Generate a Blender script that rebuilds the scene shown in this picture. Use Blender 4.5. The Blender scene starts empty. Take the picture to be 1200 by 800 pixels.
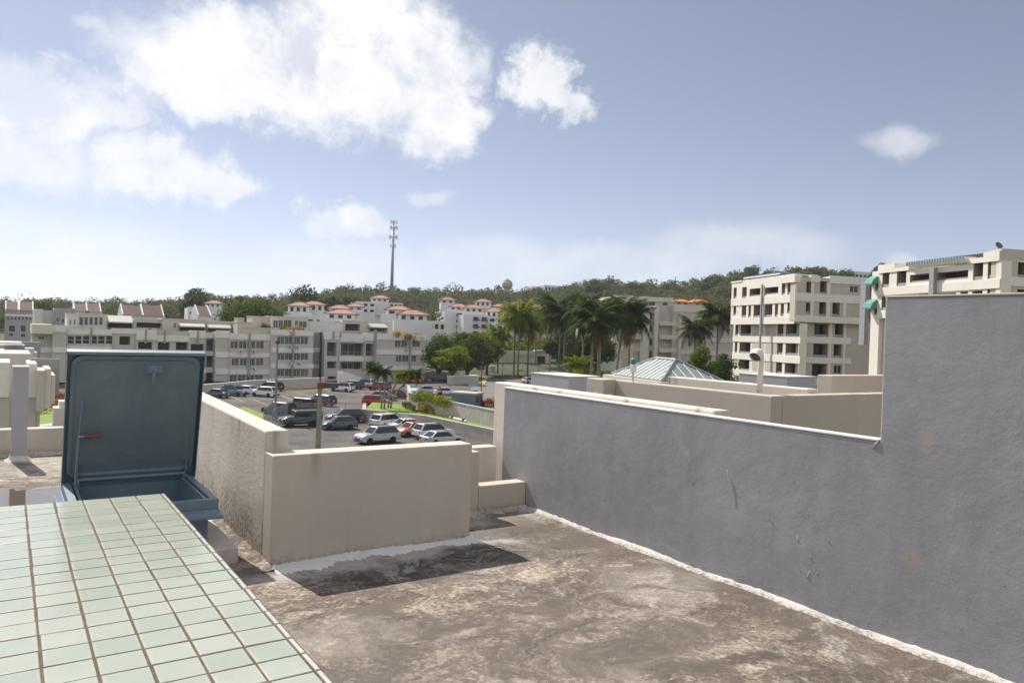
import bpy, bmesh, math, random
import numpy as np
from mathutils import Vector, Matrix
SC = bpy.context.scene
COL = SC.collection
RNG = random.Random(7)
NR = np.random.RandomState(11)
PI = math.pi
rad = math.radians

# ------------------------------------------------------------------ camera
ROOF = 9.8                      # level of the roof deck above the car park
CAM = Vector((0.0, 0.0, ROOF + 1.75))
FPX = 880.0                     # focal length in pixels of the 1200 px wide photograph
YAW, PITCH, ROLL = rad(33.95), rad(0.5), rad(-1.977)
fwd = Vector((math.sin(YAW) * math.cos(PITCH), math.cos(YAW) * math.cos(PITCH), -math.sin(PITCH)))
rgt = Vector((math.cos(YAW), -math.sin(YAW), 0.0))
dwn = fwd.cross(rgt)
CR = rgt * math.cos(ROLL) + dwn * math.sin(ROLL)
CD = -rgt * math.sin(ROLL) + dwn * math.cos(ROLL)
cam_data = bpy.data.cameras.new('camera')
cam_data.sensor_width = 36.0
cam_data.lens = FPX / 1200.0 * 36.0
cam_data.clip_start = 0.05
cam_data.clip_end = 6000.0
cam = bpy.data.objects.new('camera', cam_data)
COL.objects.link(cam)
Mx = Matrix((CR, -CD, -fwd)).transposed().to_4x4()
Mx.translation = CAM
cam.matrix_world = Mx
SC.camera = cam

# ------------------------------------------------------------------ light
SUN_EL, SUN_AZ = rad(46.5), rad(-8.5)      # azimuth from +Y towards +X
SVEC = Vector((math.sin(SUN_AZ) * math.cos(SUN_EL), math.cos(SUN_AZ) * math.cos(SUN_EL), math.sin(SUN_EL)))
sl = bpy.data.lights.new('sun', 'SUN')
sl.energy = 4.4
sl.angle = rad(0.5)
sl.color = (1.0, 0.95, 0.87)
sun = bpy.data.objects.new('sun', sl)
COL.objects.link(sun)
sun.rotation_euler = SVEC.to_track_quat('Z', 'Y').to_euler()
SC.view_settings.view_transform = 'Standard'
SC.view_settings.look = 'None'
SC.view_settings.gamma = 1.0
SC.view_settings.exposure = 0.45
SC.view_settings.use_curve_mapping = False
SC.cycles.max_bounces = 6
SC.cycles.use_denoising = True


def pixdir(px, py):
    return CR * ((px - 600.0) / FPX) + CD * ((py - 400.0) / FPX) + fwd


def at(px, py, depth):          # the place seen at a pixel of the photograph, at that distance
    return CAM + pixdir(px, py) * depth


def onz(px, py, z=0.0):         # ... or on a level surface
    d = pixdir(px, py)
    return CAM + d * ((z - CAM.z) / d.z)


def upright(px, py, base):      # height of the pixel above a base point
    d = pixdir(px, py)
    t = math.hypot(base.x - CAM.x, base.y - CAM.y) / math.hypot(d.x, d.y)
    return CAM.z + d.z * t


# ------------------------------------------------------------------ sky
class NT:
    def __init__(s, tree):
        s.t = tree
    def n(s, typ, **kw):
        nd = s.t.nodes.new(typ)
        for k, v in kw.items():
            if k.startswith('_'):
                nd.inputs[int(k[1:])].default_value = v
            else:
                setattr(nd, k, v)
        return nd
    def l(s, a, b):
        s.t.links.new(a, b)
    def math(s, op, a, b=None, clamp=False):
        nd = s.t.nodes.new('ShaderNodeMath'); nd.operation = op; nd.use_clamp = clamp
        for i, x in enumerate((a, b)):
            if x is None: continue
            if isinstance(x, (int, float)): nd.inputs[i].default_value = x
            else: s.l(x, nd.inputs[i])
        return nd.outputs[0]
    def vmath(s, op, a, b=None):
        nd = s.t.nodes.new('ShaderNodeVectorMath'); nd.operation = op
        for i, x in enumerate((a, b)):
            if x is None: continue
            if isinstance(x, (tuple, list, Vector)): nd.inputs[i].default_value = tuple(x)
            elif isinstance(x, (int, float)): nd.inputs[3].default_value = x
            else: s.l(x, nd.inputs[i])
        return nd.outputs[1] if op in ('DISTANCE', 'LENGTH', 'DOT_PRODUCT') else nd.outputs[0]
    def ramp(s, fac, stops, interp='LINEAR'):
        nd = s.t.nodes.new('ShaderNodeValToRGB'); cr = nd.color_ramp; cr.interpolation = interp
        while len(cr.elements) < len(stops): cr.elements.new(0.5)
        for e, (p, c) in zip(cr.elements, stops):
            e.position = p
            e.color = (c, c, c, 1) if isinstance(c, (int, float)) else (*c[:3], 1)
        s.l(fac, nd.inputs[0])
        return nd.outputs[0]
    def maprange(s, v, a, b, c=0.0, d=1.0, smooth=True):
        nd = s.t.nodes.new('ShaderNodeMapRange')
        nd.interpolation_type = 'SMOOTHSTEP' if smooth else 'LINEAR'
        for i, x in enumerate((a, b, c, d)): nd.inputs[i + 1].default_value = x
        s.l(v, nd.inputs[0])
        return nd.outputs[0]
    def noise(s, vec, scale, detail=4, rough=0.55, dist=0.0, out=0):
        nd = s.n('ShaderNodeTexNoise')
        nd.inputs['Scale'].default_value = scale; nd.inputs['Detail'].default_value = detail
        nd.inputs['Roughness'].default_value = rough; nd.inputs['Distortion'].default_value = dist
        if vec is not None: s.l(vec, nd.inputs['Vector'])
        return nd.outputs[out]
    def mix(s, fac, a, b, blend='MIX'):
        nd = s.t.nodes.new('ShaderNodeMix'); nd.data_type = 'RGBA'; nd.blend_type = blend
        for i, x in ((0, fac), (6, a), (7, b)):
            if isinstance(x, (int, float)): nd.inputs[i].default_value = x
            elif isinstance(x, (tuple, list)): nd.inputs[i].default_value = (*x[:3], 1)
            else: s.l(x, nd.inputs[i])
        return nd.outputs[2]


world = bpy.data.worlds.new('World')
SC.world = world
world.use_nodes = True
wt = world.node_tree
wt.nodes.clear()
W = NT(wt)
sky = W.n('ShaderNodeTexSky', sky_type='NISHITA', sun_disc=False, sun_elevation=SUN_EL, sun_rotation=SUN_AZ,
          altitude=30.0, air_density=1.0, dust_density=0.35, ozone_density=4.0)
bg = W.n('ShaderNodeBackground'); bg.inputs[1].default_value = 0.087
bw = W.n('ShaderNodeRGBToBW'); W.l(sky.outputs[0], bw.inputs[0])
veil = W.n('ShaderNodeVectorMath', operation='SCALE'); veil.inputs[0].default_value = (0.98, 1.04, 1.35); W.l(W.math('MULTIPLY', W.math('POWER', bw.outputs[0], 0.88), 1.12), veil.inputs[3])
W.l(W.mix(0.66, sky.outputs[0], veil.outputs[0]), bg.inputs[0])      # humid, milky tropical air
gen = W.n('ShaderNodeTexCoord').outputs['Generated']
dirn = W.vmath('NORMALIZE', gen)
sep = W.n('ShaderNodeSeparateXYZ'); W.l(dirn, sep.inputs[0])
az = W.math('ARCTAN2', sep.outputs[0], sep.outputs[1])
el = W.math('ARCSINE', sep.outputs[2])
cmb = W.n('ShaderNodeCombineXYZ'); W.l(az, cmb.inputs[0]); W.l(el, cmb.inputs[1])
n1 = W.noise(dirn, 7.0, 8, 0.6, 0.25, out=1)
n1 = W.vmath('SUBTRACT', n1, (0.5, 0.5, 0.5))
n1 = W.vmath('MULTIPLY', n1, (0.12, 0.09, 0.0))
P0 = W.vmath('ADD', cmb.outputs[0], n1)
n2 = W.noise(dirn, 22.0, 8, 0.66, 0.3, out=1)
n2 = W.vmath('SUBTRACT', n2, (0.5, 0.5, 0.5))
n2 = W.vmath('MULTIPLY', n2, (0.10, 0.085, 0.0))
P1 = W.vmath('ADD', P0, n2)


def azel(px, py):
    d = pixdir(px, py).normalized()
    return math.atan2(d.x, d.y), math.asin(d.z)


# each cloud: centre pixel, half width, half height (pixels of the photograph), density, softness
CLOUDS = [(330, 85, 185, 75, 1.0, .55), (442, 78, 122, 90, 1.0, .5), (400, 20, 90, 70, 1.0, .6), (520, 140, 58, 50, .95, .6),
          (245, 108, 90, 44, .9, .7), (185, 100, 60, 34, .75, .9), (140, 140, 60, 26, .7, .9), (100, 105, 50, 20, .5, 1.0), (45, 125, 95, 52, .85, .7), (15, 185, 95, 38, .7, .9), (190, 205, 88, 40, .85, .8), (245, 218, 60, 24, .8, .8),
          (632, 95, 42, 44, .9, .6), (660, 118, 42, 28, .9, .7),
          (398, 258, 52, 24, .85, .7), (430, 265, 30, 17, .7, .8), (508, 233, 26, 11, .45, .9),
          (1040, 168, 46, 19, .55, 1.0), (70, 290, 130, 46, .42, 1.0), (40, 320, 170, 34, .35, 1.0), (100, 30, 34, 13, .45, 1.0), (150, 45, 30, 36, .5, 1.0),
          (870, 285, 130, 26, .42, 1.0), (760, 305, 130, 26, .4, 1.0), (600, 312, 130, 28, .34, 1.0), (400, 312, 90, 34, .42, 1.0), (1075, 300, 30, 9, .35, 1.0)]
mask = None
for (px, py, hw, hh, dens, soft) in CLOUDS:
    a0, e0 = azel(px, py)
    a1, _ = azel(px + hw, py)
    _, e1 = azel(px, py - hh)
    sx, sy = 1.0 / abs(a1 - a0), 1.0 / abs(e1 - e0)
    v = W.vmath('SUBTRACT', P1 if hw > 35 and dens > .6 else P0, (a0, e0, 0))
    v = W.vmath('MULTIPLY', v, (sx, sy, 0))
    r = W.vmath('LENGTH', v)
    m = W.maprange(r, 1.08 + soft * .26, 1.02 - soft * .62, 0.0, dens)
    mask = m if mask is None else W.math('MAXIMUM', mask, m)
# unseen cumulus round the rest of the sky, thickened to raise the ambient light
cover = W.noise(dirn, 2.6, 7, 0.58, 0.3)
cover = W.maprange(cover, 0.42, 0.56, 0.0, 0.95)
away = W.vmath('DOT_PRODUCT', dirn, tuple(pixdir(600, 200).normalized()))
away = W.maprange(away, 0.62, 0.40, 0.0, 1.0)
cover = W.math('MULTIPLY', cover, away)
cover = W.math('MULTIPLY', cover, W.maprange(sep.outputs[2], 0.0, 0.12))
mask = W.math('MAXIMUM', mask, cover)
wisp = W.noise(dirn, 24.0, 7, 0.65, 0.5)
mask = W.math('MULTIPLY', mask, W.maprange(wisp, 0.20, 0.52, 0.72, 1.0))
hole = W.noise(W.vmath('ADD', dirn, (0.3, 0.1, 0.7)), 11.0, 7, 0.62, 0.3)
mask = W.math('MULTIPLY', mask, W.maprange(hole, 0.34, 0.50, 0.55, 1.0))
shade = W.noise(W.vmath('ADD', dirn, (0.0, 0.0, 0.03)), 9.0, 6, 0.6, 0.3)
ccol = W.ramp(shade, [(0.25, (0.76, 0.79, 0.83)), (0.45, (0.92, 0.93, 0.95)), (0.60, (1.0, 1.0, 1.0))])
cbg = W.n('ShaderNodeBackground'); cbg.inputs[1].default_value = 0.77
W.l(ccol, cbg.inputs[0])
mixs = W.n('ShaderNodeMixShader')
W.l(mask, mixs.inputs[0]); W.l(bg.outputs[0], mixs.inputs[1]); W.l(cbg.outputs[0], mixs.inputs[2])
wout = W.n('ShaderNodeOutputWorld'); W.l(mixs.outputs[0], wout.inputs[0])


# ------------------------------------------------------------------ materials
MATS = {}


def newmat(name):
    m = bpy.data.materials.new(name); m.use_nodes = True
    t = m.node_tree; t.nodes.clear()
    N = NT(t)
    b = N.n('ShaderNodeBsdfPrincipled'); o = N.n('ShaderNodeOutputMaterial')
    N.l(b.outputs[0], o.inputs[0])
    MATS[name] = m
    return m, N, b


def simple(name, col, rough=0.6, var=0.08, scale=3.0, bump=0.0, bscale=60.0, metal=0.0, spec=0.5, coat=0.0, streak=0.0, spots=0.0, bdist=0.004, streakcol=(0.2, 0.19, 0.15)):
    m, N, b = newmat(name)
    pos = N.n('ShaderNodeTexCoord').outputs['Object']
    f = N.noise(pos, scale, 5, 0.6)
    f2 = N.noise(pos, scale * 9.0, 3, 0.6)
    f = N.math('ADD', N.math('MULTIPLY', f, 0.7), N.math('MULTIPLY', f2, 0.3))
    c0 = tuple(max(0, x * (1 - var * 2.2)) for x in col); c1 = tuple(min(1, x * (1 + var * 2.2)) for x in col)
    c = N.ramp(f, [(0.25, c0), (0.75, c1)])
    if streak > 0:
        mp = N.n('ShaderNodeMapping'); mp.inputs['Scale'].default_value = (1.0, 1.0, 0.10)
        N.l(pos, mp.inputs[0])
        s = N.noise(mp.outputs[0], scale * 3.5, 5, 0.6)
        s = N.maprange(s, 0.55, 0.80, 0.0, streak)
        c = N.mix(s, c, streakcol)
    if spots > 0:
        s = N.maprange(N.noise(pos, 9.0, 7, 0.75, 0.4), 0.655, 0.70, 0.0, spots)
        c = N.mix(s, c, (0.17, 0.085, 0.045))
        s = N.maprange(N.noise(pos, 4.0, 6, 0.7), 0.52, 0.75, 0.0, 0.30)
        c = N.mix(s, c, tuple(min(1, x * 1.5 + .03) for x in col))
    N.l(c, b.inputs['Base Color'])
    b.inputs['Roughness'].default_value = rough
    b.inputs['Metallic'].default_value = metal
    b.inputs['Specular IOR Level'].default_value = spec
    if coat: b.inputs['Coat Weight'].default_value = coat; b.inputs['Coat Roughness'].default_value = 0.06
    if bump:
        bn = N.n('ShaderNodeBump'); bn.inputs['Strength'].default_value = bump; bn.inputs['Distance'].default_value = bdist
        N.l(N.noise(pos, bscale, 4, 0.6), bn.inputs['Height'])
        N.l(bn.outputs[0], b.inputs['Normal'])
    return m


def M(name): return MATS[name]


# ------------------------------------------------------------------ mesh helpers
class MB:
    def __init__(s):
        s.v, s.f, s.m = [], [], []
        s.T = None
    def add(s, vs, fs, mat=0):
        o = len(s.v)
        if s.T is not None: vs = [tuple(s.T @ Vector(p)) for p in vs]
        s.v += [tuple(p) for p in vs]
        s.f += [tuple(i + o for i in f) for f in fs]
        s.m += [mat] * len(fs)
        return s
    def box(s, x0, x1, y0, y1, z0, z1, mat=0):
        vs = [(x, y, z) for z in (z0, z1) for y in (y0, y1) for x in (x0, x1)]
        return s.add(vs, [(0, 2, 3, 1), (4, 5, 7, 6), (0, 1, 5, 4), (2, 6, 7, 3), (0, 4, 6, 2), (1, 3, 7, 5)], mat)
    def quad(s, a, b, c, d, mat=0): return s.add([a, b, c, d], [(0, 1, 2, 3)], mat)
    def tube(s, p0, p1, r0, r1=None, n=8, mat=0, caps=True):
        return s.path([p0, p1], [r0, r0 if r1 is None else r1], n, mat, caps)
    def path(s, pts, radii, n=8, mat=0, caps=True):
        pts = [Vector(p) for p in pts]
        if isinstance(radii, (int, float)): radii = [radii] * len(pts)
        vs, fs = [], []
        up = None
        for i, p in enumerate(pts):
            t = (pts[min(i + 1, len(pts) - 1)] - pts[max(i - 1, 0)]).normalized()
            if up is None: up = Vector((0, 0, 1)) if abs(t.z) < 0.9 else Vector((1, 0, 0))
            a = t.cross(up).normalized(); b2 = a.cross(t).normalized(); up = b2
            for k in range(n):
                an = 2 * PI * k / n
                vs.append(p + (a * math.cos(an) + b2 * math.sin(an)) * radii[i])
        for i in range(len(pts) - 1):
            for k in range(n):
                k2 = (k + 1) % n
                fs.append((i * n + k, i * n + k2, (i + 1) * n + k2, (i + 1) * n + k))
        if caps:
            fs.append(tuple(range(n - 1, -1, -1))); fs.append(tuple((len(pts) - 1) * n + k for k in range(n)))
        return s.add(vs, fs, mat)
    def lathe(s, prof, n=16, c=(0, 0, 0), mat=0):
        vs, fs = [], []
        for r, z in prof:
            for k in range(n):
                an = 2 * PI * k / n
                vs.append((c[0] + r * math.cos(an), c[1] + r * math.sin(an), c[2] + z))
        for i in range(len(prof) - 1):
            for k in range(n):
                k2 = (k + 1) % n
                fs.append((i * n + k, i * n + k2, (i + 1) * n + k2, (i + 1) * n + k))
        fs.append(tuple(range(n - 1, -1, -1))); fs.append(tuple((len(prof) - 1) * n + k for k in range(n)))
        return s.add(vs, fs, mat)
    def prism(s, poly, z0, z1, mat=0):     # poly: list of (x, y), counter-clockwise
        n = len(poly)
        vs = [(x, y, z0) for x, y in poly] + [(x, y, z1) for x, y in poly]
        fs = [tuple(range(n - 1, -1, -1)), tuple(range(n, 2 * n))] + [(i, (i + 1) % n, n + (i + 1) % n, n + i) for i in range(n)]
        return s.add(vs, fs, mat)
    def prismx(s, poly, x0, x1, mat=0):    # poly: list of (y, z)
        n = len(poly)
        vs = [(x0, y, z) for y, z in poly] + [(x1, y, z) for y, z in poly]
        fs = [tuple(range(n - 1, -1, -1)), tuple(range(n, 2 * n))] + [(i, (i + 1) % n, n + (i + 1) % n, n + i) for i in range(n)]
        return s.add(vs, fs, mat)
    def mesh(s, name, mats, smooth=False):
        me = bpy.data.meshes.new(name)
        me.from_pydata(s.v, [], s.f)
        for m in (mats if isinstance(mats, (list, tuple)) else [mats]): me.materials.append(MATS[m])
        me.polygons.foreach_set('material_index', s.m)
        if smooth: me.polygons.foreach_set('use_smooth', [True] * len(s.f))
        me.update()
        return me
    def build(s, name, mats, parent=None, smooth=False, bevel=0.0, loc=None, rz=0.0, seg=2):
        me = s.mesh(name, mats, smooth)
        return link(name, me, parent, loc, rz, bevel, seg)


def link(name, me, parent=None, loc=None, rz=0.0, bevel=0.0, seg=2):
    o = bpy.data.objects.new(name, me); COL.objects.link(o)
    if parent is not None: o.parent = parent
    if loc is not None: o.location = loc
    if rz: o.rotation_euler = (0, 0, rz)
    if bevel:
        md = o.modifiers.new('bevel', 'BEVEL'); md.width = bevel; md.segments = seg; md.limit_method = 'ANGLE'; md.angle_limit = rad(35)
    return o


def tag(o, label=None, cat=None, group=None, kind=None):
    if label: o['label'] = label
    if cat: o['category'] = cat
    if group: o['group'] = group
    if kind: o['kind'] = kind
    return o


def thing(name, label, cat, loc=(0, 0, 0), rz=0.0, group=None):
    o = bpy.data.objects.new(name, None); COL.objects.link(o)
    o.empty_display_size = 0.2
    o.location = loc; o.rotation_euler = (0, 0, rz)
    return tag(o, label, cat, group, 'thing')


def dup(root, loc, rz, label=None, group=None):
    r = root.copy(); COL.objects.link(r); r.location = loc; r.rotation_euler = (0, 0, rz)
    if label: r['label'] = label
    if group: r['group'] = group
    for ch in list(root.children):
        c = ch.copy(); COL.objects.link(c); c.parent = r
        for g in ch.children:
            d = g.copy(); COL.objects.link(d); d.parent = c
    return r


def structure(o): return tag(o, kind='structure')
def stuff(o): return tag(o, kind='stuff')

# ------------------------------------------------------------------ surfaces of the roof
def stucco(name, col, blot, und, trowel, grain, rough=0.55, mold=0.0, moldh=0.35, drip=0.0, topz=1.0, peel=(), warm=None, run=0.0):
    """hand-trowelled painted render; local z = height above the deck"""
    m, N, b = newmat(name)
    pos = N.n('ShaderNodeTexCoord').outputs['Object']
    big = N.noise(pos, 1.3, 6, 0.62, 0.3)
    med = N.noise(pos, 9.0, 5, 0.6)
    fin = N.noise(pos, 70.0, 3, 0.6)
    f = N.math('ADD', N.math('MULTIPLY', big, 0.6), N.math('MULTIPLY', med, 0.28))
    f = N.math('ADD', f, N.math('MULTIPLY', fin, 0.12))
    lo = tuple(x * (1 - blot) for x in col); hi = tuple(min(1, x * (1 + blot)) for x in col)
    c = N.ramp(f, [(0.3, lo), (0.7, hi)])
    sp = N.n('ShaderNodeSeparateXYZ'); N.l(pos, sp.inputs[0])
    if warm:
        c = N.mix(N.maprange(N.noise(pos, 2.2, 5, 0.6, 0.6), 0.55, 0.8, 0, 0.35), c, warm)
    for (px, py, pz, r, pc) in peel:
        d = N.vmath('DISTANCE', N.vmath('ADD', pos, N.vmath('MULTIPLY', N.vmath('SUBTRACT', N.noise(pos, 14.0, 4, 0.7, out=1), (.5, .5, .5)), (0.0, r * 2.4, r * 2.4))), (px, py, pz))
        c = N.mix(N.maprange(d, r, r * 0.3, 0, 0.5), c, pc)
    if run:
        mp = N.n('ShaderNodeMapping'); mp.inputs['Scale'].default_value = (1, 1, 0.09); N.l(pos, mp.inputs[0])
        s = N.maprange(N.noise(mp.outputs[0], 3.2, 6, 0.68), 0.46, 0.70)
        c = N.mix(N.math('MULTIPLY', s, run), c, tuple(x * 0.45 for x in col))
        s = N.maprange(N.noise(pos, 2.6, 7, 0.7, 1.2), 0.56, 0.66)
        c = N.mix(N.math('MULTIPLY', s, run * 1.1), c, tuple(min(1, x * 1.5) for x in col))
    if mold:
        z = N.math('ADD', sp.outputs[2], N.math('MULTIPLY', N.math('SUBTRACT', N.noise(pos, 4.0, 6, 0.7), 0.5), moldh * 1.6))
        mk = N.maprange(z, moldh, 0.0, 0.0, 1.0)
        spk = N.maprange(N.noise(pos, 28.0, 5, 0.75), 0.44, 0.62)
        mk = N.math('MULTIPLY', mk, N.math('ADD', N.math('MULTIPLY', spk, 0.75), 0.25))
        c = N.mix(N.math('MULTIPLY', mk, mold), c, (0.055, 0.045, 0.03))
    if drip:
        mp = N.n('ShaderNodeMapping'); mp.inputs['Scale'].default_value = (1, 1, 0.06); N.l(pos, mp.inputs[0])
        s = N.maprange(N.noise(mp.outputs[0], 5.0, 4, 0.6), 0.56, 0.72)
        z = N.maprange(sp.outputs[2], topz - 0.30, topz, 0, 1)
        c = N.mix(N.math('MULTIPLY', N.math('MULTIPLY', s, z), drip), c, (0.16, 0.15, 0.055))
        s2 = N.maprange(N.noise(mp.outputs[0], 2.4, 5, 0.65), 0.45, 0.75)
        c = N.mix(N.math('MULTIPLY', s2, 0.30 * drip), c, tuple(x * 0.55 for x in col))
    N.l(c, b.inputs['Base Color'])
    b.inputs['Roughness'].default_value = rough
    h = N.math('MULTIPLY', big, und)
    mp = N.n('ShaderNodeMapping'); mp.inputs['Rotation'].default_value = (0.5, 0.0, 0.0); mp.inputs['Scale'].default_value = (1.0, 0.55, 1.5); N.l(pos, mp.inputs[0])
    h = N.math('ADD', h, N.math('MULTIPLY', N.noise(mp.outputs[0], 15.0, 6, 0.62, 0.8), trowel))
    h = N.math('ADD', h, N.math('MULTIPLY', fin, grain))
    bn = N.n('ShaderNodeBump'); bn.inputs['Strength'].default_value = 1.0; bn.inputs['Distance'].default_value = 1.0
    N.l(h, bn.inputs['Height']); N.l(bn.outputs[0], b.inputs['Normal'])
    return m


GX = 4.427
stucco('grey_stucco', (0.312, 0.314, 0.334), 0.16, 0.012, 0.0009, 0.0008, rough=0.45, mold=0.3, moldh=0.10, run=0.16, warm=(0.24, 0.225, 0.225),
       peel=((0, -0.25, 1.22, 0.10, (0.42, 0.33, 0.31)), (0, -0.2, 0.52, 0.07, (0.42, 0.31, 0.26)), (0, 3.3, 1.0, 0.035, (0.40, 0.31, 0.31)), (0, -0.4, 1.85, 0.03, (0.42, 0.33, 0.31))))
stucco('tan_plaster', (0.545, 0.485, 0.408), 0.07, 0.004, 0.0008, 0.0006, rough=0.7, mold=0.6, moldh=0.10, drip=0.42, topz=0.83)
stucco('tan_render', (0.60, 0.54, 0.465), 0.12, 0.006, 0.004, 0.0022, rough=0.85, mold=0.95, moldh=0.55, drip=0.55, topz=0.99)
stucco('cream_plaster', (0.68, 0.62, 0.53), 0.08, 0.004, 0.0015, 0.0008, rough=0.75, mold=0.35, moldh=0.2, drip=0.7, topz=1.22)
stucco('beige_plaster', (0.49, 0.43, 0.36), 0.07, 0.004, 0.0012, 0.0008, rough=0.8)
stucco('white_mortar', (0.60, 0.56, 0.51), 0.38, 0.008, 0.008, 0.004, rough=0.85, mold=0.75, moldh=0.03, warm=(0.30, 0.25, 0.20))
stucco('grey_paint', (0.40, 0.39, 0.415), 0.06, 0.004, 0.0012, 0.0008, rough=0.6)
stucco('sealant', (0.74, 0.72, 0.69), 0.10, 0.004, 0.003, 0.002, rough=0.8, warm=(0.50, 0.46, 0.40))
simple('cap_paint', (0.72, 0.68, 0.655), 0.7, 0.06, 5.0, 0.5, 40.0)
simple('grout', (0.115, 0.085, 0.066), 0.95, 0.25, 12.0, 0.6, 90.0)
simple('grout_light', (0.48, 0.40, 0.28), 0.9, 0.25, 12.0, 0.6, 90.0)
simple('rust', (0.16, 0.07, 0.03), 0.9, 0.3, 20.0, 0.5)
simple('blue_metal', (0.150, 0.215, 0.265), 0.42, 0.10, 3.5, 0.25, 120.0, bdist=0.001, streak=0.12, spots=0.8, streakcol=(0.09, 0.11, 0.125))
simple('blue_liner', (0.125, 0.170, 0.195), 0.48, 0.09, 3.0, 0.3, 140.0, bdist=0.001, streak=0.25, spots=0.35, streakcol=(0.08, 0.10, 0.11))
simple('red_grip', (0.22, 0.055, 0.045), 0.5, 0.12, 20.0)
simple('steel', (0.34, 0.35, 0.36), 0.35, 0.1, 10.0, metal=0.8)
simple('dark_void', (0.02, 0.02, 0.022), 0.8)

# green glazed tile: slightly uneven glaze
m, N, b = newmat('tile_glaze')
pos = N.n('ShaderNodeTexCoord').outputs['Object']
oi = N.n('ShaderNodeObjectInfo')
wpos = N.n('ShaderNodeNewGeometry').outputs['Position']
c = N.ramp(oi.outputs['Random'], [(0.0, (0.325, 0.362, 0.300)), (0.5, (0.352, 0.383, 0.318)), (1.0, (0.385, 0.408, 0.34))])
c = N.mix(N.maprange(N.noise(wpos, 3.0, 5, 0.6), 0.5, 0.8, 0, 0.5), c, (0.45, 0.475, 0.40))
c = N.mix(N.maprange(N.noise(wpos, 22.0, 5, 0.7), 0.60, 0.75, 0, 0.30), c, (0.56, 0.54, 0.44))
sp = N.n('ShaderNodeSeparateXYZ'); N.l(pos, sp.inputs[0])
ex = N.math('MAXIMUM', N.math('ABSOLUTE', sp.outputs[0]), N.math('ABSOLUTE', sp.outputs[1]))
ex = N.math('ADD', ex, N.math('MULTIPLY', N.math('SUBTRACT', N.noise(wpos, 30.0, 4, 0.7), 0.5), 0.035))
c = N.mix(N.maprange(ex, 0.056, 0.074, 0, 0.40), c, (0.52, 0.49, 0.36))
N.l(c, b.inputs['Base Color'])
b.inputs['Roughness'].default_value = 0.22
bn = N.n('ShaderNodeBump'); bn.inputs['Strength'].default_value = 0.5; bn.inputs['Distance'].default_value = 0.004
N.l(N.noise(wpos, 9.0, 3, 0.5), bn.inputs['Height']); N.l(bn.outputs[0], b.inputs['Normal'])
simple('edge_glaze', (0.46, 0.47, 0.405), 0.25, 0.05, 8.0)

# weathered concrete deck
m, N, b = newmat('deck_concrete')
pos = N.n('ShaderNodeTexCoord').outputs['Object']
warp = N.vmath('MULTIPLY', N.vmath('SUBTRACT', N.noise(pos, 1.1, 5, 0.6, out=1), (.5, .5, .5)), (1.1, 0.9, 0.0))
wp = N.vmath('ADD', pos, warp)
mp = N.n('ShaderNodeMapping'); mp.inputs['Rotation'].default_value = (0, 0, rad(35)); mp.inputs['Scale'].default_value = (0.75, 1.5, 1.0); N.l(wp, mp.inputs[0])
big = N.noise(mp.outputs[0], 1.5, 8, 0.70, 0.7)
med = N.noise(wp, 6.5, 8, 0.74, 0.8)
fin = N.noise(pos, 34.0, 7, 0.76, 0.3)
grit = N.noise(pos, 160.0, 3, 0.7)
f = N.math('ADD', N.math('MULTIPLY', big, 0.34), N.math('MULTIPLY', med, 0.33))
f = N.math('ADD', f, N.math('MULTIPLY', fin, 0.33))
f = N.math('ADD', N.math('MULTIPLY', N.math('SUBTRACT', f, 0.505), 2.1), 0.5)
c = N.ramp(f, [(0.34, (0.030, 0.018, 0.012)), (0.42, (0.078, 0.051, 0.036)), (0.48, (0.158, 0.112, 0.082)), (0.53, (0.258, 0.195, 0.148)), (0.58, (0.41, 0.335, 0.262)), (0.66, (0.61, 0.53, 0.43))])
sp = N.n('ShaderNodeSeparateXYZ'); N.l(wp, sp.inputs[0])


def patch(cx, cy, hx, hy, n=0.5, s=2.4):
    v = N.vmath('MULTIPLY', N.vmath('SUBTRACT', pos, (cx, cy, 0)), (1 / hx, 1 / hy, 0))
    r = N.vmath('LENGTH', v)
    r = N.math('ADD', r, N.math('MULTIPLY', N.math('SUBTRACT', N.noise(pos, s, 7, 0.7, 0.5), 0.5), n * 2))
    return N.maprange(r, 1.15, 0.55)


def paint(c, mk, col, k=1.0): return N.mix(N.math('MULTIPLY', mk, k), c, col)


c = paint(c, patch(2.5, 5.38, 1.5, 0.36, 0.5, 3.0), (0.58, 0.55, 0.52), 0.85)
c = paint(c, patch(3.75, 5.95, 0.7, 0.40, 0.6, 4.0), (0.55, 0.51, 0.45), 0.7)          # pale skim near the wall
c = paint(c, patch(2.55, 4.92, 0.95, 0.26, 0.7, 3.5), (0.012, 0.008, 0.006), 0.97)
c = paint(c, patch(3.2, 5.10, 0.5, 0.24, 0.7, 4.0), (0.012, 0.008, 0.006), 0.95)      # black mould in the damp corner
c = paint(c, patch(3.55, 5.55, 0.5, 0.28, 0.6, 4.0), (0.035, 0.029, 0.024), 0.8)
fl = N.maprange(N.noise(wp, 8.0, 8, 0.80, 1.2), 0.50, 0.60)
c = N.mix(N.math('MULTIPLY', N.math('MULTIPLY', fl, patch(2.6, 5.05, 1.4, 0.42, 0.4, 3.0)), 0.85), c, (0.42, 0.39, 0.36))
c = paint(c, patch(1.95, 4.35, 0.28, 0.15, 0.6, 5.0), (0.085, 0.068, 0.038), 0.85)       # brown algae
c = paint(c, patch(1.62, 5.45, 0.35, 0.18, 0.6, 5.0), (0.07, 0.045, 0.03), 0.8)
c = paint(c, patch(3.95, 4.9, 0.45, 0.5, 0.6, 2.0), (0.10, 0.078, 0.065), 0.55)
c = paint(c, patch(2.6, 3.3, 1.3, 0.9, 0.8, 1.3), (0.13, 0.108, 0.094), 0.42)
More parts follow.
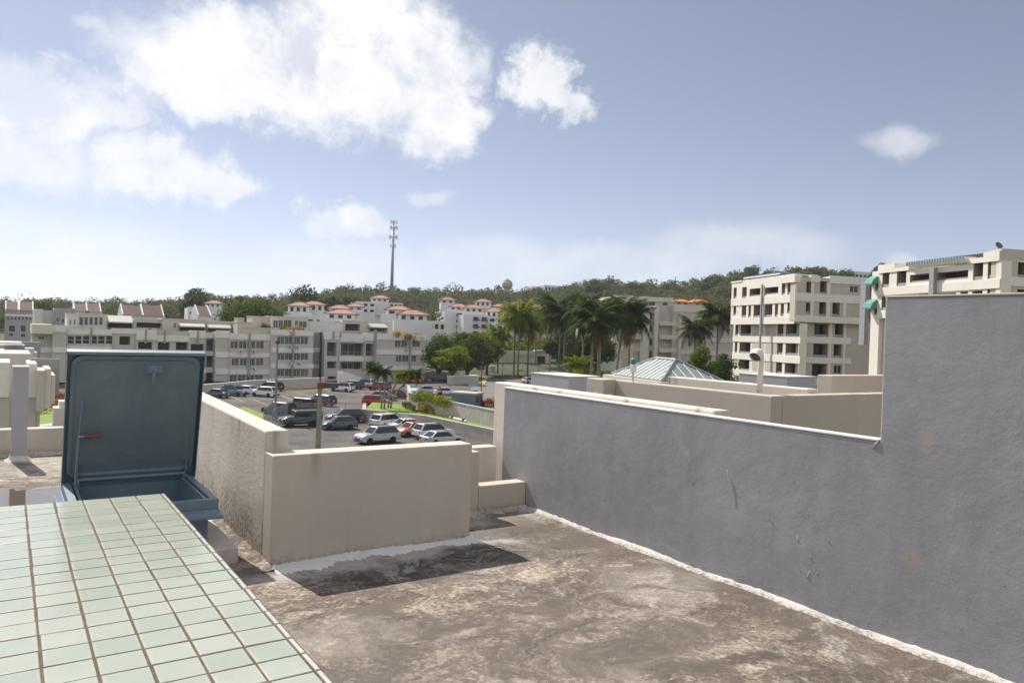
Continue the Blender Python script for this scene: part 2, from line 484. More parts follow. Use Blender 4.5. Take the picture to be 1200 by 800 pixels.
c = paint(c, patch(1.5, 4.05, 0.6, 0.35, 0.7, 4.0), (0.42, 0.37, 0.31), 0.5)
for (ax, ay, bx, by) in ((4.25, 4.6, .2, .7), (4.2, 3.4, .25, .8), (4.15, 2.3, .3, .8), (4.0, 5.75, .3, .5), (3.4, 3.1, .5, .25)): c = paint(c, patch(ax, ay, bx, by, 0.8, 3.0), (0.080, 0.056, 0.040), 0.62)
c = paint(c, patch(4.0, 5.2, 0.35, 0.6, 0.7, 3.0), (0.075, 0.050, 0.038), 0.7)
c = paint(c, patch(1.45, 3.25, 0.28, 0.45, 0.5, 3.0), (0.10, 0.09, 0.08), 0.7)
c = paint(c, patch(3.9, 3.9, 0.5, 0.5, 0.8, 2.0), (0.33, 0.295, 0.26), 0.45)
c = paint(c, patch(0.5, 10.4, 1.6, 0.7, 0.6, 2.2), (0.50, 0.46, 0.39), 0.6)
dk = N.maprange(N.noise(wp, 1.7, 8, 0.72, 0.6), 0.49, 0.60)
c = N.mix(N.math('MULTIPLY', dk, N.maprange(fin, 0.35, 0.6, 0.25, 0.75)), c, (0.062, 0.044, 0.034))
lt = N.maprange(N.noise(N.vmath('ADD', wp, (7.3, 2.1, 0)), 2.0, 8, 0.74, 0.8), 0.52, 0.63)
c = N.mix(N.math('MULTIPLY', lt, N.maprange(fin, 0.40, 0.62, 0.15, 0.8)), c, (0.52, 0.475, 0.41))
crack = N.n('ShaderNodeTexVoronoi', feature='DISTANCE_TO_EDGE'); crack.inputs['Scale'].default_value = 0.75
N.l(N.vmath('ADD', wp, N.vmath('MULTIPLY', N.vmath('SUBTRACT', N.noise(pos, 5.0, 6, 0.7, out=1), (.5, .5, .5)), (0.5, 0.5, 0))), crack.inputs['Vector'])
ck = N.maprange(crack.outputs[0], 0.010, 0.0)
ck = N.math('MULTIPLY', ck, N.maprange(N.noise(pos, 0.9, 3, 0.5), 0.48, 0.58))
c = N.mix(N.math('MULTIPLY', ck, 0.22), c, (0.06, 0.05, 0.042))
c = N.mix(N.maprange(grit, 0.30, 0.74, 0.0, 0.42), N.mix(0.14, c, (0.5, 0.44, 0.37)), N.mix(0.75, c, (0.03, 0.026, 0.022)))
N.l(c, b.inputs['Base Color'])
b.inputs['Roughness'].default_value = 0.88
h = N.math('ADD', N.math('MULTIPLY', med, 0.010), N.math('MULTIPLY', fin, 0.0055))
h = N.math('ADD', h, N.math('MULTIPLY', grit, 0.0012))
h = N.math('SUBTRACT', h, N.math('MULTIPLY', ck, 0.004))
bn = N.n('ShaderNodeBump'); bn.inputs['Strength'].default_value = 1.0; bn.inputs['Distance'].default_value = 1.0
N.l(h, bn.inputs['Height']); N.l(bn.outputs[0], b.inputs['Normal'])

m, N, b = newmat('puddle_water')
b.inputs['Base Color'].default_value = (0.075, 0.058, 0.042, 1); b.inputs['Roughness'].default_value = 0.02; b.inputs['IOR'].default_value = 1.6
pos = N.n('ShaderNodeTexCoord').outputs['Object']
bn = N.n('ShaderNodeBump'); bn.inputs['Strength'].default_value = 0.05; bn.inputs['Distance'].default_value = 0.01
N.l(N.noise(pos, 14.0, 3, 0.5), bn.inputs['Height']); N.l(bn.outputs[0], b.inputs['Normal'])

# ------------------------------------------------------------------ the roof we stand on
ROOFPOLY = [(-6, -4), (4.75, -4), (4.75, 7.05), (3.32, 7.05), (3.32, 5.70), (1.83, 5.70), (1.83, 11.66), (-6, 11.66)]
structure(MB().prism(ROOFPOLY, 0.0, ROOF - 0.012).build('building_base', 'beige_plaster'))
mb = MB(); mb.prism(ROOFPOLY, ROOF - 0.012, ROOF); structure(mb.build('roof_floor', 'deck_concrete'))


def fillet(p0, p1, nrm, w, h, name, parent, seed, n=60, mat='white_mortar', wob=0.4):
    """hand-made mortar fillet along the foot of a wall, local coordinates, irregular width"""
    r = random.Random(seed)
    p0, p1, nrm = Vector(p0), Vector(p1), Vector(nrm)
    mb = MB(); a = []
    ph = [r.uniform(0, 6) for _ in range(4)]
    for i in range(n + 1):
        t = i / n; L = (p1 - p0).length * t
        k = 1 + wob * (0.5 * math.sin(L * 3.1 + ph[0]) + 0.35 * math.sin(L * 8.3 + ph[1]) + 0.3 * math.sin(L * 21 + ph[2]) + r.uniform(-.35, .35))
        hh = h * (1 + 0.35 * math.sin(L * 5 + ph[3]) + r.uniform(-.2, .2))
        q = p0.lerp(p1, t)
        a.append([q + nrm * -0.01 + Vector((0, 0, hh)), q + nrm * (w * k * 0.35) + Vector((0, 0, hh * 0.45)), q + nrm * (w * k) + Vector((0, 0, 0.002 + 0.004 * r.random())), q + nrm * (w * k + 0.012) + Vector((0, 0, -0.01))])
    vs = [v for row in a for v in row]
    fs = [(i * 4 + k, i * 4 + k + 1, (i + 1) * 4 + k + 1, (i + 1) * 4 + k) for i in range(n) for k in range(3)]
    mb.add(vs, fs)
    return mb.build(name, mat, parent, smooth=True)


# grey parapet along the right of the deck: one painted skin with a step up to a tall part
gp = thing('parapet_wall', 'grey trowelled stucco parapet along the roof deck with a taller stepped-up end', 'wall', (GX, 2.5, ROOF))
mb = MB()
mb.prismx([(-6.5, -0.01), (4.19, -0.01), (4.19, 1.178), (0.03, 1.178), (0.03, 2.052), (-6.5, 2.052)], 0, 0.082)
o = mb.build('stucco_skin', 'grey_stucco', gp, bevel=0.012, seg=3)
mb = MB(); mb.box(-0.004, 0.085, 0.034, 4.20, 1.1785, 1.192); mb.build('ledge_cap', 'cap_paint', gp, bevel=0.004)
mb = MB(); mb.box(-0.003, 0.30, -6.5, 0.032, 2.0525, 2.066); mb.build('coping', 'beige_plaster', gp, bevel=0.005)
mb = MB(); mb.box(0.085, 0.30, -6.5, 0.03, 0, 2.05); mb.build('wall_core', 'beige_plaster', gp)
fillet((0, 4.15, 0), (0, -6.4, 0), (-1, 0, 0), 0.05, 0.028, 'mortar_fillet', gp, 3, 260)
# drips, pimples and a scar in the render
mb = MB(); r = random.Random(5)


def wallpt(px, py): 
    d = pixdir(px, py); t = (GX - CAM.x) / d.x; p = CAM + d * t
    return Vector((p.x - GX, p.y - 2.5, p.z - ROOF))


def nub(p, s, k=1.6):
    n = 6; vs = [p + Vector((-s * 0.55, 0, 0))]
    for i in range(n): 
        a = 2 * PI * i / n
        vs.append(p + Vector((0.003, math.cos(a) * s * r.uniform(.7, 1.1), math.sin(a) * s * k * r.uniform(.8, 1.2))))
    mb.add(vs, [(0, 1 + (i + 1) % n, 1 + i) for i in range(n)])


extra = [(r.uniform(620, 1190), 0) for _ in range(70)]
extra = [(x, r.uniform(0.12, 0.95) * (1.0)) for x, _ in extra]
for (x, f_) in extra:
    t_ = 455 + (x - 591) * .137; b_ = 597 + (x - 622) * .357
    nub(wallpt(x, t_ + (b_ - t_) * (0.15 + .82 * f_)), r.uniform(0.003, 0.0075), r.uniform(.9, 1.6))
for (px, py) in ((870, 575), (889, 574), (893, 597), (901, 608), (940, 603), (904, 611), (950, 653), (948, 661), (938, 668), (958, 672), (971, 634), (1000, 692), (864, 629), (835, 545), (838, 541), (812, 565), (736, 548), (947, 675), (1096, 640), (1135, 700), (1126, 736), (700, 594), (650, 560), (708, 585), (757, 589)):
    nub(wallpt(px, py), r.uniform(0.006, 0.012))
pts = [wallpt(*q) for q in ((851, 547), (853, 556), (857, 565), (860, 578), (862, 590), (863, 600))]
mb.path([p + Vector((0.004, 0, 0)) for p in pts], [0.003, 0.008, 0.011, 0.010, 0.008, 0.003], 6)
pts = [wallpt(*q) for q in ((933, 625), (935, 632), (937, 638))]
mb.path([p + Vector((0.004, 0, 0)) for p in pts], [0.003, 0.009, 0.003], 6)
pts = [wallpt(*q) for q in ((1023, 526), (1026, 521), (1030, 516))]
mb.path([p + Vector((0.002, 0, 0)) for p in pts], [0.004, 0.010, 0.006], 6)
pts = [wallpt(*q) for q in ((949, 668), (946, 676), (950, 683))]
mb.path([p + Vector((0.003, 0, 0)) for p in pts], [0.003, 0.008, 0.003], 6)
stuff(mb.build('plaster_lump', 'grey_stucco', gp, smooth=True))

# cream parapet right behind the grey skin
bp = thing('parapet_wall', 'cream parapet with algae drips rising just behind the low grey stucco wall', 'wall', (GX + 0.087, 3.9, ROOF))
MB().box(0, 0.18, 0, 3.12, -0.3, 1.222).build('wall_core', 'cream_plaster', bp, bevel=0.012, seg=3)

# tan parapet: long arm to the left, front arm, small raised block on the corner
TX, TY = 1.629, 5.475
tp = thing('parapet_wall', 'tan plastered parapet standing on the deck with a raised block at its corner', 'wall', (TX, TY, ROOF))
mb = MB()
mb.prismx([(0.21, -0.01), (6.1, -0.01), (6.1, 1.05), (0.21, 0.965)], 0, 0.178)
mb.build('side_wall', 'tan_render', tp, bevel=0.016, seg=3)
MB().box(0.0, 1.688, 0, 0.208, -0.01, 0.812).build('front_wall', 'tan_plaster', tp, bevel=0.009, seg=3)
fillet((0.0, 0, 0), (1.72, 0, 0), (0, -1, 0), 0.13, 0.025, 'mortar_fillet', tp, 8, 90, mat='sealant', wob=0.7)
fillet((0, 6.0, 0), (0, -0.1, 0), (-1, 0, 0), 0.06, 0.03, 'mortar_fillet', tp, 9, 160, mat='deck_concrete', wob=0.7)

# low step wall that closes the gap between the tan and grey parapets
lw = thing('step_wall', 'low tan step wall closing the gap between the tan parapet and the grey stucco wall', 'wall', (3.28, 6.229, ROOF))
MB().box(0.582, 1.145, 0, 0.17, -0.01, 0.262).build('low_step', 'tan_plaster', lw, bevel=0.01, seg=3)
MB().box(0.04, 0.58, -0.002, 0.17, -0.01, 0.602).build('pier', 'tan_plaster', lw, bevel=0.008)
MB().box(0.30, 1.14, 0.55, 0.72, -0.3, 0.545).build('back_wall', 'cream_plaster', lw, bevel=0.012)
fillet((0.02, 0, 0), (1.14, 0, 0), (0, -1, 0), 0.16, 0.03, 'mortar_fillet', lw, 12, 40, wob=0.6)

# roof hatch
hx, hy = 0.865, 6.33
rh = thing('roof_hatch', 'open blue steel roof hatch with raised lid, red grip on its hold-open arm', 'hatch', (hx, hy, ROOF))
L = lambda x0, x1, y0, y1: (x0 - hx, x1 - hx, y0 - hy, y1 - hy)
MB().box(*L(.27, 1.454, 5.667, 7.06), -0.005, 0.125).build('concrete_curb', 'white_mortar', rh, bevel=0.012)
mb = MB(); xo0, xo1, yo0, yo1 = L(.46, 1.268, 5.83, 6.86); t = 0.02
for (a0, a1, b0, b1) in ((xo0, xo1, yo0, yo0 + t), (xo0, xo1, yo1 - t, yo1), (xo0, xo0 + t, yo0 + t, yo1 - t), (xo1 - t, xo1, yo0 + t, yo1 - t)):
    mb.box(a0, a1, b0, b1, 0.127, 0.455)
mb.box(xo0 + t, xo1 - t, yo0 + t, yo1 - t, 0.127, 0.13, 1)  # dark sheet in place of the open shaft, its shade put into the colour
mb.build('steel_curb', ['blue_metal', 'dark_void'], rh)


def ring(mb, o, i, z0, z1, o2=None):
    """rectangular ring between an outer and inner rectangle, outer rectangle o2 at the top"""
    o2 = o2 or o
    R4 = lambda q, z: [(q[0], q[2], z), (q[1], q[2], z), (q[1], q[3], z), (q[0], q[3], z)]
    vs = R4(o, z0) + R4(o2, z1) + R4(i, z1) + R4(i, z0)
    fs = []
    for k in range(4):
        k2 = (k + 1) % 4
        fs += [(k, k2, 4 + k2, 4 + k), (4 + k, 4 + k2, 8 + k2, 8 + k), (8 + k, 8 + k2, 12 + k2, 12 + k), (12 + k, 12 + k2, k2, k)]
    mb.add(vs, fs)


mb = MB()
inn = L(.445, 1.283, 5.852, 6.845)
ring(mb, L(.345, 1.352, 5.705, 6.93), inn, 0.335, 0.352)
ring(mb, L(.350, 1.347, 5.715, 6.92), inn, 0.352, 0.392, L(.385, 1.332, 5.785, 6.91))
ring(mb, L(.390, 1.334, 5.796, 6.905), inn, 0.392, 0.464)
mb.build('rim', 'blue_metal', rh, bevel=0.003)
# lid, hinged on the far side and leaning back over the opening by some 15 degrees past upright
LT = Matrix.Translation((0, 6.90 - hy, 0.455)) @ Matrix.Rotation(rad(13.5), 4, 'X')
lx0, lx1 = .384 - hx, 1.372 - hx
LH = 1.10
mb = MB(); mb.T = LT
mb.box(lx0, lx1, 0.0, 0.006, 0.0, LH)
dp = 0.075
mb.box(lx0, lx1, -dp, -0.0005, LH - 0.022, LH + 0.002); mb.box(lx0, lx1, -dp, -0.0005, 0.0, 0.005)
mb.box(lx0, lx0 + 0.004, -dp, -0.0005, 0.0055, LH - 0.0045); mb.box(lx1 - 0.004, lx1, -dp, -0.0005, 0.0055, LH - 0.0045)
lid = mb.build('lid', 'blue_metal', rh)


def rrect(x0, x1, z0, z1, r, n=5):
    pts = []
    for cx, cz, a0 in ((x1 - r, z0 + r, -90), (x1 - r, z1 - r, 0), (x0 + r, z1 - r, 90), (x0 + r, z0 + r, 180)):
        for k in range(n + 1):
            a = rad(a0 + 90 * k / n); pts.append((cx + r * math.cos(a), cz + r * math.sin(a)))
    return pts


mb = MB(); mb.T = LT
P1 = rrect(lx0 + 0.03, lx1 - 0.03, 0.05, LH - 0.035, 0.085); P2 = rrect(lx0 + 0.055, lx1 - 0.055, 0.075, LH - 0.06, 0.07); P3 = rrect(lx0 + 0.075, lx1 - 0.075, 0.095, LH - 0.08, 0.06)
n = len(P1)
vs = [(x, -0.001, z) for x, z in P1] + [(x, -0.05, z) for x, z in P1] + [(x, -0.053, z) for x, z in P2] + [(x, -0.043, z) for x, z in P3]
fs = []
for j in range(3): fs += [(j * n + k, j * n + (k + 1) % n, (j + 1) * n + (k + 1) % n, (j + 1) * n + k) for k in range(n)]
fs.append(tuple(3 * n + k for k in range(n)))
mb.add(vs, fs); ln = mb.build('liner', 'blue_liner', lid, smooth=False)
mb = MB(); mb.T = LT       # latch box with lever
mb.box(0.085, 0.185, -0.085, -0.044, LH - 0.165, LH - 0.105); mb.box(0.07, 0.2, -0.052, -0.044, LH - 0.175, LH - 0.095)
mb.tube((0.13, -0.10, LH - 0.13), (0.115, -0.105, LH - 0.225), 0.013, 0.006); mb.tube((0.13, -0.08, LH - 0.13), (0.13, -0.115, LH - 0.13), 0.016)
mb.build('latch', 'blue_metal', lid, bevel=0.003)
mb = MB(); mb.T = LT
mb.tube((lx0 + 0.10, -0.075, 0.045), (lx1 - 0.09, -0.075, 0.045), 0.016)
for xx in (lx0 + 0.105, lx1 - 0.085):
    mb.box(xx - 0.006, xx + 0.006, -0.085, -0.02, 0.02, 0.17)
mb.build('hinge_bar', 'blue_metal', rh, bevel=0.002)
for xx in (lx0 + 0.105, lx1 - 0.085): MB().box(xx - 0.018, xx + 0.018, 6.80 - hy, 6.842 - hy, 0.19, 0.475).build('hinge_post', 'blue_metal', rh, bevel=0.003)
mb = MB(); a = LT @ Vector((lx0 + 0.115, -0.09, 0.72)); bb = LT @ Vector((lx0 + 0.10, -0.09, 0.42))
mb.tube(a, bb, 0.006); mb.tube(LT @ Vector((lx0 + 0.125, -0.085, 0.70)), bb, 0.004); mb.tube(bb, (lx0 + 0.085, 6.72 - hy, 0.42), 0.008)
arm = mb.build('hold_open_arm', 'blue_metal', rh)
mb = MB(); mb.tube(bb + Vector((0.0, -0.005, 0)), bb + Vector((0.045, -0.008, 0)), 0.008); mb.build('grip_stem', 'steel', arm)
mb = MB(); mb.tube(bb + Vector((0.04, -0.008, 0)), bb + Vector((0.165, -0.012, 0.003)), 0.0145, n=12); mb.build('grip', 'red_grip', arm)

# tiled ledge in front of the hatch
TZ = 10.4 - ROOF
tl = thing('tiled_ledge', 'broad ledge faced with pale green glazed tiles in front of the blue hatch', 'ledge', (0.887, 5.498, ROOF))
PW = 0.153
NC, NRW = 10, 26
MB().box(-NC * PW - 0.05, 0.0, -NRW * PW - 0.03, -0.006, 0, TZ - 0.012).build('core', 'beige_plaster', tl)
mb = MB(); mb.box(-NC * PW - 0.05, 0.026, -NRW * PW - 0.03, 0.0, TZ - 0.0118, TZ - 0.0035); mb.build('grout_bed', 'grout', tl)


def tile_mesh(name, hx_, hy_, t, ch, mat):
    mb = MB()
    vs = [(sx * hx_, sy * hy_, 0) for sx, sy in ((-1, -1), (1, -1), (1, 1), (-1, 1))] + [(sx * hx_, sy * hy_, t - ch * .7) for sx, sy in ((-1, -1), (1, -1), (1, 1), (-1, 1))] \
        + [(sx * (hx_ - ch * .4), sy * (hy_ - ch * .4), t - ch * .2) for sx, sy in ((-1, -1), (1, -1), (1, 1), (-1, 1))] + [(sx * (hx_ - ch), sy * (hy_ - ch), t) for sx, sy in ((-1, -1), (1, -1), (1, 1), (-1, 1))]
    fs = [(12, 13, 14, 15)]
    for j in range(3):
        fs += [(j * 4 + k, j * 4 + (k + 1) % 4, (j + 1) * 4 + (k + 1) % 4, (j + 1) * 4 + k) for k in range(4)]
    return mb.add(vs, fs).mesh(name, mat)


tms = [tile_mesh('tile', 0.0719 + d, 0.0724 + e, 0.009, 0.004, 'tile_glaze') for d, e in ((0, 0), (-0.0008, 0.0004), (0.0006, -0.0008))]
ems = tile_mesh('edge_tile', 0.0085, 0.0722, 0.0085, 0.005, 'edge_glaze')
for i in range(NC):
    off = RNG.uniform(-0.004, 0.004)
    for j in range(NRW):
        o = link('tile', RNG.choice(tms), tl, (-PW * (i + 0.5) + RNG.uniform(-.0012, .0012), -PW * (j + 0.5) - 0.003 + RNG.uniform(-.0008, .0008), TZ - 0.009 + RNG.uniform(-.0005, .0005)))
        o.rotation_euler = (rad(RNG.gauss(0, .3)), rad(RNG.gauss(0, .3)), rad(RNG.gauss(0, .3)))
for j in range(NRW):
    o = link('edge_tile', ems, tl, (0.0125, -PW * (j + 0.5) - 0.003, TZ - 0.007 + RNG.uniform(-.0008, .0008)))
    o.rotation_euler = (0, rad(RNG.uniform(2, 7)), rad(RNG.gauss(0, .5)))

# vent column and low parapet at the far side of the deck
vc = thing('vent_column', 'square grey vent column rising from the deck beside the open hatch', 'column', (0.158, 11.03, ROOF))
MB().box(-0.083, 0.083, -0.1, 0.1, 0.0, 1.145).build('shaft', 'grey_paint', vc, bevel=0.006)
MB().box(-0.088, 0.088, -0.105, 0.105, 1.1455, 1.162).build('cap', 'cap_paint', vc, bevel=0.004)
mb = MB(); nn = 14; r = random.Random(4)
vs = []
for rr, z in ((1.0, 0.07), (1.12, 0.035), (1.38, 0.010), (1.7, -0.004)):
    for k in range(4 * 5):
        a = 2 * PI * k / 20; sq = 1 / max(abs(math.cos(a)), abs(math.sin(a)))
        vs.append((0.086 * rr * math.cos(a) * min(sq, 1.3) * r.uniform(.95, 1.08), 0.103 * rr * math.sin(a) * min(sq, 1.3) * r.uniform(.95, 1.08), z))
fs = [(j * 20 + k, j * 20 + (k + 1) % 20, (j + 1) * 20 + (k + 1) % 20, (j + 1) * 20 + k) for j in range(3) for k in range(20)]
mb.add(vs, fs).build('mortar_collar', 'white_mortar', vc, smooth=True)
fp = thing('parapet_wall', 'low tan parapet along the far edge of the deck behind the grey vent column', 'wall', (-6, 11.44, ROOF))
MB().box(0, 7.62, 0, 0.18, -0.01, 0.33).build('wall_core', 'tan_plaster', fp, bevel=0.012, seg=3)
fillet((0, 0, 0), (7.62, 0, 0), (0, -1, 0), 0.14, 0.02, 'mortar_fillet', fp, 15, 120, wob=0.5)
# rain puddle
mb = MB(); r = random.Random(21); pts = []
for k in range(72):
    a = 2 * PI * k / 72
    q = 1 + 0.12 * math.sin(3 * a + 1) + 0.10 * math.sin(5 * a + .4) + .05 * math.sin(11 * a) + .05 * math.sin(23 * a + 2) + r.uniform(-.02, .02)
    pts.append((-0.55 + 1.55 * q * math.cos(a), 8.50 + 0.92 * q * math.sin(a), 0))
mb.add([(-0.55, 8.5, 0)] + pts, [(0, 1 + k, 1 + (k + 1) % 72) for k in range(72)])
structure(mb.build('puddle', 'puddle_water', None, loc=(0, 0, ROOF + 0.003)))
# loose leaves and a few stones blown on to the deck

# ------------------------------------------------------------------ materials of the neighbourhood
simple('asphalt', (0.086, 0.077, 0.068), 0.9, 0.42, 0.22, 0.4, 20.0)
simple('road_asphalt', (0.16, 0.15, 0.14), 0.9, 0.12, 0.5, 0.3, 20.0)
simple('lawn', (0.17, 0.245, 0.02), 0.9, 0.22, 1.5, 0.8, 30.0, bdist=0.03)
simple('soil', (0.10, 0.10, 0.045), 0.95, 0.3, 0.2)
simple('hill_soil', (0.045, 0.06, 0.02), 0.95, 0.3, 0.05)
simple('concrete_wall', (0.44, 0.41, 0.375), 0.85, 0.12, 0.8, streak=0.35)
simple('kerb_concrete', (0.42, 0.40, 0.36), 0.9, 0.1, 1.0)
simple('yellow_paint', (0.60, 0.36, 0.03), 0.8, 0.2, 2.0)
simple('line_paint', (0.45, 0.33, 0.14), 0.9, 0.35, 2.0)
simple('blue_paint', (0.20, 0.50, 0.66), 0.8, 0.12, 1.0)
simple('warm_wall', (0.56, 0.505, 0.445), 0.85, 0.05, 0.4, streak=0.15)
simple('band_wall', (0.68, 0.63, 0.56), 0.85, 0.05, 0.4, streak=0.18)
simple('grey_wall', (0.54, 0.505, 0.46), 0.85, 0.05, 0.4, streak=0.15)
simple('grey_band', (0.78, 0.75, 0.70), 0.85, 0.05, 0.4, streak=0.20)
simple('mauve_wall', (0.36, 0.345, 0.37), 0.85, 0.06, 0.4, streak=0.12)
simple('tower_wall', (0.55, 0.49, 0.415), 0.85, 0.04, 0.4, streak=0.10)
simple('tower_band', (0.80, 0.75, 0.665), 0.85, 0.04, 0.4, streak=0.12)
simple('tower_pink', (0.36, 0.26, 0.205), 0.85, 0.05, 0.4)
simple('white_wall', (0.72, 0.71, 0.71), 0.8, 0.05, 0.3, streak=0.15)
simple('cream_wall', (0.60, 0.55, 0.45), 0.8, 0.05, 0.3)
simple('ochre_wall', (0.55, 0.42, 0.22), 0.8, 0.05, 0.3)
simple('inner_shade', (0.07, 0.062, 0.056), 0.9, 0.1, 0.6)  # loggia backs, darkened so the recess shade sits in the colour
simple('dim_inner', (0.10, 0.09, 0.082), 0.9, 0.15, 0.6)  # shade of deep openings painted into their back surface
simple('glass_dark', (0.025, 0.03, 0.035), 0.12, 0.2, 0.5)
simple('glass_teal', (0.10, 0.14, 0.135), 0.15, 0.2, 0.8)
simple('frame_white', (0.62, 0.62, 0.61), 0.5, 0.05)
simple('frame_dark', (0.06, 0.06, 0.065), 0.5, 0.05)
simple('pipe_grey', (0.32, 0.315, 0.34), 0.6, 0.08)
simple('rail_metal', (0.30, 0.32, 0.34), 0.45, 0.1, metal=0.4)
simple('pink_roof', (0.36, 0.20, 0.165), 0.85, 0.15, 0.8)
simple('orange_roof', (0.56, 0.20, 0.075), 0.85, 0.15, 0.8)
simple('brown_roof', (0.12, 0.068, 0.055), 0.85, 0.18, 1.0)
simple('awning_pale', (0.50, 0.475, 0.43), 0.7, 0.05)
simple('awning_green', (0.09, 0.28, 0.235), 0.7, 0.08)
simple('blue_trim', (0.26, 0.42, 0.55), 0.6, 0.05)
simple('slat_blue', (0.16, 0.24, 0.33), 0.6, 0.05)
simple('metal_sheet', (0.31, 0.335, 0.325), 0.6, 0.12, 2.5, metal=0.45, streak=0.35, streakcol=(0.22, 0.22, 0.20))
simple('red_metal', (0.42, 0.07, 0.04), 0.5, 0.1)
simple('maroon', (0.20, 0.05, 0.06), 0.7, 0.1)
simple('orange_plastic', (0.62, 0.17, 0.02), 0.6, 0.1)
simple('teal_cap', (0.06, 0.26, 0.30), 0.5, 0.1)
simple('wood_pole', (0.26, 0.24, 0.20), 0.9, 0.2, 3.0, streak=0.5)
simple('bark', (0.12, 0.095, 0.07), 0.95, 0.2, 4.0, 0.6, 20.0)
simple('palm_bark', (0.23, 0.205, 0.175), 0.9, 0.15, 3.0, streak=0.2)
simple('tank_paint', (0.40, 0.375, 0.325), 0.7, 0.06, 0.4, streak=0.3)
simple('tank_rust', (0.34, 0.21, 0.10), 0.8, 0.15, 0.4)
simple('mast_steel', (0.36, 0.37, 0.39), 0.5, 0.08, metal=0.3)


def leafmat(name, col, var=0.35, scale=0.6, trans=0.35, rough=0.7, spec=0.12):
    m = bpy.data.materials.new(name); m.use_nodes = True; t = m.node_tree; t.nodes.clear(); N = NT(t)
    pos = N.n('ShaderNodeTexCoord').outputs['Object']
    f = N.noise(pos, scale, 4, 0.6); f2 = N.noise(pos, scale * 8, 2, 0.6)
    f = N.math('ADD', N.math('MULTIPLY', f, 0.55), N.math('MULTIPLY', f2, 0.45))
    a = tuple(x * (1 - var) for x in col); bcol = (min(1, col[0] * (1 + var * 1.2)), min(1, col[1] * (1 + var)), col[2] * (1 + var * .3))
    c = N.ramp(f, [(0.35, a), (0.68, bcol)])
    b = N.n('ShaderNodeBsdfPrincipled'); b.inputs['Roughness'].default_value = rough; b.inputs['Specular IOR Level'].default_value = spec
    N.l(c, b.inputs['Base Color'])
    tr = N.n('ShaderNodeBsdfTranslucent'); N.l(N.mix(0.5, c, (col[0] * 1.6, col[1] * 1.5, col[2] * .6)), tr.inputs[0])
    mx = N.n('ShaderNodeMixShader'); mx.inputs[0].default_value = trans
    N.l(b.outputs[0], mx.inputs[1]); N.l(tr.outputs[0], mx.inputs[2])
    o = N.n('ShaderNodeOutputMaterial'); N.l(mx.outputs[0], o.inputs[0])
    MATS[name] = m


leafmat('leaf_dark', (0.060, 0.090, 0.026), trans=0.35)
leafmat('leaf_mid', (0.080, 0.125, 0.022), trans=0.45)
leafmat('leaf_bright', (0.165, 0.215, 0.014), trans=0.5)
leafmat('leaf_yellow', (0.36, 0.24, 0.015), trans=0.4)
leafmat('leaf_olive', (0.125, 0.145, 0.06), trans=0.4)
leafmat('leaf_red', (0.25, 0.06, 0.02))
leafmat('leaf_forest', (0.098, 0.115, 0.055), scale=0.03, trans=0.3, rough=1.0, spec=0.0)
leafmat('frond_dark', (0.052, 0.085, 0.018), scale=0.8, trans=0.35)
leafmat('frond_bright', (0.19, 0.245, 0.018), scale=0.8, trans=0.55)
leafmat('frond_dry', (0.26, 0.15, 0.04), scale=0.8, trans=0.3)

# ------------------------------------------------------------------ ground, hill, roads
HOR = lambda px: 400 + (px - 600) * 0.0345 - 3.0
mb = MB(); nseg = 64
mb.add([(0, 0, 0)] + [(3500 * math.cos(2 * PI * k / nseg), 3500 * math.sin(2 * PI * k / nseg), 0) for k in range(nseg)], [(0, 1 + k, 1 + (k + 1) % nseg) for k in range(nseg)])
structure(mb.build('ground', 'soil', None, loc=(0, 0, -0.30)))

SKYLINE = [(-300, 352), (-100, 352), (0, 355), (60, 352), (110, 356), (180, 352), (260, 349), (330, 351), (400, 339), (450, 338), (500, 341), (560, 340), (600, 341), (640, 339), (665, 336), (700, 329), (740, 331), (790, 333), (830, 327), (860, 319), (900, 320), (930, 314), (960, 316), (990, 322), (1020, 322), (1060, 322), (1100, 330), (1200, 345), (1500, 350)]


def pxaz(px): return YAW + math.atan((px - 600) / FPX)


SKA = np.array([pxaz(p) for p, _ in SKYLINE])
SKE = []
for p, y in SKYLINE:
    d = pixdir(p, y); SKE.append(d.z / math.hypot(d.x, d.y))
SKE = np.array(SKE)
HD0, HD1 = 185.0, 620.0


def hill_z(a, D):
    e = np.interp(a, SKA, SKE)
    top = CAM.z + e * HD1 - 9.0
    t = min(max((D - HD0) / (HD1 - HD0), 0), 1)
    s = t ** 1.35
    return -0.25 + (top + 0.25) * s if D <= HD1 else top - (D - HD1) * 0.02


mb = MB(); aas = np.linspace(-1.3, 2.6, 150); dds = list(np.linspace(180, 620, 34)) + [700, 850, 1100, 1500, 2200]
mb.add([(math.sin(a) * D, math.cos(a) * D, float(hill_z(a, D)) + (math.sin(a * 40) + math.cos(D * .05)) * .3 * (D > 250)) for a in aas for D in dds],
       [(i * len(dds) + j, (i + 1) * len(dds) + j, (i + 1) * len(dds) + j + 1, i * len(dds) + j + 1) for i in range(len(aas) - 1) for j in range(len(dds) - 1)])
structure(mb.build('hill', 'hill_soil', smooth=True))

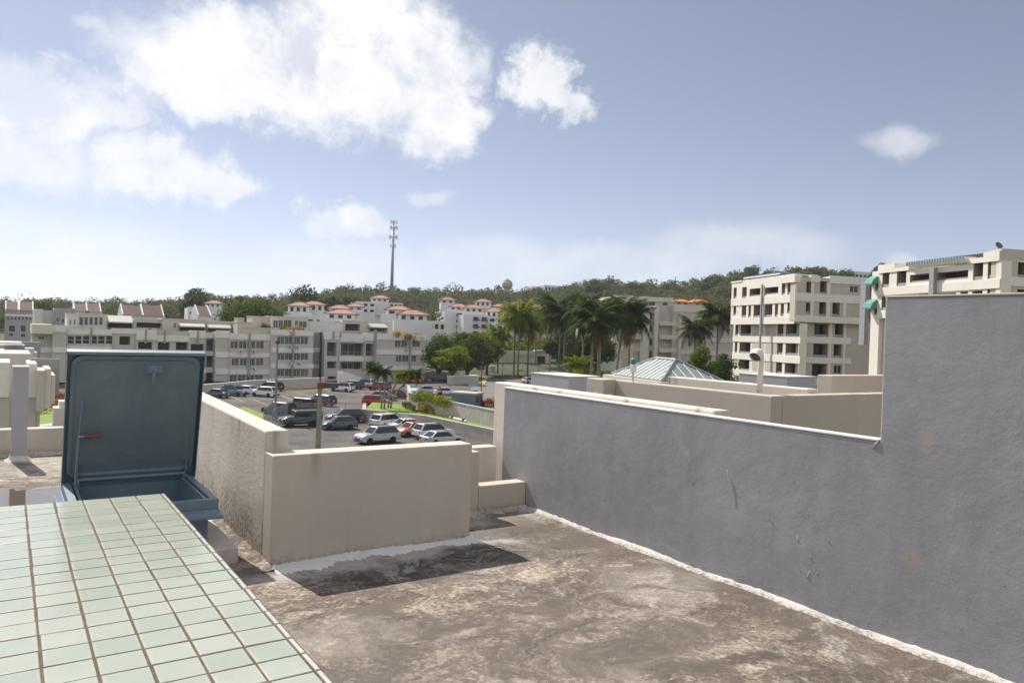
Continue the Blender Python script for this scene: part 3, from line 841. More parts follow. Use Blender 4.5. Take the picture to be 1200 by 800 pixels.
# leaves: many small quads scattered over clumps of a crown
def leaf_cloud(centers, radii, per, size, squash=0.8, rs=NR, up=0.25):
    """returns (n*4,3) vertices of leaf quads over the shells of clumps"""
    c = np.repeat(np.asarray(centers, float), per, 0); r = np.repeat(np.asarray(radii, float), per)
    n = len(c)
    d = rs.normal(size=(n, 3)); d /= np.linalg.norm(d, axis=1)[:, None]
    rr = r * (0.45 + 0.58 * rs.rand(n) ** 0.6)
    p = c + d * rr[:, None] * np.array([1, 1, squash])
    nrm = d + rs.normal(size=(n, 3)) * 0.55 + np.array([0, 0, up]); nrm /= np.linalg.norm(nrm, axis=1)[:, None]
    t = np.cross(nrm, rs.normal(size=(n, 3))); t /= np.linalg.norm(t, axis=1)[:, None]
    b = np.cross(nrm, t)
    s = (np.broadcast_to(size, (n,)) * (0.6 + 0.8 * rs.rand(n)))[:, None]
    w = s * (0.45 + 0.3 * rs.rand(n))[:, None]
    q = np.stack([p - t * s * .5, p + b * w * .5 - nrm * s * .12, p + t * s * .5, p - b * w * .5 - nrm * s * .12], 1)
    return q.reshape(-1, 3)


def quads_mesh(name, verts, mat):
    me = bpy.data.meshes.new(name); n = len(verts) // 4
    me.vertices.add(len(verts)); me.vertices.foreach_set('co', verts.astype(np.float32).ravel())
    me.loops.add(len(verts)); me.loops.foreach_set('vertex_index', np.arange(len(verts), dtype=np.int32))
    me.polygons.add(n); me.polygons.foreach_set('loop_start', np.arange(0, len(verts), 4, dtype=np.int32)); me.polygons.foreach_set('loop_total', np.full(n, 4, np.int32))
    me.materials.append(MATS[mat]); me.update(calc_edges=True)
    return me


# the wooded hill: crowns of leaf faces, one mass
pts = []; rads = []
rs = np.random.RandomState(3)
while len(pts) < 4300:
    a = rs.uniform(pxaz(-120), pxaz(1320)); D = 300 + 330 * rs.rand() ** 0.75
    px = 600 + FPX * math.tan(a - YAW)
    if D < 400 and (px < 650) and rs.rand() < 0.75: continue
    if px < 250 and D < 380: continue
    r = rs.uniform(3.2, 6.5) * (1.0 + 0.3 * (rs.rand() < .1))
    z = float(hill_z(a, D)) + r * rs.uniform(0.7, 1.3)
    if D > 600: z += rs.uniform(-1, 2.5)
    pts.append((math.sin(a) * D, math.cos(a) * D, z)); rads.append(r)
sub = []; sr = []
for p, r in zip(pts, rads):
    for k in range(4):
        v = rs.normal(size=3); v /= np.linalg.norm(v)
        sub.append((p[0] + v[0] * r * .55, p[1] + v[1] * r * .55, p[2] + v[2] * r * .45)); sr.append(r * rs.uniform(.45, .7))
verts = leaf_cloud(sub, sr, 40, 1.6, rs=rs, up=0.5)
stuff(link('forest', quads_mesh('forest', verts, 'leaf_forest')))


# ------------------------------------------------------------------ trees
def tree(base, height, rad_, mat, label, name='broadleaf_tree', group=None, clumps=16, per=70, leaf=0.45, seed=1, trunk=0.35, flat=0.75, crown_from=0.35, cat='tree', bare=False):
    rs = np.random.RandomState(seed); r = random.Random(seed)
    t = thing(name, label, cat, base, 0, group)
    mb = MB(); ch = height * crown_from
    tr = rad_ * 0.05 + 0.12
    mb.path([(0, 0, -0.3), (r.uniform(-.1, .1), r.uniform(-.1, .1), ch * .6), (r.uniform(-.2, .2), r.uniform(-.2, .2), ch * 1.2)], [tr * 1.3, tr, tr * .8], 8)
    cs = []; rr = []
    cz = (height + ch) / 2; hz = (height - ch) / 2
    for k in range(clumps):
        for _ in range(30):
            v = np.array([r.uniform(-1, 1), r.uniform(-1, 1), r.uniform(-.8, 1)])
            if 0.25 < np.linalg.norm(v) < 1: break
        k2 = 1 - 0.25 * max(0, v[2])
        c = np.array([v[0] * rad_ * .72 * k2, v[1] * rad_ * .72 * k2, cz + v[2] * hz * .72])
        cs.append(c); rr.append(min(rad_, hz) * r.uniform(.34, .52))
        if k % 2 == 0:
            mb.path([(0, 0, ch * .9), (c[0] * .45, c[1] * .45, ch * .9 + (c[2] - ch) * .5), (c[0], c[1], c[2])], [tr * .5, tr * .3, tr * .1], 5)
    mb.build('trunk', 'bark', t)
    v = leaf_cloud(cs, rr, per, leaf, flat, rs)
    link('crown', quads_mesh('crown', v, mat), t)
    return t


def tree_px(px, ytop, depth, halfw, mat, label, base_z=None, **kw):
    p = at(px, ytop, depth); a = math.atan2(p.x, p.y); D = math.hypot(p.x, p.y)
    bz = base_z if base_z is not None else (max(0.0, float(hill_z(a, D))) if D > HD0 else 0.0)
    r = halfw * depth / FPX
    return tree((p.x, p.y, bz), p.z - bz, r, mat, label, **kw)


tree_px(234, 336, 300, 32, 'leaf_dark', 'large round dark tree above the rooftops left of the broad yellow-green tree', seed=2, clumps=44, per=130, leaf=1.2, crown_from=.2)
tree_px(298, 344, 215, 50, 'leaf_mid', 'broad spreading yellow-green tree behind the apartment block', seed=5, clumps=60, per=150, leaf=0.75, crown_from=.25, base_z=2)
for i, (px, yt, hw, m, lab) in enumerate(((358, 334, 26, 'leaf_dark', 'dark crown at the left end of the tree row above the pink roofs'), (381, 336, 20, 'leaf_dark', 'dark crown at the right end of the tree row above the pink roofs'),
                                          (412, 343, 16, 'leaf_mid', 'mid green tree just right of the dark row above the pink roofs'), (269, 342, 12, 'leaf_olive', 'small olive treetop on the skyline beside the large round tree'), (282, 339, 10, 'leaf_olive', 'slim olive treetop on the skyline above the yellow-green tree'))):
    tree_px(px, yt, 330, hw, m, lab, group='trees on the slope behind the rooftops', seed=20 + i, clumps=30, per=110, leaf=1.3, crown_from=.2)
tree_px(45, 345, 260, 34, 'leaf_olive', 'tall olive tree on the skyline behind the brown roofs', seed=31, clumps=44, per=120, leaf=1.1, crown_from=.15)
tree_px(28, 337, 270, 30, 'leaf_olive', 'thin nearly bare tree against the sky behind the brown roofs', seed=32, clumps=16, per=9, leaf=0.8, crown_from=.2)
tree_px(93, 347, 270, 16, 'leaf_mid', 'pale green tree on the skyline between the brown roofs', seed=33, clumps=12, per=60, leaf=1.0, crown_from=.15)
tree_px(507, 345, 230, 17, 'leaf_olive', 'pale airy tree among the pink-roofed houses', seed=41, clumps=18, per=42, leaf=0.8, crown_from=.12)
tree_px(482, 369, 205, 20, 'leaf_olive', 'olive tree rising behind the end of the apartment block', seed=42, clumps=26, per=90, leaf=0.6, crown_from=.25, base_z=1)
tree_px(515, 388, 182, 24, 'leaf_mid', 'bushy green tree beside the end of the apartment block', seed=43, clumps=40, per=150, leaf=0.6, crown_from=.1, base_z=0)
tree_px(549, 386, 194, 34, 'leaf_mid', 'large dark green tree behind the navy van', seed=44, clumps=60, per=170, leaf=0.6, crown_from=.12, base_z=0)
tree_px(532, 399, 172, 26, 'leaf_bright', 'bright yellow-green tree in front of the dark green tree', seed=45, clumps=34, per=150, leaf=0.5, crown_from=.2, base_z=0, flat=0.5)
tree_px(572, 386, 205, 24, 'leaf_bright', 'yellow-green tree behind the gatehouse', seed=46, clumps=36, per=140, leaf=0.6, crown_from=.2, base_z=0)
tree_px(640, 392, 262, 30, 'leaf_bright', 'bright green tree behind the royal palms', seed=47, clumps=36, per=120, leaf=0.6, crown_from=.2, base_z=0)
tree_px(600, 398, 268, 26, 'leaf_bright', 'yellow-green tree mass behind the bright royal palms', seed=51, clumps=36, per=120, leaf=0.7, crown_from=.1, base_z=0)
tree_px(622, 396, 275, 24, 'leaf_mid', 'green tree behind the gatehouse roof right of the bright palms', seed=52, clumps=36, per=120, leaf=0.7, crown_from=.1, base_z=0)
tree_px(700, 388, 178, 34, 'leaf_dark', 'dense dark tree filling the gap among the royal palm crowns', seed=53, clumps=46, per=130, leaf=0.55, crown_from=.2, base_z=2.5)
tree_px(664, 384, 205, 28, 'leaf_dark', 'dense dark tree behind the pair of tall dark royal palms', seed=54, clumps=44, per=130, leaf=0.6, crown_from=.2, base_z=1.6)
tree_px(825, 400, 118, 22, 'leaf_mid', 'leafy green tree in front of the middle apartment block', seed=48, clumps=34, per=130, leaf=0.4, crown_from=.15, base_z=0)
tree_px(848, 405, 125, 20, 'leaf_dark', 'dark tree beside the tall beige apartment tower', seed=49, clumps=40, per=120, leaf=0.4, crown_from=.1, base_z=0)
tree_px(680, 398, 188, 34, 'leaf_dark', 'dark tree between the royal palm trunks', seed=50, clumps=40, per=120, leaf=0.5, crown_from=.1, base_z=0)
for i, (px, yt, hw) in enumerate(((881, 311, 22), (912, 319, 16), (946, 311, 22), (968, 315, 14), (990, 316, 14), (1034, 306, 12), (1062, 311, 9), (1086, 310, 9), (700, 327, 18), (745, 329, 10), (835, 322, 16))):
    tree_px(px, yt, 540, hw, 'leaf_forest' if i % 2 else 'leaf_dark', ['tall spreading tree on the ridge behind the left end of the beige tower', 'lower tree on the ridge behind the beige tower', 'broad tree on the ridge above the middle of the beige tower', 'treetop on the ridge right of the broad ridge tree', 'small treetop beside the pale building on the ridge', 'dark tree on the ridge between the two beige towers', 'small treetop showing above the blue roof slats', 'tiny treetop showing above the blue roof slats, right of another', 'rounded tree on the wooded ridge above the middle block', 'small pointed tree on the ridge left of the long flat building', 'treetop on the ridge left of the spreading tree'][i],
            name='ridge_tree', group='trees standing out on the wooded ridge', seed=60 + i, clumps=24, per=100, leaf=1.7, crown_from=.15)


def shrub(base, w, h, mat, label, seed=1, name='shrub', per=60, leaf=0.14, group=None, stem=True):
    rs = np.random.RandomState(seed); t = thing(name, label, 'shrub', base, 0, group)
    cs = [(rs.uniform(-.5, .5) * w, rs.uniform(-.5, .5) * w, h * rs.uniform(.3, .8)) for _ in range(8)]
    mb = MB()
    for c in cs[:4]: mb.path([(0, 0, -0.05), (c[0] * .5, c[1] * .5, c[2] * .6), c], [.03, .02, .01], 5)
    mb.build('stem', 'bark', t)
    link('foliage', quads_mesh('foliage', leaf_cloud(cs, [min(w, h) * .38] * 8, per, leaf, .9, rs), mat), t)
    return t


# ------------------------------------------------------------------ palms
def frond_mesh(name, L, droop, width, mat, n=20, dry=False):
    mb = MB(); pts = []
    for i in range(n + 1):
        s = i / n
        pts.append(Vector((L * (s - 0.18 * droop * s * s), 0, L * (0.42 * s - (0.42 + 0.55 * droop) * s ** 2.1))))
    mb.path([pts[int(k * n / 5)] for k in range(6)], [.035, .03, .024, .018, .012, .005], 4)
    for i in range(2, n + 1):
        s = i / n
        w = width * math.sin(PI * min(1, s * .85 + .12)) ** .7
        p = pts[i]; tng = (pts[i] - pts[i - 1]).normalized()
        for sd in (-1, 1):
            q = (i * 7 + (sd > 0) * 3) % 5 / 5.0
            out = Vector((0.45 * tng.x, sd * (0.8 + .15 * q), 0.45 * tng.z - 0.30 - .45 * q)).normalized()
            wd = L / n * 0.85
            tip = p + out * w
            mb.add([p - tng * wd * .5, p + tng * wd * .5, p + out * w * .6 + tng * wd * .35 + Vector((0, 0, .05 * w)), tip - Vector((0, 0, .25 * w)), p + out * w * .6 - tng * wd * .35 + Vector((0, 0, .05 * w))], [(0, 1, 2, 3, 4)])
    return mb.mesh(name, mat)


FR = {}
for mt in ('frond_dark', 'frond_bright', 'frond_dry'):
    FR[mt] = [frond_mesh('frond', 1.0, d, 0.34, mt) for d in (0.20, 0.55, 0.95)]


def palm(base, height, flen, mat, label, seed=1, trunk_r=0.22, lean=(0, 0), nf=24, name='royal_palm', group=None, shaft=True, dry=1):
    r = random.Random(seed); t = thing(name, label, 'palm tree', base, 0, group)
    mb = MB(); lx, ly = lean
    zs = [0, .05, .3, .55, .8, 1.0]; rr = [1.5, 1.25, 1.0, 1.12, .95, .75]
    mb.path([(lx * s * s, ly * s * s, height * s - (0.3 if s == 0 else 0)) for s in zs], [trunk_r * q for q in rr], 10)
    mb.build('trunk', 'palm_bark', t, smooth=True)
    cx, cy, cz = lx, ly, height
    if shaft:
        MB().path([(cx, cy, cz), (cx, cy, cz + flen * .18), (cx, cy, cz + flen * .42)], [trunk_r * .8, trunk_r * .95, trunk_r * .35], 8).build('crownshaft', 'leaf_mid', t, smooth=True)
        cz += flen * .36
    for k in range(nf):
        tier = k / nf
        a = k * 2.39996 + r.uniform(-.2, .2)
        dr = 0 if tier > .66 else (1 if tier > .3 else 2)
        pitch = -1.30 * tier ** 1.05 + 0.38 + r.uniform(-.18, .18)
        m_ = mat
        if dry and k < dry: m_ = 'frond_dry'; pitch = 0.95
        o = link('frond', FR[m_][dr], t, (cx, cy, cz))
        o.scale = (flen * r.uniform(.85, 1.08),) * 3
        o.rotation_euler = (r.uniform(-.25, .25), pitch, a)
    return t


def palm_px(px, ycrown, ybase, base_z=0.0, flen_px=20, mat='frond_dark', label='', **kw):
    b = onz(px, ybase, base_z)
    depth = (b - CAM).dot(fwd)
    h = upright(px, ycrown, b) - base_z
    fl = flen_px * depth / FPX
    return palm((b.x, b.y, base_z), h - fl * .36, fl, mat, label, **kw)


RP = 'royal palms around the gatehouse'
palm_px(602, 378, 441, 0, 29, 'frond_bright', 'bright royal palm in front of the gatehouse, left trunk of a close pair', seed=1, group=RP)
palm_px(606.5, 371, 443, 0, 30, 'frond_bright', 'bright royal palm in front of the gatehouse, taller right trunk of a close pair', seed=2, group=RP)
palm_px(618, 382, 442, 0, 27, 'frond_bright', 'yellow-green palm with a hanging dry frond in front of the gatehouse roof', seed=3, dry=3, group=RP)
palm_px(627, 379, 436, 0, 27, 'frond_bright', 'yellow-green palm beside the dark doorway of the gatehouse', seed=4, dry=2, group=RP)
palm_px(577, 397, 428, 0, 21, 'frond_bright', 'small yellow-green palm at the left end of the gatehouse', seed=5, group=RP)
palm_px(583, 394, 440, 0, 22, 'frond_bright', 'yellow-green palm behind the orange barrel', seed=6, group=RP)
palm_px(644, 372, 440, 0, 28, 'frond_dark', 'dark palm at the right end of the gatehouse', seed=7, group=RP)
palm_px(654.5, 366, 441, 1.6, 37, 'frond_dark', 'tall dark royal palm with feathery top, left trunk of a close pair', seed=8, nf=32, group=RP)
palm_px(660, 372, 442, 1.6, 34, 'frond_dark', 'dark royal palm, right trunk of a close pair beside the tall one', seed=9, nf=28, group=RP)
palm_px(692.5, 381, 451, 2.4, 37, 'frond_dark', 'dark royal palm left of the twin thick trunks behind the beige roof wall', seed=10, nf=32, group=RP)
palm_px(701, 369, 449, 2.5, 39, 'frond_dark', 'thick-trunked dark royal palm near the end of the beige roof wall', seed=11, nf=32, trunk_r=.34, group=RP)
palm_px(722, 370, 446, 2.7, 39, 'frond_dark', 'dark royal palm with a hanging brown frond in front of the middle apartment block', seed=12, nf=32, dry=3, group=RP, lean=(1.0, -.6))
palm_px(682, 362, 445, 2.6, 32, 'frond_dark', 'tall dark palm between the two groups of royal palms', seed=13, nf=28, group=RP)
palm_px(736, 374, 446, 2.7, 32, 'frond_dark', 'dark palm overlapping the left windows of the middle apartment block', seed=18, nf=24, group=RP)
palm_px(674, 421, 447, 2.5, 18, 'frond_bright', 'short palm among the tall royal palms, left of two', seed=14, trunk_r=.13, name='young_palm', group=RP, shaft=False)
palm_px(682.5, 420, 442, 2.9, 18, 'frond_bright', 'short palm among the tall royal palms, right of two', seed=15, trunk_r=.14, name='young_palm', group=RP, shaft=False)
palm_px(839, 372, 446, 2.5, 32, 'frond_dark', 'palm with thick trunk in front of the middle block, beside the beige tower', seed=16, nf=28, group='palms beside the beige tower')
palm_px(813, 388, 446, 2.5, 27, 'frond_dark', 'smaller palm in front of the middle block, left of the thick-trunked palm', seed=17, nf=24, group='palms beside the beige tower')
YP = 'slim palms on the lawn at the car park'
for i, (px, yc, yb, ln) in enumerate(((447, 428, 478, (-1.2, 0)), (450.5, 432, 478, (-.2, .3)), (455, 435, 477, (1.6, -.4)), (458, 434, 477, (3.0, -.8)))):
    palm_px(px, yc, yb, 1.5, 15, 'frond_bright' if i == 2 else 'frond_dark', ['slim palm on the lawn leaning left over the red boxy car', 'upright slim palm on the lawn behind the red boxy car', 'slim palm on the lawn leaning slightly right', 'slim palm on the lawn leaning far right towards the red sedan'][i], seed=70 + i, trunk_r=.10, lean=ln, nf=20, name='slim_palm', group=YP, shaft=False)

# ------------------------------------------------------------------ buildings
class Facade:
    """a building whose local x runs along its front, y into it, z up; measured off the photograph on its front plane"""
    def __init__(s, name, label, P, azd, group=None, cat='building', base=0.0):
        s.P = Vector((P[0], P[1], 0)); s.a = rad(azd)
        s.u = Vector((math.sin(s.a), math.cos(s.a), 0))
        s.n = Vector((-s.u.y, s.u.x, 0))            # into the building
        s.root = thing(name, label, cat, (P[0], P[1], base), math.atan2(s.u.y, s.u.x), group)
        s.base = base
    def uz(s, px, py, y=0.0):
        d = pixdir(px, py); o = s.P + s.n * y - CAM
        t = (o.dot(s.n)) / d.dot(s.n)
        p = CAM + d * t
        return ((p - s.P).dot(s.u), p.z - s.base)
    def rect(s, x0, x1, y0, y1, y=0.0):               # pixel rectangle -> u0, u1, z0, z1
        xm, ym = (x0 + x1) / 2, (y0 + y1) / 2
        return (s.uz(x0, ym, y)[0], s.uz(x1, ym, y)[0], s.uz(xm, y1, y)[1], s.uz(xm, y0, y)[1])


def wallp(mb, u0, u1, z0, z1, y0, y1, holes=(), mat=0, inner=None):
    """wall panel with real openings"""
    inner = mat if inner is None else inner
    us = sorted({u0, u1, *[min(max(h[i], u0), u1) for h in holes for i in (0, 1)]}); zs = sorted({z0, z1, *[min(max(h[i], z0), z1) for h in holes for i in (2, 3)]})
    inside = lambda u, z: any(h[0] < u < h[1] and h[2] < z < h[3] for h in holes)
    for i in range(len(us) - 1):
        for j in range(len(zs) - 1):
            um, zm = (us[i] + us[i + 1]) / 2, (zs[j] + zs[j + 1]) / 2
            if not inside(um, zm):
                mb.quad((us[i], y0, zs[j]), (us[i + 1], y0, zs[j]), (us[i + 1], y0, zs[j + 1]), (us[i], y0, zs[j + 1]), mat)
    for h in holes:
        a, b_, c, d = max(h[0], u0), min(h[1], u1), max(h[2], z0), min(h[3], z1)
        if a >= b_ or c >= d: continue
        for q in (((a, y0, c), (a, y0, d), (a, y1, d), (a, y1, c)), ((b_, y0, c), (b_, y1, c), (b_, y1, d), (b_, y0, d)), ((a, y0, c), (a, y1, c), (b_, y1, c), (b_, y0, c)), ((a, y0, d), (b_, y0, d), (b_, y1, d), (a, y1, d))):
            mb.quad(*q, inner)
    for q in (((u0, y0, z0), (u0, y0, z1), (u0, y1, z1), (u0, y1, z0)), ((u1, y0, z0), (u1, y1, z0), (u1, y1, z1), (u1, y0, z1)), ((u0, y0, z1), (u1, y0, z1), (u1, y1, z1), (u0, y1, z1)), ((u0, y0, z0), (u0, y1, z0), (u1, y1, z0), (u1, y0, z0))):
        mb.quad(*q, mat)


def window(b, h, y, nx=2, nz=1, glass='glass_dark', frame='frame_white', sill=None, name='window', fw=None):
    """glazed window filling an opening: pane, with its frame (and sill) as sub-parts"""
    u0, u1, z0, z1 = h
    o = MB().box(u0, u1, y + 0.03, y + 0.06, z0, z1).build(name, glass, b.root)
    fw = fw or min(0.07, (u1 - u0) * .06 + .02)
    mb = MB()
    mb.box(u0, u1, y - 0.01, y + 0.028, z0, z0 + fw); mb.box(u0, u1, y - 0.01, y + 0.028, z1 - fw, z1)
    for k in range(nx + 1):
        uu = u0 + fw / 2 + (u1 - u0 - fw) * k / nx
        mb.box(uu - fw / 2, uu + fw / 2, y - 0.012, y + 0.026, z0 + fw, z1 - fw)
    for k in range(1, nz):
        zz = z0 + (z1 - z0) * k / nz
        mb.box(u0 + fw, u1 - fw, y - 0.008, y + 0.024, zz - fw / 2, zz + fw / 2)
    mb.build('window_frame', frame, o)
    if sill:
        MB().box(u0 - .05, u1 + .05, y - 0.22, y - 0.014, z0 - 0.08, z0 - 0.002).build('sill', sill, o)
    return o


def rail(b, u0, u1, y, z0, h=0.9, n=None, mat='rail_metal', name='railing'):
    mb = MB(); n = n or max(2, int((u1 - u0) / 0.18))
    mb.box(u0, u1, y - .02, y + .02, z0 + h - .04, z0 + h)
    for k in range(n + 1):
        uu = u0 + (u1 - u0) * k / n; mb.box(uu - .012, uu + .012, y - .012, y + .012, z0, z0 + h - .041)
    return stuff(mb.build(name, mat, b.root))


def box_part(b, name, u0, u1, y0, y1, z0, z1, mat): return MB().box(u0, u1, y0, y1, z0, z1).build(name, mat, b.root)


def awning(b, u0, u1, y0, out, z0, z1, mat='awning_pale'):
    """sloped canvas awning with scalloped-free valance and end cheeks"""
    mb = MB()
    mb.prismx([(y0, z1), (y0 - out, z0), (y0 - out, z0 - .25), (y0 - out + .05, z0 - .25), (y0 - out + .05, z0 - .03), (y0, z1 - .08)][::-1], u0, u1)
    return mb.build('awning', mat, b.root)


# ---- long grey-beige apartment block beyond the car park (front parallel to our own roof)
B2 = Facade('apartment_block', 'long three-storey grey and beige apartment block across the car park with roof terraces', (0, 160), 90)
b = B2
Zg = 0.0


def seg(x0, x1, ytop, y, holes=(), depth=12.0, recess=0.35, wall='grey_wall', bands=(), band='grey_band', fill='dim_inner', win=None, zbot=0.0, name='wall', proud=.18, openings=()):
    """one bay of the front: pixel columns x0..x1; holes are pixel rectangles (window openings), bands are (ytop, ybot)"""
    xm = (x0 + x1) / 2
    u0 = b.uz(x0, ytop, y)[0]; u1 = b.uz(x1, ytop, y)[0]; zt = b.uz(xm, ytop, y)[1]
    H = [b.rect(*h[:4], y) for h in holes]; O = [b.rect(*h[:4], y) for h in openings]
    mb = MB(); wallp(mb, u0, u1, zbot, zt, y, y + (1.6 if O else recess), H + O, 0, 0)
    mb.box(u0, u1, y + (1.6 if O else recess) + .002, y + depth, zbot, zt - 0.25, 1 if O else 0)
    mb.build(name, [wall, fill], b.root)
    for h, q in zip(holes, H):
        kw = dict(nx=2, glass='glass_dark'); kw.update(win or {}); kw.update(h[4] if len(h) > 4 else {})
        window(b, q, y + recess - 0.12, **kw)
    for h, q in zip(openings, O):
        if len(h) > 4 and h[4].get('rail'): rail(b, q[0], q[1], y + .12, q[2], .95)
        if len(h) > 4 and h[4].get('door'):
            w = q[1] - q[0]; window(b, (q[0] + w * .15, q[0] + w * .7, q[2], q[3] - .2), y + 1.5, nx=2, frame='frame_white')
    for (ya, yb, *xx) in bands:
        bx0, bx1 = xx if xx else (x0, x1)
        q = b.rect(bx0, bx1, ya, yb, y - proud)
        MB().box(q[0], q[1], y - proud, y - .002, q[2], q[3]).build('band', band, b.root)
    return u0, u1, zt


def pipe(px, y0, y1, yoff, w=.35):
    u, zt = b.uz(px, y0, yoff); _, zb = b.uz(px, y1, yoff)
    MB().box(u - w / 2, u + w / 2, yoff - .3, yoff - .01, zb, zt).build('downpipe', 'pipe_grey', b.root)


WT = dict(glass='glass_teal', nx=4)
seg(38, 62, 391, 2.0, holes=[(45, 52, 394, 397.5)], bands=[(407, 413)], wall='grey_wall')
q = b.rect(37.5, 62, 380, 391, -.6); MB().box(q[0], q[1], -.6, 13, q[2], q[3]).build('roof_box', 'band_wall', b.root)
seg(62, 78, 381.5, 0.0, bands=[(381, 389), (407, 413)])
seg(78, 131, 385.5, 0.6, holes=[(79 + 9 * k, 87 + 9 * k, 393.5, 403, dict(nx=1, nz=2)) for k in range(6)] + [(79 + 9 * k, 87 + 9 * k, y0, y0 + 9, dict(nx=1, nz=2)) for k in range(6) for y0 in (415, 434)], bands=[(385.5, 392), (406, 412), (426, 431)], win=dict(glass='glass_dark'))
pipe(107, 383, 402, .6)
seg(131, 160, 385, 1.0, openings=[(140, 152.5, 394, 404), (140, 152.5, 415, 425), (140, 152.5, 435, 446)], bands=[(385, 391)])
seg(160, 184, 386, 0.6, openings=[(162, 178.5, 400.5, 409), (162, 178.5, 419, 428), (162, 178.5, 437, 447)], bands=[(387, 398), (410, 417), (429, 436)])
pipe(171, 386, 402.5, .6)
seg(184, 222, 388, 0.8, openings=[(x0, x0 + 14, y0, y0 + 9) for x0 in (185, 206) for y0 in (401, 419, 438)], bands=[(393, 400), (411, 417), (429, 436)])
pipe(193, 387.5, 402, .8)
seg(222, 241, 388, 0.6, openings=[(223.5, 239, 403, 411), (223.5, 239, 420, 430), (223.5, 239, 438, 448)], bands=[(387, 396), (412, 418), (431, 437)])
pipe(232, 387.5, 403.5, .6)
seg(241, 253, 390, 2.2, openings=[(242, 252.5, 397, 411, dict(rail=1)), (242, 251.5, 417, 430, dict(rail=1)), (241.5, 251, 437, 449)], bands=[(390, 396), (411.5, 416.5), (431, 436)])
seg(253, 269.5, 387.5, 0.3, bands=[(387, 396), (412, 418.5), (432, 438.5)])
seg(269.5, 318, 391, 0.0, holes=[(270 + 10.1 * k, 279.2 + 10.1 * k, 399.5, 408.5) for k in range(4)] + [(271.5 + 9.6 * k, 280 + 9.6 * k, 420, 428.5) for k in range(4)] + [(269 + 10 * k, 278 + 10 * k, 439.3, 448) for k in range(4)],
    bands=[(391, 398), (413.5, 418.5), (433, 438.5)], win=dict(glass='glass_teal', nx=2))
pipe(292.5, 390, 441, -.2)
seg(318, 367.5, 386.5, -0.6, holes=[(325 + 9.2 * k, 333.6 + 9.2 * k, 394.5, 403.5) for k in range(4)] + [(325 + 9.2 * k, 333.6 + 9.2 * k, 414, 422) for k in range(4)] + [(325 + 9.2 * k, 333.6 + 9.2 * k, 432.5, 441) for k in range(4)],
    bands=[(386.5, 393), (407.5, 413), (426.5, 431.5)], win=dict(glass='glass_teal', nx=2))
pipe(344, 386, 446, -.8)
seg(367.5, 381, 389.5, 3.5, bands=[(407.5, 412.5), (427, 431)], wall='mauve_wall')  # shade of this recessed bay painted in as a darker wall colour
seg(381, 397.5, 388.5, 0.3, openings=[(383.3, 394.5, 401, 417, dict(rail=1)), (383.3, 394, 423.5, 431.5), (384, 393.5, 441, 444)], bands=[(388, 398)])
seg(397.5, 428, 391, 0.8, openings=[(399.5, 426, 402, 416.5, dict(rail=1, door=1)), (399, 425, 424, 432.5, dict(door=1)), (400, 413, 440, 444)], bands=[(391.5, 400.5), (418, 423)], fill='inner_shade')
seg(428, 440, 390, 0.3, openings=[(428.5, 438, 402.5, 417, dict(rail=1)), (429, 437, 424, 432)], bands=[(390, 399)])
seg(440, 499, 391.5, 0.0, holes=[(463, 470, 399, 407, dict(nx=2)), (470.5, 477.5, 399, 407), (483.5, 492.5, 399.5, 406.5), (464, 471, 416.5, 424), (471.5, 479, 416.5, 424), (482.5, 488, 416.5, 424), (465, 473, 433.5, 440), (482.5, 491, 433.5, 440)],
    bands=[(391.5, 398.5), (410, 415.5), (428.5, 433.5)], win=dict(glass='glass_teal'))
pipe(481, 390.5, 437, -.2); pipe(440, 386, 444, .1, .55); pipe(391, 388, 397, .1); pipe(399, 388, 395, .4)
for (px, py, yo) in ((281.5, 413, 0), (297, 413, 0), (297, 433, 0), (339, 407.5, -.6), (348, 408, -.6), (339, 427, -.6), (350, 427, -.6), (475, 411, 0)):
    u, z = b.uz(px, py, yo); mb = MB(); mb.box(u - .42, u + .42, yo - .62, yo - .2, z - .1, z + .5); mb.build('air_conditioner', 'frame_white', b.root)
    mb = MB(); mb.T = Matrix.Translation((u - .1, yo - .622, z + .2)) @ Matrix.Rotation(PI / 2, 4, 'X'); mb.lathe([(.2, 0), (.2, .01)], 10); mb.build('fan_grille', 'frame_dark', b.root)
# roof slab and terraces
u0, u1 = b.uz(62, 390, 0)[0], b.uz(499, 395, 0)[0]
box_part(b, 'roof_slab', u0, u1 - .3, 3.8, 14, 8.1, 9.12, 'grey_wall')


def pent(x0, x1, y0, y1, yo, mat, holes=(), openings=(), d=5.0, win=None, name='terrace_room', fill='dim_inner'):
    u0, u1, z0, z1 = b.rect(x0, x1, y0, y1, yo); z0 = min(z0, 9.0)
    H = [b.rect(*h[:4], yo) for h in holes]; O = [b.rect(*h[:4], yo) for h in openings]
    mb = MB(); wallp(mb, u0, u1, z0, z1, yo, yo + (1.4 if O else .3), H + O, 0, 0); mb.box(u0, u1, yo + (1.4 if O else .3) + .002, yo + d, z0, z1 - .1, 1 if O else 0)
    mb.box(u0 - .08, u1 + .08, yo - .12, yo + d + .1, z1 + .002, z1 + .16)
    mb.build(name, [mat, fill], b.root)
    for h, q in zip(holes, H): window(b, q, yo + .15, **dict(dict(nx=2, glass='glass_teal'), **(win or {})))


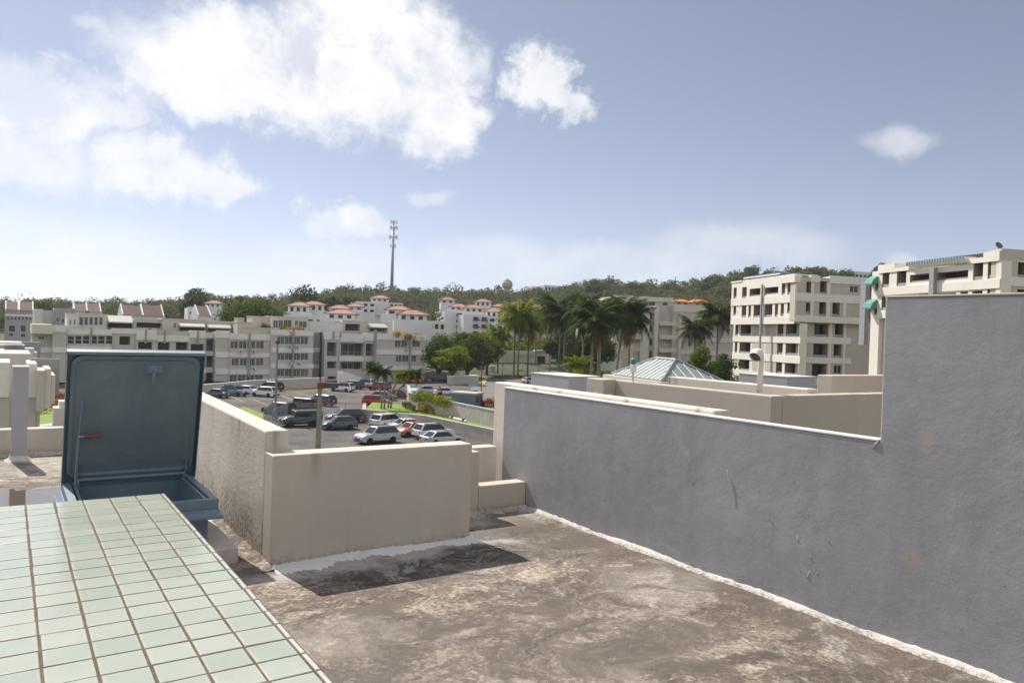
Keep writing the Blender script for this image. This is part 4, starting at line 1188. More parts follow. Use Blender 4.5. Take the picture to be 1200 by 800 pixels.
pent(78, 92, 368, 388, 2.5, 'band_wall', holes=[(81.5, 83.5, 374.5, 380), (86.5, 88.5, 374.5, 380)], win=dict(nx=1, frame='frame_white'))
pent(92, 125.5, 368.5, 386, 3.5, 'band_wall', holes=[(93 + 5.8 * k, 97.5 + 5.8 * k, 371.5, 381) for k in range(5)], win=dict(nx=1))
pent(125.5, 157, 376, 387, 5.0, 'cream_wall', openings=[(127, 155, 378, 384)])
q = b.rect(126, 155.5, 371.5, 377, 3.0); awning(b, q[0], q[1], 4.98, 2.4, q[2], q[3] + .3)
pent(157, 191, 375, 388, 5.5, 'band_wall', openings=[(160, 189, 378, 384)])
pent(191, 209.5, 374, 388.5, 4.0, 'cream_wall', holes=[(203.5, 206.5, 378.5, 384)], win=dict(nx=1))
pent(209.5, 241.5, 375, 389, 5.5, 'cream_wall', openings=[(211, 240.5, 380, 387)])
q = b.rect(210, 241, 377, 382, 3.2); awning(b, q[0], q[1], 5.48, 2.2, q[2], q[3])
pent(241.5, 272, 377, 390, 6.0, 'band_wall', openings=[(243.5, 270, 382, 388)])
q = b.rect(243, 271.5, 378.5, 383.5, 3.8); awning(b, q[0], q[1], 5.98, 2.0, q[2], q[3])
pent(278, 296, 378, 396, 1.0, 'cream_wall', d=6, name='terrace_wall'); pent(278.5, 286, 373, 379, 1.6, 'cream_wall', d=3, name='terrace_wall')
pent(284, 318, 384.5, 396, .6, 'cream_wall', d=4, name='terrace_wall')
pent(296, 320, 371.5, 388, 5.0, 'cream_wall', name='terrace_wall')
pent(318, 361, 372, 389, 3.2, 'band_wall', holes=[(320, 326, 375, 384), (326.5, 332, 375, 384), (332.5, 342, 375, 384), (345.5, 349.5, 375.5, 382), (350.5, 359.5, 376.5, 384)], name='terrace_room')
pent(361, 401, 377.5, 392, 4.5, 'grey_band', name='terrace_wall')
pent(401, 432, 376.5, 392, 4.5, 'cream_wall', openings=[(404.5, 422, 379.5, 387.5)], fill='inner_shade')
pent(432, 455, 379, 392, 5.5, 'cream_wall', openings=[(433.5, 454, 383, 388)])
q = b.rect(432.5, 455, 378.5, 383, 3.4); awning(b, q[0], q[1], 5.48, 2.0, q[2], q[3])
pent(455, 472, 388, 393, 3.0, 'grey_band', name='terrace_wall')
for i, (px, py, yo, w, h, m, lab) in enumerate(((328, 389, 1.0, 1.0, .9, 'leaf_yellow', 'small yellow shrub on the roof terrace, left of three'), (338.5, 389, 1.0, 1.5, 1.4, 'leaf_yellow', 'tallest yellow shrub on the roof terrace'), (350, 389, 1.0, 1.4, 1.2, 'leaf_yellow', 'broad yellow shrub on the roof terrace, right of the tallest'),
                                               (358, 390, 1.0, .8, .6, 'leaf_yellow', 'tiny yellow shrub at the right end of the roof terrace'), (467, 394, .6, 1.6, 1.2, 'leaf_yellow', 'yellow shrub on the roof edge in front of the olive tree, leftmost of three'), (478, 395, .6, 1.6, 1.2, 'leaf_yellow', 'yellow shrub on the roof edge in front of the olive tree, middle of three'), (488, 395, .6, 1.4, 1.1, 'leaf_yellow', 'yellow shrub on the roof edge in front of the olive tree, rightmost of three'),
                                               (313, 387, 4.2, 1.2, 1.9, 'leaf_olive', 'palm-like green plant against the cream terrace wall'), (166, 390, 1.6, .9, .7, 'leaf_yellow', 'yellow plant on the left terrace parapet'), (175.5, 390, 1.6, .7, .8, 'leaf_yellow', 'small orange-yellow plant on the left terrace parapet'))):
    u, z = b.uz(px, py, yo); shrub((u, 160 + yo, 9.1), w * 1.7, max(h, z - 9.1 + h), m, lab, seed=100 + i, per=110, leaf=.30, group='plants on the roof terraces')

# ---- grey terraced houses with brown roofs behind the left end
def gable_row(label, px, xs, ridge, eave, bottom, dep, wall, n_small=0, low=(), group='terraced houses with brown roofs'):
    """row of houses under one brown lean roof each, seen from the eave side"""
    c = at(px, eave, dep)
    f = Facade('terraced_house', label, (c.x, c.y), 90, group)
    global b
    ob, b = b, f
    x0, x1 = xs[0][0], xs[-1][1]
    q = f.rect(x0 - 2, x1 + 2, eave, bottom)
    H = []
    if n_small:
        for k in range(n_small):
            a = x0 + (x1 - x0) * (k + .15) / n_small; H.append(f.rect(a, a + (x1 - x0) / n_small * .62, eave + 8, eave + 11.5))
    H += [f.rect(*l) for l in low]
    mb = MB(); wallp(mb, q[0], q[1], max(0, q[2]) * 0, q[3], 0, .3, H, 0, 0); mb.box(q[0], q[1], .302, 9, 0, q[3] - .1); mb.build('wall', wall, f.root)
    for h in H: window(f, h, .12, nx=1, glass='glass_dark', frame='frame_white')
    for (a, c2) in xs:
        r0 = f.rect(a, c2, ridge, eave)
        mb = MB(); mb.prismx([(-.4, q[3] + .01), (4.2, r0[3] + .7), (8.8, q[3] + .01)], r0[0], r0[1]); mb.build('roof', 'brown_roof', f.root)
        for uu in (r0[0] - .28, r0[1] + .002):
            mb = MB(); mb.prismx([(-.5, q[3] - .4), (-.5, q[3] + .25), (4.2, r0[3] + 1.0), (8.9, q[3] + .25), (8.9, q[3] - .4)], uu, uu + .26); mb.build('gable_wall', 'white_wall', f.root)
    if n_small:
        qb = f.rect(x0 - 2, x1 + 2, eave + 5, eave + 7); MB().box(qb[0], qb[1], -.25, -.002, qb[2], qb[3]).build('band', 'grey_band', f.root)
    b = ob
    return f


gable_row('grey terraced house with two brown roof slopes at the far left', 20, [(7.5, 21), (23.5, 38)], 356.5, 363.5, 400, 190, 'mauve_wall', 7, [(10, 18, 381, 389), (24, 30.5, 381, 389), (10, 16, 390.5, 394), (24, 30, 391, 395)])
gable_row('pair of terraced houses with narrow brown roofs above the white roof box', 95, [(88, 101.5), (103, 117.5)], 358.5, 365, 400, 195, 'grey_wall')
gable_row('terraced houses with the two widest brown roof slopes, right of the pale awning', 170, [(144.5, 166.5), (168.5, 191)], 360.5, 370, 400, 185, 'white_wall', 0)
gable_row('terraced house with a small brown roof beside the broad yellow-green tree', 222, [(233, 246)], 361.5, 370, 400, 185, 'white_wall', 0)
g = Facade('flat_roof_house', 'grey flat-roofed house with stepped parapets left of the white roof box', (at(72, 370, 180).x, at(72, 370, 180).y), 90)
for i, (x0, x1, y0, yo) in enumerate(((39, 50, 362, 1.0), (50, 63.5, 363.5, .5), (63, 88, 361, 0), (64, 84, 368, -2))):
    q = g.rect(x0, x1, y0, 400, yo); MB().box(q[0], q[1], yo, yo + 6, 0, q[3]).build('wall_block', ['grey_band', 'grey_wall', 'mauve_wall', 'mauve_wall'][i], g.root)
for (x0, x1, y0, y1) in ((66, 69, 372, 377), (72, 76, 373, 378)):
    q = g.rect(x0, x1, y0, y1, -2); window(g, (q[0], q[1], q[2], q[3]), -2.1, nx=1)


# ---- pink-roofed houses on the slope
def villa(px, ridge, eave, halfw, base, depth, label, win=3, tier=0, roof='pink_roof', wall='white_wall', group='white houses with pink hipped roofs', rz=None, dark=True):
    p = at(px, eave, depth); k = depth / FPX
    w = halfw * k; h = max(2.0, (base - eave) * k); rh = (eave - ridge) * k
    r_ = RNG.uniform(-8, 8) if rz is None else rz
    t = thing('hip_roof_house', label, 'house', (p.x, p.y, p.z - h), rad(-22 + r_), group)
    d = w * .8
    holes = []
    zw0, zw1 = h - min(2.0, h * .55), h - .35
    for i in range(win):
        a = -w * .82 + (2 * w * .82) * (i + .18) / win; holes.append((a, a + 2 * w * .82 / win * .55, zw0, zw1))
    mb = MB(); wallp(mb, -w * .9, w * .9, -4.0, h, -d * .9, -d * .9 + .4, holes, 0, 0); mb.box(-w * .9, w * .9, -d * .9 + .402, d * .9, -4.0, h - .05); mb.build('wall', wall, t)
    fb = type('F', (), {})(); fb.root = t
    for hh in holes: window(fb, hh, -d * .9 + .2, nx=1, frame='frame_white', fw=.08)
    mb = MB(); ov = 1.06
    rl = max(w - d, w * .25)
    vs = [(-w * ov, -d * ov, h), (w * ov, -d * ov, h), (w * ov, d * ov, h), (-w * ov, d * ov, h), (-rl, 0, h + rh), (rl, 0, h + rh)]
    vs += [(x, y, h - .25) for x, y, _ in vs[:4]]
    mb.add(vs, [(0, 1, 5, 4), (1, 2, 5), (2, 3, 4, 5), (3, 0, 4), (6, 9, 8, 7), (0, 6, 7, 1), (1, 7, 8, 2), (2, 8, 9, 3), (3, 9, 6, 0)])
    rf = mb.build('roof', roof, t)
    mb = MB()
    for aa, bb in ((0, 4), (3, 4), (1, 5), (2, 5), (4, 5)): mb.tube(Vector(vs[aa]) + Vector((0, 0, .04)), Vector(vs[bb]) + Vector((0, 0, .04)), .13, n=5)
    mb.build('ridge_tile', roof, rf)
    if tier:
        mb = MB(); mb.box(-w * 1.25, w * 1.2, -d * 1.5, -d * .9 - .002, -4.0, h * .30); mb.box(-w * 1.25, w * 1.2, -d * 1.5, -d * 1.5 + .2, h * .3 + .001, h * .42); mb.build('terrace', wall, t)
    return t


VILLAS = [(251, 352, 355.5, 10, 363, 260, 'lone pink-roofed house beside the large round tree'),
          (351, 353.8, 358.5, 13, 371, 240, 'pink-roofed house with a terrace, left of a pair under the dark tree row', 3, 1),
          (367.5, 353, 357, 13, 369, 248, 'pink-roofed house, right of a pair under the dark tree row', 3, 1),
          (398, 357.2, 361.5, 13, 368, 225, 'pink-roofed house behind the lowest red-pink roof on the left slope', 2),
          (416, 355.2, 359, 11, 366, 250, 'pink-roofed house next to the grey-white flat-roofed block', 2),
          (401, 362.5, 367.5, 18, 378, 205, 'wide house with the lowest red-pink roof left of the bushy olive tree', 3, 1),
          (445.5, 346, 349.5, 11, 354, 262, 'small pink-roofed house on top of the grey-white block', 3),
          (467, 358.3, 363, 15, 373, 220, 'pink-roofed house above the bushy olive tree', 2, 1),
          (482, 363, 368.5, 18, 380, 205, 'broad pink-roofed house just right of the bushy olive tree', 3, 1),
          (524, 347.8, 351.5, 9, 358, 350, 'small pink-roofed house behind the pale airy tree', 2),
          (537.5, 356, 359.5, 12, 366, 315, 'pink-roofed house right of the pale airy tree', 3, 1),
          (553.5, 357, 361, 13, 369, 310, 'pink-roofed house above the tall white block with maroon balconies', 3, 1),
          (565.5, 350.3, 353.8, 10, 362, 345, 'highest pink-roofed house between the mast and the water tower', 3, 1),
          (586, 356, 359.5, 11, 366, 325, 'pink-roofed house left of the water tower, second row', 3),
          (581.5, 360.3, 365.3, 15, 376, 295, 'large pink-roofed house in front of another, below the water tower', 4, 1),
          (608, 353, 356.3, 10, 361, 340, 'pink-roofed house directly right of and below the water tower', 3),
          (609.5, 357.3, 361.3, 13, 371, 315, 'pink-roofed house with a terrace right of the water tower, front row', 3, 1),
          (630, 356, 360, 9, 369, 325, 'pink-roofed house left of the tall dark palm', 3, 1),
          (650, 357.5, 361.5, 10, 372, 332, 'pink-roofed house half hidden behind the tall dark palm', 2),
          (664, 358, 362, 9, 372, 338, 'pink-roofed house showing between the palm crowns', 2)]
for v in VILLAS: villa(*v)
villa(797.5, 350.5, 353.5, 10, 359, 270, 'ochre house with a terracotta roof behind the middle apartment block', 2, roof='orange_roof', wall='ochre_wall', group='ochre houses with orange roofs')
villa(817.5, 350.5, 354, 10, 360, 265, 'ochre house with a bright orange roof beside the white-railed terrace', 2, roof='orange_roof', wall='ochre_wall', group='ochre houses with orange roofs')
villa(849, 358.8, 362, 9, 372, 240, 'house with a low orange roof next to the beige tower', 1, roof='orange_roof', wall='cream_wall', group='ochre houses with orange roofs')


def slab_block(name, label, px, x0, x1, ytop, ybot, depth, azd, wall, rows, cols, balcony=None, glass='glass_dark', group=None, d=9, blank=0):
    c = at(px, ytop, depth)
    f = Facade(name, label, (c.x, c.y), azd, group)
    u0, u1, z0, z1 = f.rect(x0, x1, ytop, ybot)
    gz = max(-1, float(hill_z(math.atan2(c.x, c.y), math.hypot(c.x, c.y))) - 3) if math.hypot(c.x, c.y) > HD0 else -.2
    hol = []; H = (z1 - z0)
    for i in range(rows):
        for j in range(blank, cols):
            a = u0 + (u1 - u0) * (j + .18) / cols; e = u0 + (u1 - u0) * (j + .82) / cols
            zz = z1 - H * (i + .80) / rows
            hol.append((a, e, zz, zz + H / rows * .5))
    mb = MB(); wallp(mb, u0, u1, min(gz, z0), z1, 0, .5, hol); mb.box(u0, u1, .502, d, min(gz, z0), z1 - .3); mb.build('wall', wall, f.root)
    for h in hol:
        window(f, h, .3, nx=1, glass=glass, fw=.1)
        if balcony: box_part(f, 'balcony', h[0] - .1, h[1] + .1, -.55, -.002, h[2] - .15, h[2] + .6, balcony)
    return f


slab_block('apartment_block', 'grey-white flat-roofed block among the pink-roofed houses on the left slope', 429, 417, 440, 353.5, 367, 255, 100, 'white_wall', 2, 3)
slab_block('apartment_block', 'grey shaded block with window bands left of the pale airy tree', 455, 440, 472, 354.5, 370, 262, 100, 'grey_band', 3, 6)
slab_block('apartment_block', 'tall white block with maroon balconies facing the car park', 526, 520.5, 533, 364.5, 392, 276, 95, 'white_wall', 1, 1, blank=1)
slab_block('apartment_block', 'white wing with a column of maroon balconies beside the bright green tree', 537, 533, 543, 364.5, 392, 277, 95, 'white_wall', 4, 1, 'maroon')
slab_block('apartment_block', 'white block with one maroon balcony and grey windows, second from the gatehouse', 556, 543, 572, 368.5, 394, 274, 95, 'white_wall', 3, 3, 'maroon', blank=1)
slab_block('apartment_block', 'white apartment block right behind the bright royal palms', 586, 572, 600, 371, 396, 278, 95, 'white_wall', 3, 3)
slab_block('apartment_block', 'white tiered apartment block partly hidden by the tall dark palm', 625, 600, 650, 367, 392, 285, 100, 'white_wall', 3, 6)
slab_block('flat_roof_house', 'long low white house behind the end of the long apartment block', 510, 495, 522, 376, 388, 225, 95, 'grey_band', 1, 4)
slab_block('flat_roof_house', 'low white flat-roofed house under the paired pink roofs', 360, 336, 380, 369, 384, 215, 95, 'white_wall', 1, 4)
slab_block('flat_roof_house', 'white flat-roofed house left of the broad yellow-green tree', 210, 220, 243, 359.5, 378, 200, 95, 'white_wall', 1, 2)
slab_block('hill_building', 'pale low buildings on the ridge right of the water tower', 645, 638, 658, 334.5, 342, 640, 95, 'white_wall', 1, 5, group='pale buildings along the ridge')
slab_block('hill_building', 'smaller pale building on the ridge, nearest the water tower', 630, 624, 638, 335.5, 342, 650, 95, 'white_wall', 1, 3, group='pale buildings along the ridge')
slab_block('hill_building', 'long flat grey-white building on the ridge above the middle apartment block', 765, 750, 778, 332.5, 340, 640, 100, 'grey_band', 1, 7, group='pale buildings along the ridge')
slab_block('hill_building', 'pale grey building on the ridge between the two beige towers', 1006, 992, 1021, 318, 330, 560, 110, 'grey_band', 1, 6, group='pale buildings along the ridge')
slab_block('flat_roof_house', 'small white house glimpsed left of the middle apartment block roof', 700, 692, 708, 350, 362, 235, 100, 'white_wall', 1, 2)

# ---- middle apartment block
c = at(770, 400, 192)
B6 = Facade('apartment_block', 'pale five-storey block with deep blank bays in the middle, behind the palms', (c.x, c.y), 114)
b = B6
R5 = lambda x0, x1, y0, y1: (600 + x0 / 5, 600 + x1 / 5, 320 + y0 / 5, 320 + y1 / 5)
seg(719.5, 741, 346, 1.0, holes=[], openings=[], wall='warm_wall')
seg(741, 745, 347, .4, wall='band_wall')
seg(745, 789, 348.5, 2.5, holes=[R5(805, 840, 168, 190), R5(883, 912, 172, 190)], wall='warm_wall', bands=[(348, 353)], win=dict(nx=1), band='band_wall')
seg(719, 752, 358, 0.5, openings=[R5(632, 652, 300, 330), R5(740, 765, 228, 278), R5(745, 768, 305, 345), R5(685, 716, 455, 490)], holes=[R5(740, 772, 457, 505), R5(660, 680, 395, 420)], wall='warm_wall', bands=[(377, 381, 752, 719), (391, 396, 752, 719), (405.5, 411, 725, 752)][1:], win=dict(nx=2), band='band_wall')
seg(752, 762, 358, -.2, wall='band_wall', bands=[(358, 363)], band='band_wall')
seg(760.5, 768, 359, 1.2, holes=[R5(806, 838, 230, 272), R5(806, 834, 310, 345), R5(806, 834, 385, 424), R5(806, 830, 455, 495)], wall='warm_wall', bands=[(359, 365), (376, 381.5), (391, 397), (406, 411)], win=dict(nx=2), band='band_wall')
seg(768, 772.5, 358, -.3, wall='band_wall')
seg(772.5, 799, 362, 2.6, wall='warm_wall', bands=[(377, 381.5), (392.5, 397.5), (408, 413)], band='band_wall', proud=1.6)
seg(789, 862, 358.5, 1.2, wall='warm_wall', bands=[(358, 366.5), (380, 385), (395.5, 400.5), (411, 416)], band='band_wall')
seg(797, 799.5, 366, 0.2, wall='band_wall')
seg(705, 719.5, 398, 0.0, openings=[R5(575, 595, 460, 492)], wall='tower_band', bands=[(405, 410), (420, 425)], band='band_wall', depth=8)
MB().box(*[b.uz(733, 378, .3)[0], b.uz(752, 378, .3)[0]], -.9, .3, b.uz(742, 397, .3)[1] - .1, b.uz(742, 396, .3)[1] + .05).build('awning', 'awning_pale', b.root)

# ---- tall beige apartment tower on the right, and its nearer twin
def tower(P, azd, label, azB=None):
    return Facade('apartment_tower', label, P, azd, 'beige apartment towers')


def panels(f, x0, x1, ytop, ybot, holes, y=0, depth=1.3, wall='tower_wall', zb=None, conv=None, rails=True, door=True, back=8, win=(), c0=0.0, c1=0.0):
    H = [f.rect(*conv(*h), y) for h in holes]; Wn = [f.rect(*conv(*h), y) for h in win]
    ym = (ytop + ybot) / 2
    u0 = f.uz(x0, ym, y)[0]; u1 = f.uz(x1, ym, y)[0]
    if u0 > u1: u0, u1 = u1, u0
    z1 = f.uz((x0 + x1) / 2, ytop, y)[1]; z0 = f.uz((x0 + x1) / 2, ybot, y)[1] if zb is None else zb
    mb = MB(); wallp(mb, u0, u1, z0, z1, y, y + depth, H + Wn, 0, 1); mb.box(u0 + c0, u1 - c1, y + depth + .002, y + back, z0, z1 - .02, 2); mb.build('wall', [wall, 'tower_pink', 'inner_shade'], f.root)
    for h in H:
        w, hh = h[1] - h[0], h[3] - h[2]
        if rails and w > .5: MB().box(h[0], h[1], y + .10, y + .16, h[2] + .02, h[2] + min(.6, hh * .2)).build('balustrade', 'pipe_grey', f.root)
        if door and w > .6 and hh > 1.2:
            window(f, (h[0] + w * .12, h[0] + w * .88, h[2] + .02, h[3] - .25), y + depth - .15, nx=2, glass='glass_dark', frame='frame_dark')
    for h in Wn: window(f, h, y + .12, nx=2, glass='glass_dark', frame='frame_white')
    return u0, u1, z0, z1


C5 = lambda x0, x1, y0, y1: (780 + x0 / 5, 780 + x1 / 5, 300 + y0 / 5, 300 + y1 / 5)
C6 = lambda x0, x1, y0, y1: (960 + x0 / 5, 960 + x1 / 5, 280 + y0 / 5, 280 + y1 / 5)
pc = at(932, 370, 113)
TA = tower((pc.x, pc.y), 202, 'beige apartment tower with loggias left of the high grey wall')
# its long front runs away to the left (local x towards us would flip, so build from the far corner)
far = Vector((pc.x, pc.y, 0)) + Vector((math.sin(rad(22)), math.cos(rad(22)), 0)) * 20.5
TA.root.location = (far.x, far.y, 0); TA.P = Vector((far.x, far.y, 0))
f = b = TA
up = [(398, 416, 185, 250), (448, 475, 182, 248), (680, 700, 160, 230), (714, 742, 150, 225),
      (397, 413, 293, 347), (446, 472, 290, 360), (485, 500, 289, 362), (515, 555, 287, 362), (580, 625, 283, 358), (640, 658, 280, 357), (674, 693, 278, 352), (713, 738, 272, 335)]
lo = [(408, 425, 403, 470), (440, 500, 401, 466), (655, 690, 398, 468), (706, 783, 395, 468), (405, 420, 503, 570), (432, 497, 506, 571), (652, 686, 507, 578), (703, 778, 510, 582), (400, 413, 642, 668), (428, 490, 607, 672), (645, 682, 620, 690), (697, 775, 625, 700)]
ul, _, zmid, ztop = panels(f, 857, 930.5, 325.5, 379, [u for u in up] + [(492, 555, 190, 236), (582, 660, 182, 224)], y=0, conv=C5, wall='tower_band', c1=1.5)
mid = zmid
panels(f, 858.5, 936, 379, 450, lo, y=.9, conv=C5, wall='tower_band', zb=-.5, back=7, c1=2.6)
for (x0, x1) in ((508, 572), (584, 648)):
    for (y0, y1) in ((398, 468), (505, 572), (610, 675)):
        q = f.rect(*C5(x0, x1, y0, y1), .9); MB().box(q[0], q[1], .86, .897, q[2], q[3]).build('wall_panel', 'tower_wall', f.root)
LA = f.uz(930.5, 360)[0]
for (ya0, ya1, yb0, yb1, yy, e0, e1) in ((246, 291, 230, 272, -.05, 385, 755), (364, 402, 352, 395, -.05, 385, 755), (473, 503, 468, 508, .85, 395, 792), (573, 605, 578, 625, .85, 392, 790), (670, 700, 690, 735, .85, 390, 788)):
    z0 = (f.uz(780 + e0 / 5, 300 + ya1 / 5, yy)[1] + f.uz(780 + e1 / 5, 300 + yb1 / 5, yy)[1]) / 2
    z1 = (f.uz(780 + e0 / 5, 300 + ya0 / 5, yy)[1] + f.uz(780 + e1 / 5, 300 + yb0 / 5, yy)[1]) / 2
    MB().box(f.uz(780 + e0 / 5, 300 + ya0 / 5, yy)[0], f.uz(780 + e1 / 5, 300 + yb0 / 5, yy)[0], yy - .06, yy + .047, z0, z1).build('band', 'tower_band', f.root)
u, z = f.uz(894.8, 333); MB().box(u - .15, u + .15, -.36, -.12, 2, z).build('downpipe', 'pipe_grey', f.root)
# stepped roof line: corner blocks higher, pergola of slats between
for (x0, x1, yt) in ((857, 870, 331), (914, 921, 327.5), (920, 931, 323)):
    u0, u1 = f.uz(x0, yt)[0], f.uz(x1, yt)[0]; z = f.uz((x0 + x1) / 2, yt)[1]
    MB().box(u0, u1, -.10, 4.0, ztop + .002, z).build('roof_block', 'tower_band', f.root)
u0, u1 = f.uz(871, 333)[0], f.uz(913, 333)[0]
mb = MB(); n = 16
for k in range(n): uu = u0 + (u1 - u0) * (k + .5) / n; mb.box(uu - .06, uu + .06, .1, 4.2, ztop + .45, ztop + .62)
mb.build('pergola_slats', 'slat_blue', f.root)['kind'] = 'stuff'
MB().box(u0, u1, -.02, .1, ztop + .2, ztop + .44).build('pergola_beam', 'tower_band', f.root)
# right-hand front, at right angles
FB = Facade('wing', 'x', (pc.x, pc.y), 112); wing_root = FB.root
FB.root = f.root       # its parts belong to the same tower


class Sub:             # second face of the same building, expressed in the tower's own frame
    def __init__(s, par, P, azd):
        s.f = Facade.__new__(Facade); s.f.P = Vector((P[0], P[1], 0)); s.f.a = rad(azd); s.f.base = 0
        s.f.u = Vector((math.sin(s.f.a), math.cos(s.f.a), 0)); s.f.n = Vector((-s.f.u.y, s.f.u.x, 0))
        s.par = par
        T = Matrix.Translation((P[0], P[1], 0)) @ Matrix.Rotation(math.atan2(s.f.u.y, s.f.u.x), 4, 'Z')
        RP_ = Matrix.Translation(par.root.location) @ Matrix.Rotation(par.root.rotation_euler.z, 4, 'Z')
        s.X = RP_.inverted() @ T
        s.root = par.root; s.P = s.f.P
    def uz(s, *a): return s.f.uz(*a)
    def rect(s, *a): return s.f.rect(*a)


bpy.data.objects.remove(wing_root)


class XMB(MB): pass


def with_frame(sub, fn):
    """run a builder with every new mesh part carried into the tower's frame"""
    before = set(bpy.data.objects)
    fn(sub)
    for o in bpy.data.objects:
        if o not in before and o.parent == sub.root: o.matrix_local = sub.X @ o.matrix_local


SB = Sub(TA, (pc.x, pc.y), 112)


def build_B(s):
    up = [(825, 852, 150, 226), (905, 943, 148, 226), (822, 848, 273, 338), (900, 940, 270, 356), (978, 1020, 273, 356)]
    lo = [(870, 952, 398, 474), (992, 1040, 398, 476), (865, 948, 514, 594), (985, 1030, 518, 598), (857, 942, 632, 718)]
    panels(s, 931.5, 1018, 326, 377, up, y=0, conv=C5, win=[(1080, 1128, 175, 214)], c0=1.5)
    panels(s, 938, 1018, 377, 455, lo, y=.9, conv=C5, zb=-.5, back=7, win=[(985, 1030, 640, 690)], c0=2.6)
    for (y0, y1, yy, x0, x1) in ((225, 272, -.05, 755, 1190), (355, 392, -.05, 755, 1190), (474, 512, .84, 790, 1085), (594, 628, .84, 788, 1085), (716, 752, .84, 786, 1085), (120, 165, -.05, 960, 1185)):
        q = s.rect(780 + x0 / 5, 780 + x1 / 5, 300 + y0 / 5, 300 + y1 / 5, yy); MB().box(q[0], q[1], yy - .06, yy + .047, q[2], q[3]).build('band', 'tower_band', s.root)
    for (x0, x1, y0, y1, yy) in ((755, 766, 165, 355, -.03), (850, 868, 160, 355, -.03), (943, 964, 160, 355, -.03), (1040, 1058, 272, 355, -.03), (953, 968, 392, 770, .87), (792, 800, 392, 770, .87), (1040, 1052, 392, 720, .87)):
        q = s.rect(*C5(x0, x1, y0, y1), yy); MB().box(q[0], q[1], yy - .05, yy + .027, q[2], q[3]).build('pier', 'tower_band', s.root)
    for (x0, x1, yt) in ((755, 790, 115), (850, 905, 115), (962, 1190, 126)):
        q = s.rect(780 + x0 / 5, 780 + x1 / 5, 300 + yt / 5, 329, 0); MB().box(q[0], q[1], -.10, 4, q[2] - .2, q[3]).build('roof_block', 'tower_band', s.root)


with_frame(SB, build_B)

# nearer twin
qc = at(1172, 330, 79.5)
far2 = Vector((qc.x, qc.y, 0)) + Vector((math.sin(rad(22)), math.cos(rad(22)), 0)) * 19.5
TB = tower((far2.x, far2.y), 202, 'nearer beige apartment tower rising behind the high grey wall, with blue roof slats')
f = b = TB
up = [(370, 410, 192, 283), (455, 510, 184, 275), (903, 960, 135, 240), (988, 1038, 121, 232), (365, 390, 337, 416), (525, 562, 328, 400), (578, 672, 322, 400), (690, 800, 318, 400), (825, 870, 309, 390), (895, 955, 303, 390), (983, 1033, 293, 390)]
u0_, u1_, z0_, ztop = panels(f, 1030, 1172.5, 313, 372, up + [(532, 672, 205, 250), (692, 872, 190, 238)], y=0, wall='tower_band', conv=C6, c1=1.5)
panels(f, 1030, 1174, 372, 520, [(340, 352, 490, 572), (335, 348, 625, 712)], y=.6, conv=C6, zb=-.5, back=7, c1=2.4)
for (ya0, ya1, yb0, yb1) in ((285, 330, 235, 290), (418, 470, 390, 440)):
    z0 = (f.uz(1031, 280 + ya1 / 5)[1] + f.uz(1171, 280 + yb1 / 5)[1]) / 2; z1 = (f.uz(1031, 280 + ya0 / 5)[1] + f.uz(1171, 280 + yb0 / 5)[1]) / 2
    MB().box(f.uz(1029.5, 340)[0], f.uz(1172.5, 330)[0], -.11, -.003, z0, z1).build('band', 'tower_band', f.root)
for (x0, x1, yt) in ((350, 447, 148), (447, 530, 165), (875, 968, 112), (968, 1062, 72)):
    u0, u1 = f.uz(960 + x0 / 5, 280 + yt / 5)[0], f.uz(960 + x1 / 5, 280 + yt / 5)[0]; z = f.uz(960 + (x0 + x1) / 10, 280 + yt / 5)[1]
    zt2 = f.uz(960 + (x0 + x1) / 10, 280 + (yt + 60) / 5)[1]
    MB().box(u0, u1, -.12, 4.5, max(ztop + .002, 0), max(z, ztop + .3)).build('roof_block', 'tower_band', f.root)
u0, u1 = f.uz(1066, 316)[0], f.uz(1135, 310)[0]
zp = f.uz(1100, 308.5)[1]
n = 22
mb = MB()
for k in range(n):
    uu = u0 + (u1 - u0) * (k + .5) / n
    mb.add([(uu - .08, -.55, zp + .02), (uu + .08, -.55, zp + .02), (uu + .08, 1.2, zp - .25), (uu - .08, 1.2, zp - .25), (uu - .08, -.55, zp + .38), (uu + .08, -.55, zp + .38), (uu + .08, 1.2, zp + .38), (uu - .08, 1.2, zp + .38)], [(3, 2, 1, 0), (4, 5, 6, 7), (0, 1, 5, 4), (1, 2, 6, 5), (2, 3, 7, 6), (3, 0, 4, 7)])
    mbt = MB(); mbt.box(uu - .10, uu + .10, -.65, -.552, zp + .05, zp + .5); mbt.build('slat_end', 'slat_blue', f.root)
mb.build('pergola_slats', 'tower_band', f.root)['kind'] = 'stuff'
MB().box(u0 - .1, u1 + .1, -.25, -.05, zp - .22, zp + .018).build('pergola_beam', 'tower_band', f.root)
MB().box(u0 - .1, u1 + .1, 1.6, 1.8, zp - .22, zp + .018).build('pergola_beam', 'tower_band', f.root)
u, z = f.uz(1097, 314); MB().box(u - .35, u + .35, -.6, -.2, 5, z).build('downpipe', 'pipe_grey', f.root)
u, z = f.uz(1016, 330); 
mb = MB(); uq, zq = f.uz(1161, 291); mb.tube((uq, 1, zq - 1.0), (uq, 1, zq + .2), .04); mb.T = Matrix.Translation((uq, 1, zq + .35)) @ Matrix.Rotation(rad(60), 4, 'Y'); mb.lathe([(.02, -.12), (.3, -.05), (.42, .08)], 14); mb.build('dish_antenna', 'frame_dark', f.root)
SB2 = Sub(TB, (qc.x, qc.y), 112)


def build_B2(s):
    panels(s, 1172.5, 1260, 294, 372, [(1165, 1230, 118, 232), (1160, 1230, 296, 390)], y=0, conv=C6, zb=-.5, c0=1.5)
    q = s.rect(1174, 1260, 326, 337); MB().box(q[0], q[1], -.11, -.003, q[2], q[3]).build('band', 'tower_band', s.root)


